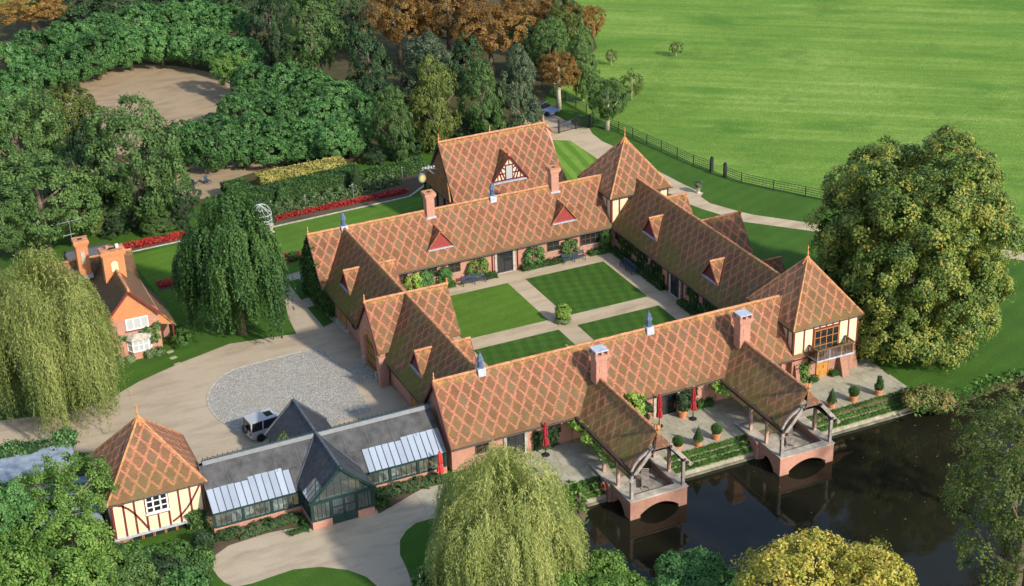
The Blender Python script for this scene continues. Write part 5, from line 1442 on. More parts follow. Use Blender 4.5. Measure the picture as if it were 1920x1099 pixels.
for k, a in enumerate(((-36.17,96.24,3.80,4.07,4.77), (-31.33,101.74,3.91,3.72,4.42), (-26.34,104.46,3.98,3.78,4.48), (-21.20,107.16,4.05,3.65,4.35), (-16.16,108.74,3.95,3.54,4.24), (-11.49,108.19,3.97,3.56,4.26), (-6.78,108.56,3.85,3.43,4.13), (-3.77,103.74,3.80,3.39,4.09),
          (-34.50,89.77,3.57,3.39,4.09), (-29.42,95.02,3.68,3.49,4.19), (-24.39,98.19,3.76,3.37,4.07), (-19.27,100.25,3.66,3.27,3.97), (-14.84,99.43,3.68,3.28,3.98), (-11.26,96.65,3.51,3.31,4.01), (-8.58,92.28,3.17,2.98,3.68), (-5.87,88.18,3.44,3.05,3.75), (-40.19,88.73,3.52,3.52,4.22), (-38.36,83.43,3.33,2.97,3.67))):
    tree('plane_tree', '%s plane tree from the left in the %s row of the arena ring' % (ORD[k if k < 8 else k - 8 if k < 16 else k - 16], 'back' if k < 8 else 'front') if k < 16 else '%s plane tree at the left end of the arena ring by the photo edge' % ('upper', 'lower')[k - 16], 'plane', *a, RING, tcount[0] % 3)
BLOCK = 'plane trees massed between the arena and the golden hedge'
for k, a in enumerate(((-7.66,76.25,3.27,2.90,3.60), (-4.38,74.41,3.27,2.90,3.60), (-1.75,70.02,3.23,2.86,3.56), (0.10,64.73,3.17,2.81,3.51), (0.60,58.65,2.96,2.79,3.49), (-12.79,66.10,2.98,2.80,3.50), (-9.48,64.95,3.12,2.94,3.64), (-6.48,62.17,3.10,2.93,3.63), (-3.83,58.50,3.07,2.90,3.60), (-2.53,53.28,2.88,2.71,3.41), (-13.78,58.04,2.88,2.71,3.41), (-10.73,55.35,2.99,2.82,3.52), (-7.69,53.24,2.85,2.68,3.38), (-5.77,49.79,2.69,2.35,3.95))):
    tree('plane_tree', 'plane tree %s from left in the %s row of the block above the golden hedge' % ((ORD[k], 'back') if k < 5 else (ORD[k - 5], 'middle') if k < 10 else (ORD[k - 10], 'front')), 'plane', *a, BLOCK, tcount[0] % 3)
for k, a in enumerate(((-15.97,54.92,2.70,2.19,2.69), (-12.77,53.36,2.70,2.19,2.69), (-9.34,52.58,2.71,2.02,2.52), (-6.03,51.96,2.59,1.90,2.40), (-3.24,51.50,2.47,1.96,2.46))):
    tree('plane_tree', 'plane tree %s from left in the lowest row just above the golden hedge' % ORD[k], 'plane', *a, BLOCK, tcount[0] % 3)
tree('plane_tree', 'bright lime green young plane tree at the right edge of the sandy arena', 'bright', -9.74,81.10,2.60,2.60,4.20)
tree('plane_tree', 'rounded plane tree standing alone between the large oak and the golden hedge', 'plane', -18.90,55.60,3.96,3.63,4.23)
tree('plane_tree', 'smaller plane tree tucked behind the large dark oak', 'plane', -22.05,57.43,2.69,3.33,3.93)
# the wood along the top edge
tree('lime_tree', 'tall light green tree rising above the plane block', 'green', 1.32,78.54,4.76,5.85,8.85)
tree('dark_tree', 'dark tree in the shade left of the tall light green tree', 'dark', 0.38,95.04,3.69,5.78,6.48)
tree('dark_tree', 'dark crowned tree at the top edge above the arena ring', 'dark', 0.79,113.70,4.54,4.00,4.70)
tree('dark_tree', 'blackish conifer between the light green tree and the rust beeches', 'dark', 6.58,70.83,3.55,5.48,6.18)
tree('dark_tree', 'dark round tree behind the rust coloured beeches at the top edge', 'dark', 12.86,94.80,4.32,4.82,5.52)
for k, a in enumerate(((-22.97,129.09,5.87,3.23,3.93), (-15.22,128.01,5.92,3.26,3.96), (-7.50,126.31,5.95,3.27,3.97), (15.86,118.58,6.86,3.77,4.47), (-0.50,126.63,5.17,2.84,3.54))):
    tree('dark_tree', '%s shaded tree from the left along the top edge behind the arena ring' % ORD[(0, 1, 2, 4, 3)[k]], 'dark', *a, 'shaded trees behind the arena ring')
tree('beech_tree', 'rust brown beech in the top left corner', 'rust', -29.35,121.18,5.00,2.75,5.75)
tree('beech_tree', 'rust brown beech nearest the tall light green tree', 'rust', 15.60,82.99,4.67,5.05,8.05)
tree('beech_tree', 'broad golden brown beech in the middle of the rust group', 'rust', 21.99,80.11,5.42,5.23,8.23)
tree('beech_tree', 'large rust brown beech with the lowest hanging crown of the group', 'rust', 24.41,70.84,5.26,4.69,7.69)
tree('beech_tree', 'rust brown beech right of the group against the dark conifers', 'rust', 33.36,78.29,3.66,4.43,7.43)
tree('beech_tree', 'orange and green beech at the edge of the big meadow', 'rust', 42.32,77.93,3.11,3.31,4.01)
tree('maple_tree', 'yellowish green tree between the rust beeches and the meadow', 'ycone', 36.55,71.96,3.46,4.59,5.29)
tree('yew_tree', 'dark yew behind the grey green row and below the rust beeches', 'dark', 28.41,67.98,3.22,3.77,5.27)
tree('yew_tree', 'deep green rounded tree behind the orange leaved roadside tree', 'green', 31.02,65.83,3.35,3.72,5.22)
tree('fir_tree', 'bluish dark fir between the silver leaved tree and the beeches', 'dark', 18.95,67.75,3.31,3.86,4.56)
tree('silver_tree', 'silvery grey green tree behind the row beside the barn', 'cone', 13.01,67.04,4.40,4.04,4.74)
tree('dark_tree', 'dark bush like tree left of the silver leaved tree', 'dark', 4.95,62.48,3.31,2.95,3.95)
tree('hornbeam', 'dark upright tree at the left end of the row behind the barn', 'green', 1.22,48.19,2.83,4.25,5.05)
tree('hornbeam', 'yellowish green tree in the row behind the barn', 'ycone', 7.41,48.70,3.51,5.27,6.27)
tree('hornbeam', 'dark green pointed tree in the middle of the row behind the barn', 'green', 13.25,48.76,3.16,4.94,5.74)
tree('hornbeam', 'grey green pointed tree at the lane end of the row beside the parked blue car', 'cone', 18.18,48.70,3.05,5.32,6.32)
tree('hawthorn', 'bronze leaved round tree with a pale trunk beside the lane railings', 'rust', 27.14,55.27,2.71,2.97,5.57, bark='bark_pale', rad=.28)
tree('lime_tree', 'green tree in the meadow edge right of the bronze tree', 'green', 31.29,56.51,2.39,4.27,5.87, bark='bark_pale')
tree('holm_oak', 'dark round headed tree with a pale trunk by the lane gate', 'oak', 28.94,45.24,2.55,3.38,4.28, bark='bark_pale', rad=.26)
tree('sapling', 'thin airy young tree right of the dark round headed tree', 'sparse', 37.05,53.56,1.91,2.17,2.47, bark='bark_pale', rad=.1)
tree('sapling', 'small lone sapling in the open meadow', 'sparse', 51.86,67.14,1.07,1.17,1.42, bark='bark_pale', rad=.07)
tree('sapling', 'faint yellowish sapling at the meadow edge beside the wood', 'sparse', 41.82,68.10,0.98,1.26,1.46, bark='bark_pale', rad=.07)
for k, a in enumerate(((-1.33,48.52,1.55,1.03,1.03), (3.05,49.01,2.61,1.44,1.44), (7.37,50.60,2.39,1.31,1.31), (11.72,50.97,2.68,1.47,1.47), (16.36,51.48,2.43,1.34,1.34))):
    tree('shrub', '%s evergreen shrub from the left at the foot of the tree row behind the barn' % ORD[k], 'dark', *a, 'evergreen shrubs below the tree row', cat='shrub')
# left side woods
tree('oak_tree', 'large dark oak in front of the arena', 'oak', -30.73,43.41,5.84,7.88,8.38, v=3)
tree('oak_tree', 'lighter yellow green tree between the arena and the left edge', 'yellow', -34.51,73.25,5.07,4.55,5.05)
tree('oak_tree', 'dark oak at the left edge level with the arena', 'oak', -41.32,56.83,5.79,6.95,7.45, v=4)
tree('oak_tree', 'broad oak behind the big weeping willow', 'oak', -41.65,40.28,6.22,5.85,6.35, v=3)
tree('oak_tree', 'dark tree in shade between the large oak and the willow', 'dark', -36.04,44.31,3.85,6.28,6.58)
tree('maple_tree', 'bright yellow green maple above the cottage chimneys', 'yellow', -38.10,40.52,2.64,2.49,3.49)
tree('oak_tree', 'dark tree cut by the left edge behind the willow', 'oak', -47.54,35.10,3.80,3.80,6.80)
for k, a in enumerate(((-31.76,42.81,2.01,1.70,1.70), (-29.02,41.77,2.13,1.66,1.66), (-34.33,41.63,1.52,1.21,1.21), (-26.83,40.72,1.54,2.12,2.12), (-28.19,45.03,2.41,2.09,2.09), (-24.73,46.32,1.59,1.59,1.59), (-34.32,42.83,2.35,2.35,2.35))):
    tree('shrub', ('dark garden shrub above the left red flower strip', 'dark garden shrub nearest the weeping beech above the red strip', 'low dark shrub beside the cottage chimney', 'narrow dark shrub beside the metal chairs', 'wide dark shrub at the foot of the large oak', 'small dark shrub between oak and metal chairs', 'dark shrub left below the large oak')[k], 'dark', *a, 'dark shrubs under the large oak', cat='shrub')
tree('rose_bush', 'pale green shrub beside the red flower strip left of the weeping beech', 'green', -29.40,40.41,2.35,1.29,1.29, cat='shrub')

# the horse chestnut beside the pond tower
def hero(name, label, x, y, rad, zt, lim=7):
    t = thing(name, label, 'tree', (x, y, 0))
    return t
X, Y, RR, HH, ZC = 27.32,-16.96,9.63,10.07,10.07
t = thing('chestnut_tree', 'huge horse chestnut with yellowing leaves sweeping to the lawn beside the pond', 'tree', (X, Y, 0))
LB = [(0, 0, -HH * .1, RR * .60, RR * .60, HH * .64)]
g = random.Random(8)
for i in range(16):
    a = 6.283 * i / 16 + g.uniform(-.12, .12); d_ = RR * g.uniform(.60, .74); s_ = g.uniform(.20, .27)
    LB.append((d_ * math.cos(a), d_ * math.sin(a), -HH * g.uniform(.58, .76), RR * s_, RR * s_, HH * s_ * .8))
for i in range(56):
    a = 2.399 * i + g.uniform(-.25, .25); z = -.72 + 1.62 * (i + .5) / 56; q = math.sqrt(max(1 - (max(z, -.35)) ** 2, .08)); s_ = g.uniform(.13, .27)
    LB.append((RR * .76 * q * math.cos(a), RR * .76 * q * math.sin(a), HH * .80 * z, RR * s_, RR * s_, HH * s_ * .95))
me, cl = crown('crown', 'leaf_chestnut', 5, LB, 2900, 86, .80, .14, -.85, .05, .22, .35, .65)
link('crown', me, t, (0, 0, ZC)); trunk(t, ZC, RR * .8, HH * .6, 'bark', .7, 9)

# willows and the weeping beech
def weeper(name, label, x, y, r, h, zc, m, seed, nst, step, ls, hang, zfl=.35, top=.45, wid=.2, segs=26, extra=()):
    t = thing(name, label, 'tree', (x, y, 0))
    g = random.Random(seed); zt = zc + h
    L = [(0, 0, zc + h * .30, r * .62, r * .62, h * .62)]
    for i in range(11):
        a = 2.399 * i + g.uniform(-.3, .3); d_ = r * g.uniform(.42, .68)
        L.append((d_ * math.cos(a), d_ * math.sin(a), zc + h * g.uniform(-.25, .40), r * .33, r * .33, h * .30))
    link('crown', weep('crown', m, seed, L, nst, segs, step, ls, zfl, wid=wid, hang=hang), t)
    trunk(t, zc, r * .8, h * .7, 'bark', .45, 7)
    return t
weeper('weeping_willow', 'huge pale weeping willow beside the cottage at the left edge', -47.10,5.32,5.68,8.07,8.07, 'leaf_willow', 3, 5000, .34, .145, (3.5, 9.0))
weeper('weeping_willow', 'pale weeping willow in the foreground beside the pond and boathouse', -22.76,-36.79,5.99,6.23,6.23, 'leaf_willow', 9, 4600, .30, .125, (2.5, 7.5), -1.2)
weeper('weeping_beech', 'dark green weeping beech flecked with yellow between cottage and courtyard', -28.32,12.50,4.83,7.55,7.55, 'leaf_beech', 14, 2900, .32, .135, (2., 7.5), .3, wid=.5)

# foreground trees
def mass(name, label, x, y, r, h, zc, m, seed, ncl, per, cr, ls, lobes=10, core=.6, bark='bark', zroot=None, fill=.1):
    t = thing(name, label, 'tree', (x, y, zroot if zroot is not None else 0))
    g = random.Random(seed)
    L = [(a * r, b * r, c * h, d_ * r, e * r, f * h) for a, b, c, d_, e, f in lobes_round(seed, lobes, core, .66, .36)]
    link('crown', crown('crown', m, seed, L, ncl, per, cr, ls, -.65, fill, .22, .2)[0], t, (0, 0, zc - (zroot or 0)))
    trunk(t, zc - (zroot or 0), r, h, bark, None, 8)
    return t
mass('maple_tree', 'yellow autumn maple at the bottom edge overlapping the pond', -6.63,-52.90,6.04,3.42,5.42, 'leaf_maple', 21, 1100, 56, .62, .115, 15, .5)
mass('ash_tree', 'dark thin leaved tree with yellow tips at the bottom right over the pond', 6.12,-56.17,5.27,8.08,10.08, 'leaf_yellowgreen', 22, 640, 50, .7, .11, 16, .5)
mass('alder_tree', 'thin airy tree with yellowing tips cut by the right edge above the pond', 16.21,-44.67,4.81,3.75,6.75, 'leaf_yellowgreen', 32, 220, 44, .65, .10, 12, .4)
mass('willow_scrub', 'mid green leafy tree at the bottom edge right of the foreground willow', -18.57,-41.67,3.72,2.04,2.54, 'leaf_bright', 23, 700, 54, .55, .11, 11)
mass('alder_tree', 'low green tree at the bottom edge between the willow and the yellow maple', -11.94,-44.60,3.34,1.84,2.84, 'leaf_plane', 24, 520, 54, .5, .11, 9)
mass('alder_tree', 'dark green shrub at the foot of the foreground willow', -26.44,-35.39,2.66,1.46,1.96, 'leaf_oak', 25, 340, 36, .45, .14, 9)
mass('walnut_tree', 'pale leaved open tree in front of the pavilion and felt roofs', -50.00,-17.04,3.96,3.55,5.55, 'leaf_bright', 26, 330, 44, .5, .105, 13, .42, 'twig')
mass('walnut_tree', 'leafy green tree in the bottom left corner', -52.57,-23.30,4.91,3.39,4.39, 'leaf_bright', 27, 760, 60, .55, .11, 14, .5)
mass('hazel_tree', 'green tree at the left edge below the felt roofed shed', -54.71,-19.40,2.30,4.62,5.62, 'leaf_plane', 28, 480, 56, .5, .115, 10)
mass('hazel_tree', 'dark green bushy tree left of the forecourt at the bottom edge', -48.07,-25.45,3.24,1.78,1.98, 'leaf_oak', 29, 520, 52, .45, .105, 10)
for k, (a, m_, lb) in enumerate(((( -44.92,-23.83,1.80,0.99,0.99), 'leaf_dark', 'dark leaved shrub below the pavilion windows'), ((-43.72,-26.15,1.77,0.98,0.98), 'leaf_plane', 'bright green shrub at the bottom edge beside the forecourt'), ((-46.78,-20.91,1.74,0.96,0.96), 'leaf_hedge', 'green shrub against the pavilion base'),
                    ((-43.61,-22.02,1.59,0.87,0.87), 'leaf_hedge', 'low green shrub under the pavilion lower windows'), ((-45.28,-21.56,1.43,0.79,0.79), 'leaf_plane', 'mid green shrub in the middle of the pavilion border'), ((-42.42,-23.56,1.19,0.65,0.65), 'leaf_rose', 'low flowering shrub beside the dark clipped balls'))):
    t = thing('shrub', lb, 'shrub', (a[0], a[1], 0))
    link('crown', crown('crown', m_, 60 + k, [(0, 0, a[4], a[2], a[2], a[3])], 150, 40, .4, .13, -.6, .1, .2)[0], t)
    b = MB(); b.tube([(0, 0, 0), (.1, 0, a[4])], [.08, .04], 5); b.build('stem', 'bark', t, world=False)

# ---------------------------------------------------------------- hedges, topiary and planting
def leafy(name, label, cat, m, parts, dens=60, ls=.12, loc=None, core=True, group=None, jit=.06, out=1.1, stem=False):
    q = parts[0]
    loc = loc or ((q[1] + q[4]) / 2 if q[0] == 'box' else q[1], (q[2] + q[5]) / 2 if q[0] == 'box' else q[2], 0)
    o = cover(name, m, int(abs(loc[0] * 13 + loc[1] * 7)) % 5000, parts, dens, ls, out, jit)
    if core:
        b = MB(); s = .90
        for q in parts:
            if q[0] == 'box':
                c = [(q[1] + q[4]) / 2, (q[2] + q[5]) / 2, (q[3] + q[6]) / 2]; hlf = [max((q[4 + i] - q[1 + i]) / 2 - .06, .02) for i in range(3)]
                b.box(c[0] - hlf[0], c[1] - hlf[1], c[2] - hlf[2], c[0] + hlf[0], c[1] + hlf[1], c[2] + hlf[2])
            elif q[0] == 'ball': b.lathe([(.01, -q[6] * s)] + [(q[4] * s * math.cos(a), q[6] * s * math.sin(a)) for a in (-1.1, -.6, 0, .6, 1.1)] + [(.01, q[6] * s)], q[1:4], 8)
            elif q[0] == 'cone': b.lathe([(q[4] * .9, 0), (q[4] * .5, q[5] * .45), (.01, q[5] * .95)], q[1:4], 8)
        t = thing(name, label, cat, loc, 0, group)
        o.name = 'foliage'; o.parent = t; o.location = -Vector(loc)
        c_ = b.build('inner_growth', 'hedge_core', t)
        return t
    return tag(o, label, cat, group)
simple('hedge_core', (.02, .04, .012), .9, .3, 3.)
def rbox(p0, p1, w_, z0, z1):
    """boxes stepping along a slanting line, so a hedge can follow any direction"""
    p0, p1 = p0[:2], p1[:2]
    d_ = Vector((p1[0] - p0[0], p1[1] - p0[1], 0)); k = max(1, int(d_.length / .8)); o = []
    for i in range(k):
        a = Vector((*p0, 0)) + d_ * (i / k); e = Vector((*p0, 0)) + d_ * ((i + 1) / k)
        x0, x1 = sorted((a.x, e.x)); y0, y1 = sorted((a.y, e.y))
        o.append(('box', x0 - (w_ / 2 if abs(d_.y) > abs(d_.x) else .05), y0 - (w_ / 2 if abs(d_.x) >= abs(d_.y) else .05), z0, x1 + (w_ / 2 if abs(d_.y) > abs(d_.x) else .05), y1 + (w_ / 2 if abs(d_.x) >= abs(d_.y) else .05), z1))
    return o
leafy('hedge', 'clipped dark green hedge block in front of the golden hedge', 'hedge', 'leaf_hedge', rbox((-17.49,42.71,0.80), (-5.02,43.69,0.80), 2.6, 0, 1.9), 42, .13)
leafy('golden_hedge', 'golden yellow clipped hedge above the green hedge', 'hedge', 'leaf_gold', rbox((-16.39,45.67,2.30), (-6.03,46.16,2.30), 2.1, 0, 2.3), 110, .12, jit=.07)
leafy('hedge', 'green hedge running right from the topiary cone to the barn', 'hedge', 'leaf_hedge', rbox((-4.33,42.95,1.20), (3.08,43.56,1.20), 1.5, 0, 1.5), 42, .13)
leafy('hedge', 'green hedge end left of the golden hedge near the metal chairs', 'hedge', 'leaf_hedge', rbox((-19.29,46.98,1.40), (-18.75,36.89,1.40), 2.8, 0, 1.9), 42, .13)
leafy('hedge', 'hedge behind the golden hedge turning towards the plane trees', 'hedge', 'leaf_hedge', rbox((-5.40,45.67,1.40), (-5.50,42.25,1.40), 1.4, 0, 1.7), 42, .13)
c = (-15.31,41.19); leafy('topiary_cone', 'clipped green cone at the left end of the rose border', 'topiary', 'leaf_hedge', [('cone', c[0], c[1], 0, .95, 3.3)], 70, .10)
c = (-6.27,40.97); leafy('topiary_cone', 'clipped dark cone in front of the green hedge corner', 'topiary', 'leaf_dark', [('cone', c[0], c[1], 0, 1.0, 3.9)], 70, .10)
b0, b1 = (-16.86,37.85), (-0.81,40.79)
rg = np.random.RandomState(5); k = 9500
t_ = rg.rand(k, 1); s_ = rg.uniform(-.2, 1.9, (k, 1)); d_ = Vector((b1[0] - b0[0], b1[1] - b0[1], 0)); n_ = Vector((-d_.y, d_.x, 0)).normalized()
blob = .5 + .5 * np.sin(t_ * 61 + np.sin(s_ * 3) * 2)
P = np.array([*b0, 0.]) + t_ * np.array(d_) + s_ * np.array(n_) + np.array([0, 0, 1]) * rg.uniform(.05, 1.3, (k, 1)) * (.35 + .65 * blob)
tag(link('rose_border', leaf_mesh('rose_border', P, rg.normal(size=(k, 3)) * .7 + [0, 0, .7], rg.uniform(.08, .17, k), .45 + rg.normal(size=k) * .2, 'leaf_border')), kind='stuff')
for i, p in enumerate(((-17.12,39.02), (-13.26,38.49), (-7.26,39.31), (-0.34,41.48))):
    t = thing('plant_stake', '%s slim metal plant support from the left in the rose border' % ORD[i], 'plant support', (*p, 0), 0, 'metal plant supports in the rose border')
    b = MB(); b.tube([(0, 0, 0), (0, 0, 1.7)], .05, 5); b.build('stake', 'steel', t, world=False)
    b = MB(); b.lathe([(.02, -.1), (.1, 0), (.02, .1)], (0, 0, 1.75), 6); b.build('knob', 'steel', t, world=False)
# white trellis arch behind the weeping beech
t = thing('trellis_arch', 'white wire trellis arch and plinth beside the weeping beech', 'arch', (*(-19.31,35.48), 0))
p = (-19.31,35.48); b = MB()
for k in range(9):
    a = math.pi * k / 8
    pts = [(p[0] + 1.2 * math.cos(a) * math.sin(e), p[1] + 1.2 * math.sin(a) * math.sin(e) * .8, 1.9 + 1.2 * math.cos(e)) for e in [i * math.pi / 12 for i in range(0, 7)]]
    b.tube(pts, .025, 4)
    a2 = 2 * math.pi * k / 9
    b.tube([(p[0] + 1.2 * math.cos(a2), p[1] + .95 * math.sin(a2), 0), (p[0] + 1.2 * math.cos(a2), p[1] + .95 * math.sin(a2), 1.9), (p[0], p[1], 3.1)], .025, 4)
for z in (.6, 1.25, 1.9): b.tube([(p[0] + 1.2 * math.cos(a * .5236), p[1] + .95 * math.sin(a * .5236), z) for a in range(13)], .04, 4)
b.build('wire_frame', 'wire_white', t)
b = MB(); b.lathe([(.42, 0), (.42, .12), (.3, .16), (.26, .8), (.38, .86), (.42, 1.0), (.2, 1.05)], (*(-18.65,34.46), 0), 10); b.build('plinth', 'stone', t)
leafy('clipped_bush', 'little round bush in the red bed at the corner of the back range', 'bush', 'leaf_hedge', [('ball', *(-18.66,26.25,0.50), .6, .6, .55)], 90, .09)
# metal chairs by the walk
ch = thing('garden_chair', 'blue grey metal chair on the sandy walk nearest the hedge end', 'chair', (*(-21.05,51.86), 0), .6, 'metal chairs on the sandy walk')
b = MB(); b.box(-.3, -.3, .42, .3, .3, .46); b.build('seat', 'iron_blue', ch, world=False)
b = MB(); b.box(-.3, .26, .46, .3, .3, 1.0); b.build('backrest', 'iron_blue', ch, world=False)
for x in (-.27, .27):
    for y in (-.27, .27): b = MB(); b.box(x - .02, y - .02, 0, x + .02, y + .02, .42); b.build('leg', 'iron_blue', ch, world=False)
c = copy_tree(ch, (*(-22.62,51.77), 0), 2.0); c['label'] = 'blue grey metal chair further left on the sandy walk towards the oak'

# planting round the courtyard walls
yw = YB - HW + .55 - .35
for u, wd, hg, m_, lb in ((-10.3, 2.0, 2.2, 'leaf_vine', 'loose light green wall shrub in the left corner of the back range'), (-9.1, 1.7, 2.2, 'leaf_plane', 'wall shrub left of the first pair of windows'), (-6.95, 1.5, 2.1, 'leaf_plane', 'square clipped wall shrub between the paired windows'),
                          (-3.3, 2.3, 2.4, 'leaf_bright', 'yellow green fan trained shrub left of the glazed door'), (3.1, 2.3, 2.3, 'leaf_plane', 'green fan trained shrub right of the glazed door'), (7.25, 2.1, 2.3, 'leaf_oak', 'dark rounded wall shrub between the windows above a bench'), (11.4, 1.3, 2.4, 'leaf_hedge', 'narrow dark climber in the back right courtyard corner')):
    t = thing('wall_shrub', lb, 'shrub', (u, yw, 0))
    me, _c = crown('foliage', m_, int(u * 10) % 97, [(0, -.05, hg * .58, wd / 2, .42, hg * .42), (0, .0, hg * .75, wd * .42, .35, hg * .28)], 95, 22, .26, .10, -.9, .1, .15)
    link('foliage', me, t)
    b = MB(); b.tube([(0, .2, 0), (0, .1, hg * .7)], [.06, .03], 5); b.build('stem', 'bark', t, world=False)
for x0, x1, lb in ((-11.9, -6.0, 'low box hedge along the left part of the back range wall'), (-2.7, -1.35, 'short low box hedge left of the glazed courtyard door'), (1.5, 6.4, 'low box hedge right of the glazed courtyard door'), (9.4, 12.0, 'low box hedge in the back right courtyard corner')):
    leafy('box_hedge', lb, 'hedge', 'leaf_hedge', [('box', x0, yw - .55, 0, x1, yw + .25, .5)], 110, .08)
xw = XR - HW + .5 - .35
leafy('box_hedge', 'long low box hedge under the lattice shrubs on the shaded range', 'hedge', 'leaf_hedge', [('box', xw - .45, 1.6, 0, xw + .3, 12.2, .55)], 110, .08)
leafy('box_hedge', 'shorter low box hedge right of the shaded range door', 'hedge', 'leaf_hedge', [('box', xw - .45, -9.2, 0, xw + .3, -1.7, .55)], 110, .08)
def espalier(label, y0, y1):
    t = thing('espalier_shrub', label, 'shrub', (xw + .2, (y0 + y1) / 2, 0))
    parts = []; w_ = .075
    n_ = int((y1 - y0) / 1.15)
    for i in range(n_):
        for j in range(2):
            if (i * 7 + j * 3) % 9 == 8: continue
            cy = y0 + 1.15 * (i + .5 + .5 * j); cz = .95 + .72 * j
            if cy + .5 > y1 + .3: continue
            for dy, dz, hy, hz in ((0, .32, .42, w_), (0, -.32, .42, w_), (.36, 0, w_, .38), (-.36, 0, w_, .38)):
                parts.append(('box', xw + .1, cy + dy - hy, cz + dz - hz, xw + .38, cy + dy + hy, cz + dz + hz))
    o = cover('trained_growth', 'leaf_hedge', 7, parts, 260, .05, .7, .02); o.parent = t; o.location = -t.location
    b = MB()
    for q in parts: b.box(q[1] + .12, q[2] + .03, q[3] + .03, q[4] - .04, q[5] - .03, q[6] - .03)
    b.build('lattice_stems', 'hedge_core', t)
espalier('dark lattice of trained shrubs on the shaded range wall left of its door', 1.9, 11.8)
espalier('short dark lattice of trained shrubs right of the shaded range door', -8.6, -2.1)
def bench(label, loc, rz, L=2.0):
    t = thing('garden_bench', label, 'bench', loc, rz, 'blue benches round the courtyard')
    for j in range(4): b = MB(); b.box(-L / 2, -.25 + .13 * j, .42, L / 2, -.14 + .13 * j, .46); b.build('seat_slat', 'iron_blue', t, world=False)
    for j in range(3): b = MB(); b.box(-L / 2, .27, .55 + .14 * j, L / 2, .31, .65 + .14 * j); b.build('back_slat', 'iron_blue', t, world=False)
    for x in (-L / 2 + .06, 0, L / 2 - .06):
        b = MB(); b.box(x - .04, -.25, 0, x + .04, -.19, .42); b.build('leg', 'iron_blue', t, world=False)
        b = MB(); b.box(x - .04, .24, 0, x + .04, .30, .98); b.build('leg', 'iron_blue', t, world=False)
    for x in (-L / 2 + .03, L / 2 - .03): b = MB(); b.box(x - .03, -.27, .62, x + .03, .27, .67); b.build('armrest', 'iron_blue', t, world=False)
    return t
bench('blue bench left of the glazed door under the yellow green fan shrub', (-4.1, 12.0, .02), 0, 2.6)
bench('blue bench under the dark rounded shrub of the back range', (7.3, 12.0, .02), 0, 2.6)
bench('blue bench in the shade beside the lattice shrubs', (11.2, 7.4, .02), -math.pi / 2, 2.6)
t = thing('clipped_bush', 'round yellow green bush on a pale skirt at the crossing of the courtyard paths', 'bush', (0.1, .15, 0))
link('foliage', crown('foliage', 'leaf_vine', 31, [(0, 0, 1.15, .72, .72, .72)], 110, 26, .22, .085, -.8, .1, .12)[0], t)
link('skirt', crown('skirt', 'leaf_border', 32, [(0, 0, .25, .75, .75, .3)], 70, 22, .2, .08, -.2, .1, .12)[0], t)
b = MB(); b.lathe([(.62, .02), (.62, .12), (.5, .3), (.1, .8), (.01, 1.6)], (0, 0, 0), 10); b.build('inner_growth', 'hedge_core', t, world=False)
for u, y_, hg, lb in ((-12.2, 3.1, 2.6, 'light green climber at the courtyard end of the gatehouse'), (-12.3, -4.6, 2.2, 'light green climber beside the gatehouse inner gable')):
    t = thing('climber', lb, 'climber', (u, y_, 0))
    link('foliage', crown('foliage', 'leaf_vine', 33, [(0, 0, hg * .5, .5, .7, hg * .5)], 70, 22, .3, .11, -.9, .1, .2)[0], t)
    b = MB(); b.tube([(0, 0, 0), (.1, 0, hg * .8)], [.05, .02], 5); b.build('stem', 'bark', t, world=False)
# ivy on the left gable of the back range
leafy('ivy', 'dark ivy covering the left gable of the back range', 'ivy', 'leaf_hedge', [('box', -20.0, YB - 3.1, 0, -19.55, YB + 3.0, 3.2), ('box', -20.0, YB - 2.0, 3.2, -19.55, YB + 2.0, 4.8), ('box', -20.0, YB - .9, 4.8, -19.55, YB + .9, 6.1)], 60, .14, jit=.12)
leafy('ivy', 'dark ivy hanging on the entrance range corner beside the grass verge', 'ivy', 'leaf_hedge', [('box', -19.6, 11.6, 0, -19.05, 13.2, 2.7)], 60, .14, jit=.12)
# glasshouse beds
for seed, x0, x1, y0, y1, n_, lb in ((1, -39.3, -33.2, -20.75, -19.65, 9, 'left'), (2, -27.2, -21.4, -20.75, -19.65, 9, 'right')):
    g = random.Random(seed)
    for i in range(n_):
        x = x0 + (x1 - x0) * (i + .5) / n_ + g.uniform(-.2, .2); y = (y0 + y1) / 2 + g.uniform(-.25, .2); r = g.uniform(.45, .75); hg = g.uniform(.35, .6) * (1.0 if lb == 'left' else 1.1)
        t = thing('rose_bush', '%s pink rose bush from the left in the bed %s of the glasshouse porch' % (ORD[i], lb), 'bush', (x, y, 0), 0, 'rose bushes %s of the glasshouse porch' % lb)
        link('foliage', crown('foliage', 'leaf_rose', seed * 31 + i, [(0, 0, hg * .6, r, r, hg * .62)], 40, 24, .24, .09, -.7, .1, .2)[0], t)
        b = MB(); b.tube([(0, 0, 0), (.05, 0, hg * .7)], [.04, .02], 5); b.build('stem', 'bark', t, world=False)
leafy('box_hedge', 'small clipped box edging at the porch corner left of the glasshouse door', 'hedge', 'leaf_hedge', [('box', -34.6, -22.3, 0, -33.0, -21.9, .42), ('box', -33.3, -21.9, 0, -32.95, -20.6, .42)], 110, .08)
leafy('box_hedge', 'small clipped box edging at the porch corner right of the glasshouse door', 'hedge', 'leaf_hedge', [('box', -27.3, -22.0, 0, -26.2, -21.65, .42), ('box', -26.5, -21.65, 0, -26.15, -20.7, .42)], 110, .08)
leafy('topiary_ball', 'dark clipped ball bush at the left corner of the forecourt', 'topiary', 'leaf_hedge', [('ball', *(-41.74,-23.40,0.90), 1.0, 1.0, .95)], 90, .10)
leafy('topiary_ball', 'dark clipped bush between the pavilion and the forecourt', 'topiary', 'leaf_dark', [('ball', *(-40.98,-20.95,0.80), .95, .9, .85)], 90, .10)
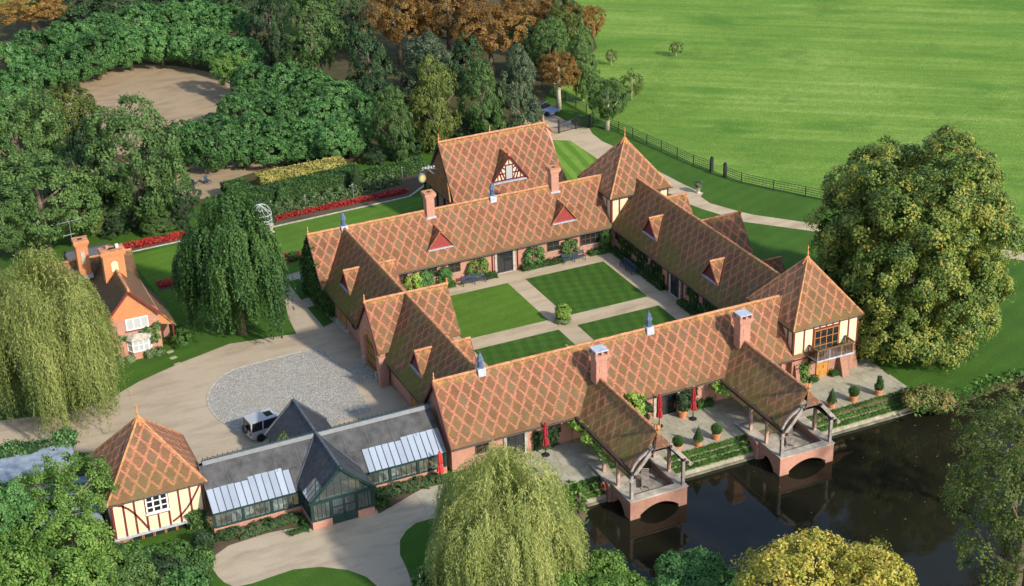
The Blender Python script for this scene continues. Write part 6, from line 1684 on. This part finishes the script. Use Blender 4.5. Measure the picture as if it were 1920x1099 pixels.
leafy('climber', 'green climber on the pavilion corner beside the glasshouse', 'climber', 'leaf_hedge', [('box', -41.2, -18.1, 0, -39.9, -17.7, 1.5)], 60, .12, jit=.15)
g = random.Random(9)
for i in range(9):
    x = -59.5 + 1.45 * i; tag(leafy('ivy', '%s ivy clump from the left on the back edge of the long felt roofed shed' % ORD[i], 'ivy', 'leaf_plane', [('ball', x, -4.0 + g.uniform(-.3, .3), 2.4 + g.uniform(-.2, .3), g.uniform(.9, 1.3), .8, g.uniform(.6, .9))], 60, .13, core=True, jit=.14), group='ivy clumps on the shed roof edge')
# pond side
vine = [(-9.3 + .15 * (i % 3), -20.3 - i * .95, 2.35 - .06 * i) for i in range(8)]
t = thing('grapevine', 'bright green vine trailing along the eaves of the boathouse beside the willow', 'vine', (-9.2, -20.5, 0))
link('foliage', crown('foliage', 'leaf_vine', 41, [(x + 9.2, y + 20.5, z, .55 - .03 * i, .6, .5 - .03 * i) for i, (x, y, z) in enumerate(vine)], 150, 18, .26, .12, -.9, .1, .3)[0], t)
b = MB(); b.tube([(0, .4, 0), (0, .3, 2.2), (.1, -6.5, 2.1)], [.05, .04, .02], 5); b.build('stem', 'bark', t, world=False)
t = thing('grapevine', 'lime green vine climbing the wall right of the chimney of the boathouse beside the willow', 'vine', (-3.4, -20.6, 0))
link('foliage', crown('foliage', 'leaf_vine', 42, [(0, 0, 2.5, .9, .6, .9), (-.4, .1, 3.3, .4, .4, .4), (.6, .1, 1.8, .5, .5, .5)], 80, 22, .3, .13, -.9, .1, .3)[0], t)
b = MB(); b.tube([(0, 0, 0), (0, 0, 2.4)], [.06, .03], 5); b.build('stem', 'bark', t, world=False)
t = thing('grapevine', 'green vine at the eaves corner left of the sunlit boathouse', 'vine', (4.6, -20.6, 0))
link('foliage', crown('foliage', 'leaf_vine', 43, [(0, 0, 2.1, .5, .5, .5), (.2, -1.0, 2.0, .4, .5, .35)], 45, 18, .25, .11, -.9, .1, .3)[0], t)
b = MB(); b.tube([(0, .3, 0), (0, .2, 2.0)], [.05, .03], 5); b.build('stem', 'bark', t, world=False)
leafy('wall_shrub', 'dark wall shrub between the terrace door and the umbrella', 'shrub', 'leaf_dark', [('box', 1.6, -19.95, 0, 2.9, -19.6, 2.0)], 70, .11, jit=.12)
leafy('wall_shrub', 'dark wall shrub under the red umbrella beside the willow', 'shrub', 'leaf_dark', [('box', -12.6, -19.95, 0, -10.4, -19.6, 1.8)], 70, .11, jit=.12)
leafy('low_hedge', 'low green planting at the foot of the brick wall left of the sunlit boathouse', 'hedge', 'leaf_hedge', [('box', 2.9, -20.3, 0, 4.6, -19.65, .55)], 90, .10, jit=.1)
leafy('climber', 'yellow green climber on the left corner of the balcony tower', 'climber', 'leaf_bright', [('box', 13.1, -20.65, 0, 14.1, -20.3, 1.9)], 60, .12, jit=.15)
leafy('box_hedge', 'small box hedge left of the tower door', 'hedge', 'leaf_hedge', [('box', 14.1, -21.0, 0, 14.95, -20.35, .5)], 110, .08)
leafy('box_hedge', 'small box hedge between the tower door and the buttress', 'hedge', 'leaf_hedge', [('box', 16.45, -20.9, 0, 17.3, -20.35, .5)], 110, .08)
for i, (p, r) in enumerate((((21.23,-27.89,0.30), 1.3), ((22.39,-28.64,0.00), 1.2), ((20.12,-27.63,0.30), .9))):
    t = thing('waterside_shrub', ('bronze and green shrub at the top of the bank beside the steps', 'tangled green shrub leaning over the water', 'low reddish shrub at the end of the grassed steps')[i], 'shrub', (p[0], p[1], -.3))
    link('foliage', crown('foliage', 'leaf_scrub', 70 + i, [(0, 0, p[2] + .3, r, r * .8, r * .75)], 110, 26, .4, .12, -.8, .1, .25)[0], t)
    b = MB(); b.tube([(0, 0, -.6), (.1, 0, r * .8)], [.06, .02], 5); b.build('stem', 'bark', t, world=False)
rg = np.random.RandomState(77); Q = []
for i in range(len(POND)):
    a, b_ = POND[i], POND[(i + 1) % len(POND)]
    if i == 0: continue
    L_ = math.hypot(b_[0] - a[0], b_[1] - a[1]); k = int(L_ * 45)
    if a[0] > 40 and b_[0] > 40 or a[1] < -50 and b_[1] < -50: k = k // 3
    t_ = rg.rand(k, 1); nrm = np.array([b_[1] - a[1], -(b_[0] - a[0]), 0]) / max(L_, .1)
    Q.append(np.array([*a, 0.]) + t_ * np.array([b_[0] - a[0], b_[1] - a[1], 0]) + nrm * rg.normal(0, .45, (k, 1)) + np.array([0, 0, 1]) * rg.uniform(-.5, .35, (k, 1)))
Q = np.concatenate(Q)
tag(link('bank_grass', leaf_mesh('bank_grass', Q, rg.normal(size=Q.shape) * .8 + [0, 0, .5], rg.uniform(.12, .28, len(Q)), .45 + rg.normal(size=len(Q)) * .2, 'leaf_bank')), kind='stuff')
rg = np.random.RandomState(12); k = 90
Q = np.stack([rg.uniform(2, 38, k), rg.uniform(-44, -27.5, k), np.full(k, -1.492)], 1)
tag(link('floating_leaves', leaf_mesh('floating_leaves', Q, np.tile([0., 0, 1], (k, 1)) + rg.normal(size=(k, 3)) * .05, rg.uniform(.04, .09, k), rg.rand(k), 'leaf_chestnut')), kind='stuff')

# ---------------------------------------------------------------- small things
def umbrella(label, x, y, m='canvas_red', h=3.2):
    t = thing('parasol', label, 'umbrella', (x, y, .03), rnd.uniform(0, 3), 'furled red parasols')
    b = MB(); b.tube([(0, 0, 0), (0, 0, h)], .045, 7); b.build('pole', 'iron_black', t, world=False)
    b = MB(); b.lathe([(.34, 0), (.34, .06), (.08, .1), (.07, .3)], (0, 0, 0), 12); b.build('base', 'iron_black', t, world=False)
    b = MB(); b.lathe([(.17, .9), (.26, 1.05), (.20, 1.5), (.155, 1.75), (.20, 2.0), (.16, 2.6), (.08, h - .15), (.05, h - .03)], (0, 0, 0), 24, fn=lambda a, j: 1 + .22 * math.cos(8 * a + j * .35)); b.build('canopy', m, t, world=False)
    b = MB(); b.lathe([(.165, 1.72), (.165, 1.8)], (0, 0, 0), 12); b.build('tie', 'canvas_bright', t, world=False)
    b = MB(); b.lathe([(.02, h - .03), (.08, h + .03), (.02, h + .1)], (0, 0, 0), 8); b.build('finial', 'steel', t, world=False)
umbrella('furled red parasol nearer the willow side boathouse on the middle terrace', -1.4, -21.1)
umbrella('furled red parasol beside the sunlit boathouse on the middle terrace', 1.75, -21.4)
umbrella('furled dark red parasol against the wall behind the foreground willow', -12.0, -20.8)
umbrella('bright red furled parasol at the end of the glasshouse', -21.3, -20.6, 'canvas_bright', 3.0)
def potted(label, p, kind, cat='potted plant'):
    t = thing('potted_topiary', label, cat, (p[0], p[1], .03), 0, 'potted topiary along the terrace edge')
    b = MB(); b.lathe([(.27, 0), (.33, .45), (.39, .47), (.40, .62), (.33, .62), (.31, .52)], (0, 0, 0), 14); b.build('pot', 'terracotta', t, world=False)
    b = MB(); b.lathe([(.31, .54), (.01, .56)], (0, 0, 0), 12); b.build('soil', 'soil', t, world=False)
    if kind == 'ball': parts = [('ball', 0, 0, 1.02, .47, .47, .45)]
    elif kind == 'cone': parts = [('cone', 0, 0, .56, .46, 1.35)]
    else: parts = [('ball', 0, 0, .86, .40, .40, .32), ('ball', .05, 0, 1.35, .29, .29, .24), ('ball', -.03, 0, 1.75, .19, .19, .2)]
    o = cover('foliage', 'leaf_hedge' if kind != 'cone' else 'leaf_plane', 4, parts, 330, .055, .7, .025); o.parent = t
    b = MB()
    for q in parts:
        if q[0] == 'ball': b.lathe([(.01, -q[6] * .9)] + [(q[4] * .92 * math.cos(a), q[6] * .92 * math.sin(a)) for a in (-1.1, -.6, 0, .6, 1.1)] + [(.01, q[6] * .9)], q[1:4], 8)
        else: b.lathe([(q[4] * .5, 0), (q[4] * .92, .18), (q[4] * .55, q[5] * .5), (.01, q[5] * .95)], q[1:4], 8)
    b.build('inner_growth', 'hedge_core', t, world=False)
potted('potted box ball nearest the willow side boathouse', (-2.03,-25.31), 'ball')
potted('potted box cone in the middle of the terrace between the boathouses', (-0.07,-25.29), 'cone')
potted('potted box ball nearest the sunlit boathouse on the middle terrace', (1.80,-25.11), 'ball')
potted('potted box cone below the balcony tower', (13.37,-25.17), 'cone')
potted('potted box ball in the middle of the tower terrace', (15.63,-25.21), 'ball')
potted('potted tiered box spiral at the far corner of the tower terrace', (18.22,-25.31), 'spiral')
for i, (x, y, s_) in enumerate(((1.15, -20.7, 1), (-2.4, -20.5, 1))):
    t = thing('potted_shrub', ('dark leafy shrub in a terracotta pot beside the terrace umbrella', 'large dark leaved plant in a pot left of the terrace door')[i], 'potted plant', (x, y, .03))
    b = MB(); b.lathe([(.3, 0), (.4, .55), (.46, .58), (.46, .7), (.38, .7)], (0, 0, 0), 14); b.build('pot', 'terracotta', t, world=False)
    link('foliage', crown('foliage', 'leaf_dark', 80 + i, [(0, 0, 1.5, .55, .5, .8)], 60, 22, .25, .10, -.9, .1, .2)[0], t)
# planters on the balcony
for x in (14.7, 17.2):
    leafy('balcony_planter', 'small green shrub standing on the tower balcony %s' % ('by its left end' if x < 15 else 'by its right end'), 'plant', 'leaf_hedge', [('ball', x, -21.2, 3.15, .5, .35, .4)], 120, .09, loc=(x, -21.2, 2.66))
# lifebuoy
t = thing('lifebuoy', 'orange lifebuoy with white bands hanging on the boathouse wall beside the willow', 'lifebuoy', (-9.66, -26.6, -.35))
b = MB(); n_, k_ = 20, 8
for i in range(n_):
    a0, a1 = 2 * math.pi * i / n_, 2 * math.pi * (i + 1) / n_
    b.tube([(-9.68, -26.6 + .33 * math.cos(a0), -.35 + .33 * math.sin(a0)), (-9.68, -26.6 + .33 * math.cos(a1), -.35 + .33 * math.sin(a1))], .085, 7, 1 if i % 5 == 0 else 0, cap=False)
b.build('ring', ['buoy_orange', 'frame_white'], t, True)
# loungers in the boathouses
def lounger(label, x, y, z, rz):
    t = thing('lounger', label, 'lounger', (x, y, z), rz, 'slatted loungers in the boathouses')
    for s in (-1, 1):
        b = MB(); b.bar((-.8, s * .3, .32), (.8, s * .3, .32), .05, .06); b.build('frame_rail', 'timber_grey', t, world=False)
        for x0 in (-.6, .5):
            b = MB(); b.bar((x0 - .22, s * .3, 0), (x0 + .22, s * .3, .33), .04, .05); b.build('leg', 'timber_grey', t, world=False)
            b = MB(); b.bar((x0 + .22, s * .3 + .03, 0), (x0 - .22, s * .3 + .03, .33), .04, .05); b.build('leg', 'timber_grey', t, world=False)
    for k in range(9):
        b = MB(); b.box(-.8 + .13 * k, -.32, .35, -.7 + .13 * k, .32, .375); b.build('seat_slat', 'timber_grey', t, world=False)
    for k in range(5):
        b = MB(); b.bar((.42 + .1 * k, -.32, .42 + .13 * k), (.42 + .1 * k, .32, .42 + .13 * k), .03, .09); b.build('back_slat', 'timber_grey', t, world=False)
lounger('grey slatted lounger on the floor of the boathouse beside the willow', -6.5, -27.8, -.42, 1.1)
lounger('grey slatted lounger on the floor of the sunlit boathouse', 7.3, -27.8, -.42, 1.1)
# garden light and pot by the path
t = thing('spotlight', 'small white garden spotlight on the lawn beside the balcony tower', 'garden light', (*(23.34,-18.29), 0), .5)
b = MB(); b.tube([(0, 0, 0), (0, 0, .25)], .03, 6); b.build('spike', 'iron_black', t, world=False)
b = MB(); b.lathe([(.05, -.1), (.16, .12), (.13, .13)], (0, 0, .32), 10); b.build('lamp_head', 'frame_white', t, world=False)
t = thing('urn', 'pale planted urn beside the garden path behind the tower', 'urn', (*(28.24,21.77), 0))
b = MB(); b.lathe([(.3, 0), (.3, .1), (.14, .2), (.2, .4), (.42, .75), (.46, .9), (.36, .9)], (0, 0, 0), 12); b.build('bowl', 'stone', t, world=False)
link('plant', crown('plant', 'leaf_greygreen', 90, [(0, 0, 1.1, .5, .5, .35)], 40, 20, .2, .09)[0], t)
# stepping stones at the cottage
for i, p in enumerate(((-35.45,11.97), (-35.47,10.67), (-35.42,9.24))):
    t = thing('stepping_stone', ('stepping stone nearest the cottage porch', 'middle stepping stone between cottage porch and drive', 'stepping stone nearest the gravel drive')[i], 'stone', (p[0], p[1], 0), .35, 'stepping stones at the cottage')
    b = MB(); b.prism([(-.32, -.2), (.3, -.24), (.34, .18), (-.1, .25), (-.34, .16)], lambda u, v, w_: (u, v, w_), 0, .04); o = b.build('slab', 'paving', t, world=False)
g = random.Random(4)
for i, (x, y, r) in enumerate(((-40.3, 11.9, .45), (-39.2, 11.8, .35), (-37.4, 11.9, .45), (-36.6, 11.9, .5), (-34.2, 12.6, .9), (-33.7, 13.6, .8))):
    t = thing('cottage_plant', ('low herb clump at the left foot of the cottage wall', 'small herb clump left of the bay window', 'grey herb clump right of the bay window', 'rounded green herb by the cottage porch', 'dark leaved shrub in front of the cottage porch', 'leafy shrub beside the cottage porch roof')[i], 'plant', (x, y, 0))
    link('foliage', crown('foliage', 'leaf_border' if i < 4 else 'leaf_hedge', 100 + i, [(0, 0, r * .8, r, r * .8, r * .9)], 60, 22, .25, .09, -.8, .1, .2)[0], t)
t = thing('climber', 'green climber trained across the cottage front around the bay window', 'climber', (CX, CY0 - .2, 0))
link('foliage', crown('foliage', 'leaf_plane', 120, [(x, 0, z, a, .22, c_) for x, z, a, c_ in ((-1.9, 1.9, .45, .4), (-1.2, 2.3, .55, .25), (-2.0, 1.2, .25, .4), (1.6, 2.6, .6, .4), (2.1, 2.1, .35, .6), (1.75, 1.5, .3, .6), (2.2, 3.0, .4, .3), (.9, 2.7, .4, .15))], 110, 18, .18, .085, -.9, .1, .3)[0], t)

# cars
def car(name, label, loc, rz, body, L, W, H, estate):
    t = thing(name, label, 'car', loc, rz)
    hb = H * (.56 if estate else .62)
    prof = ([(-L / 2, .45), (-L / 2 + .05, hb), (L * .12, hb), (L * .16, hb - .02), (L / 2 - .12, hb - .14), (L / 2, hb - .3), (L / 2, .4), (L / 2 - .2, .28), (-L / 2 + .2, .28)] if estate else
            [(-L / 2, .5), (-L / 2 + .12, hb - .05), (-L * .2, hb), (L * .12, hb), (L / 2 - .3, hb - .14), (L / 2 - .05, hb - .32), (L / 2, .42), (L / 2 - .2, .25), (-L / 2 + .2, .25)])
    b = MB()
    sec = [(-1., .0), (-.97, .05), (-.80, .09), (.80, .09), (.97, .05), (1., .0)]
    rows = []
    for f, lift in ((-1., -.05), (-.94, -.015), (-.6, .012), (0, .02), (.6, .012), (.94, -.015), (1., -.05)):
        rows.append([(x * (1 - .03 * abs(f) ** 4), f * W / 2 * (1 - .04 * (abs(x) / (L / 2)) ** 6), z + (lift if z > .5 else 0)) for x, z in prof])
    n_ = len(prof); vs = [v for r in rows for v in r]; fs = []
    for i in range(len(rows) - 1):
        for k in range(n_): fs.append((i * n_ + k, i * n_ + (k + 1) % n_, (i + 1) * n_ + (k + 1) % n_, (i + 1) * n_ + k))
    fs += [tuple(range(n_)), tuple((len(rows) - 1) * n_ + k for k in range(n_))[::-1]]
    b.add(vs, fs); b.build('body', body, t, False, world=False)
    if estate:
        x0, x1, y_ = -L / 2 + .06, L * .10, W / 2
        b = MB(); b.add([(x0, -y_ * .97, hb - .005), (x1 + .35, -y_ * .95, hb - .005), (x1 + .35, y_ * .95, hb - .005), (x0, y_ * .97, hb - .005), (x0 + .12, -y_ * .84, H - .06), (x1 - .2, -y_ * .82, H - .06), (x1 - .2, y_ * .82, H - .06), (x0 + .12, y_ * .84, H - .06)], [(0, 1, 5, 4), (1, 2, 6, 5), (2, 3, 7, 6), (3, 0, 4, 7)]); b.build('side_glass', 'window_glass', t, world=False)
        b = MB(); b.box(x0 + .08, -y_ * .86, H - .062, x1 - .15, y_ * .86, H); b.build('roof', body, t, world=False)
        for x in (x0 + .05, x0 + 1.1, x1 - .05):
            for s in (-1, 1): b = MB(); b.bar((x, s * y_ * .965, hb - .02), (x + (.1 if x < 0 else -.05), s * y_ * .85, H - .05), .10, .05); b.build('pillar', body, t, world=False)
        b = MB(); b.box(x1 - 1.0, -.42, H + .002, x1 - .35, .42, H + .012); b.build('sunroof', 'window_glass', t, world=False)
        b = MB(); b.prism([(.36 * math.cos(a * .5236), .36 * math.sin(a * .5236)) for a in range(12)], lambda u, v, w_: (w_, u + .1, v + .95), -L / 2 - .2, -L / 2 - .02); b.build('spare_wheel', 'rubber', t, world=False)
        for s in (-1, 1): b = MB(); b.box(-L / 2 - .03, s * .78 - .08, .72, -L / 2 + .02, s * .78 + .08, 1.0); b.build('tail_lamp', 'lamp_red', t, world=False)
    else:
        b = MB(); b.add([(L * .16, -W * .43, hb), (L * .16, W * .43, hb), (L * .04, W * .36, H), (L * .04, -W * .36, H)], [(0, 1, 2, 3)]); b.build('windscreen', 'window_glass', t, world=False)
        b = MB(); b.bar((L * .04, -W * .37, H), (L * .04, W * .37, H), .06, .05); b.build('screen_frame', body, t, world=False)
        b = MB(); b.box(-L * .2, -W * .38, hb + .022, L * .13, W * .38, hb + .03); b.build('cockpit', 'rubber', t, world=False)
        for y_ in (-.38, .38):
            b = MB(); b.box(-L * .12, y_ - .24, hb + .0, -L * .02, y_ + .24, hb + .36); b.build('seat', 'iron_black', t, world=False)
        for s in (-1, 1): b = MB(); b.box(L / 2 - .3, s * W * .36 - .15, hb - .32, L / 2 - .02, s * W * .36 + .15, hb - .2); b.build('headlight', 'steel', t, world=False)
        b = MB(); b.box(L / 2 - .04, -.3, .42, L / 2 + .02, .3, .55); b.build('grille', 'iron_black', t, world=False)
    for x in (-L * .31, L * .31):
        for s in (-1, 1):
            b = MB(); r = .36 if estate else .31
            b.prism([(r * math.cos(a * .3927), r * math.sin(a * .3927)) for a in range(16)], lambda u, v, w_: (x + u, s * W / 2 + w_, r + v), -.14, .025); o = b.build('wheel', 'rubber', t, world=False)
            b = MB(); b.prism([(r * .6 * math.cos(a * .3927), r * .6 * math.sin(a * .3927)) for a in range(16)], lambda u, v, w_: (x + u, s * W / 2 + w_, r + v), -.035, .035); b.build('rim', 'steel', o, world=False)
car('off_road_car', 'silver off road car with a rear spare wheel parked behind the glasshouse', (-31.15, -6.55, .015), .12, 'car_silver', 4.6, 1.9, 1.85, True)
car('open_car', 'blue open topped sports car parked on the lane below the trees', (*(24.74,54.99), .015), -1.12, 'car_blue', 4.3, 1.85, 1.35, False)

# railings between garden and meadow
def railing(label, pts, posts=2.2, h=1.25):
    t = thing('railing', label, 'railing', (*pts[0], 0))
    P_ = []
    for a, b_ in zip(pts[:-1], pts[1:]):
        L_ = math.hypot(b_[0] - a[0], b_[1] - a[1]); k = max(1, int(L_ / posts))
        P_ += [(a[0] + (b_[0] - a[0]) * i / k, a[1] + (b_[1] - a[1]) * i / k) for i in range(k)]
    P_.append(pts[-1])
    for p in P_:
        b = MB(); b.box(p[0] - .045, p[1] - .045, 0, p[0] + .045, p[1] + .045, h + .12); b.build('post', 'iron_black', t)
    for j in range(5):
        b = MB()
        for a, b_ in zip(P_[:-1], P_[1:]): b.bar((*a, .2 + h * j / 4.6), (*b_, .2 + h * j / 4.6), .03, .045)
        b.build('rail', 'iron_black', t)
    b = MB()
    for a, b_ in zip(P_[:-1], P_[1:]):
        for k in range(9):
            x, y = a[0] + (b_[0] - a[0]) * k / 9, a[1] + (b_[1] - a[1]) * k / 9
            b.add([(x - .012, y, .05), (x + .012, y, .05), (x + .012, y, h), (x - .012, y, h)], [(0, 1, 2, 3)])
    tag(b.build('wire_bars', 'iron_green', t), kind='stuff')
railing('dark iron railing along the lane beside the bronze leaved tree', [(28.81,63.83), (29.23,57.55), (29.48,51.87)])
railing('long dark iron railing curving between the garden and the meadow to the chestnut', [(28.43,48.06), (29.89,43.88), (31.24,35.43), (32.19,29.44), (33.00,26.65)])
railing('dark iron railing from the meadow gate posts to behind the chestnut', [(33.48,24.47), (34.10,21.87), (36.08,18.22), (38.18,14.91), (39.90,12.21)])
for i, p in enumerate(((33.00,26.65), (33.39,24.33))):
    t = thing('gate_post', ('thick dark post left of the gap in the meadow railing', 'thick dark post right of the gap in the meadow railing')[i], 'post', (*p, 0))
    b = MB(); b.box(-.16, -.16, 0, .16, .16, 1.75); b.build('shaft', 'iron_black', t, world=False)
    b = MB(); b.lathe([(.22, 1.75), (.22, 1.82), (.02, 1.98)], (0, 0, 0), 4); b.build('post_cap', 'iron_black', t, world=False)
gt = thing('iron_gate', 'dark iron gate across the lane beside the barn', 'gate', (*(23.03,47.03), 0))
for p in ((23.03,47.03), (25.62,47.37), (27.53,47.20)):
    b = MB(); b.box(p[0] - .1, p[1] - .1, 0, p[0] + .1, p[1] + .1, 1.7); b.build('post', 'iron_black', gt)
for a, e in (((23.09,47.00), (25.57,47.40)), ((25.68,47.33), (27.47,47.24))):
    b = MB()
    for z in (.15, .8, 1.4): b.bar((*a, z), (*e, z), .05, .07)
    b.build('gate_rail', 'iron_black', gt)
    for k in range(1, 12):
        x, y = a[0] + (e[0] - a[0]) * k / 12, a[1] + (e[1] - a[1]) * k / 12
        b = MB(); b.box(x - .018, y - .018, .15, x + .018, y + .018, 1.5); b.build('gate_bar', 'iron_black', gt)
p = (24.50,47.54); b = MB(); b.box(p[0] - .5, p[1] - .02, .85, p[0] + .5, p[1] + .05, 1.25); b.build('gate_plate', 'lead_blue', gt)

# leaf litter ring round the meadow tree and tables inside the glasshouse
o = sheet('leaf_litter', smooth_loop([(32.23,61.90), (33.80,62.57), (34.44,61.43), (33.72,60.03), (32.38,60.28)], 2), .02, 'leaf_floor')
def table(label, x, y, n_):
    t = thing('dining_table', label, 'table', (x, y, .045))
    b = MB(); b.lathe([(.3, 0), (.3, .04), (.06, .1), (.06, .7), (.8, .72), (.8, .75)], (0, 0, 0), 18); b.build('tabletop', 'timber_pink', t, world=False)
    c_ = thing('tablecloth', label.replace('table', 'cloth on table', 1) if False else 'white cloth draped over the ' + label, 'tablecloth', (x, y, .045))
    b = MB(); b.lathe([(.98, .22), (.88, .77), (.84, .79), (.01, .792)], (0, 0, 0), 28, fn=lambda a, j: 1 + (.07 * math.cos(7 * a) if j == 0 else 0)); b.build('drape', 'white_cloth', c_, world=False)
    for k in range(n_):
        a = 2 * math.pi * k / n_ + .4
        h = thing('dining_chair', '%s dark chair anticlockwise at the ' % ORD[k] + label, 'chair', (x + 1.25 * math.cos(a), y + 1.25 * math.sin(a), .045), a, 'chairs at the ' + label)
        b = MB(); b.box(-.2, -.2, .42, .2, .2, .46); b.build('seat', 'timber_dark', h, world=False)
        b = MB(); b.box(.17, -.2, .46, .2, .2, .92); b.build('backrest', 'timber_dark', h, world=False)
        for p in ((-.17, -.17), (-.17, .17), (.17, -.17), (.17, .17)): b = MB(); b.box(p[0] - .02, p[1] - .02, 0, p[0] + .02, p[1] + .02, .42); b.build('leg', 'timber_dark', h, world=False)
table('round table inside the glasshouse porch', -30.1, -20.4, 6)
table('round table in the left bay of the glasshouse', -37.2, -18.0, 4)
table('round table left of the porch in the glasshouse', -34.2, -18.0, 4)
table('round table right of the porch in the glasshouse', -25.0, -18.0, 4)
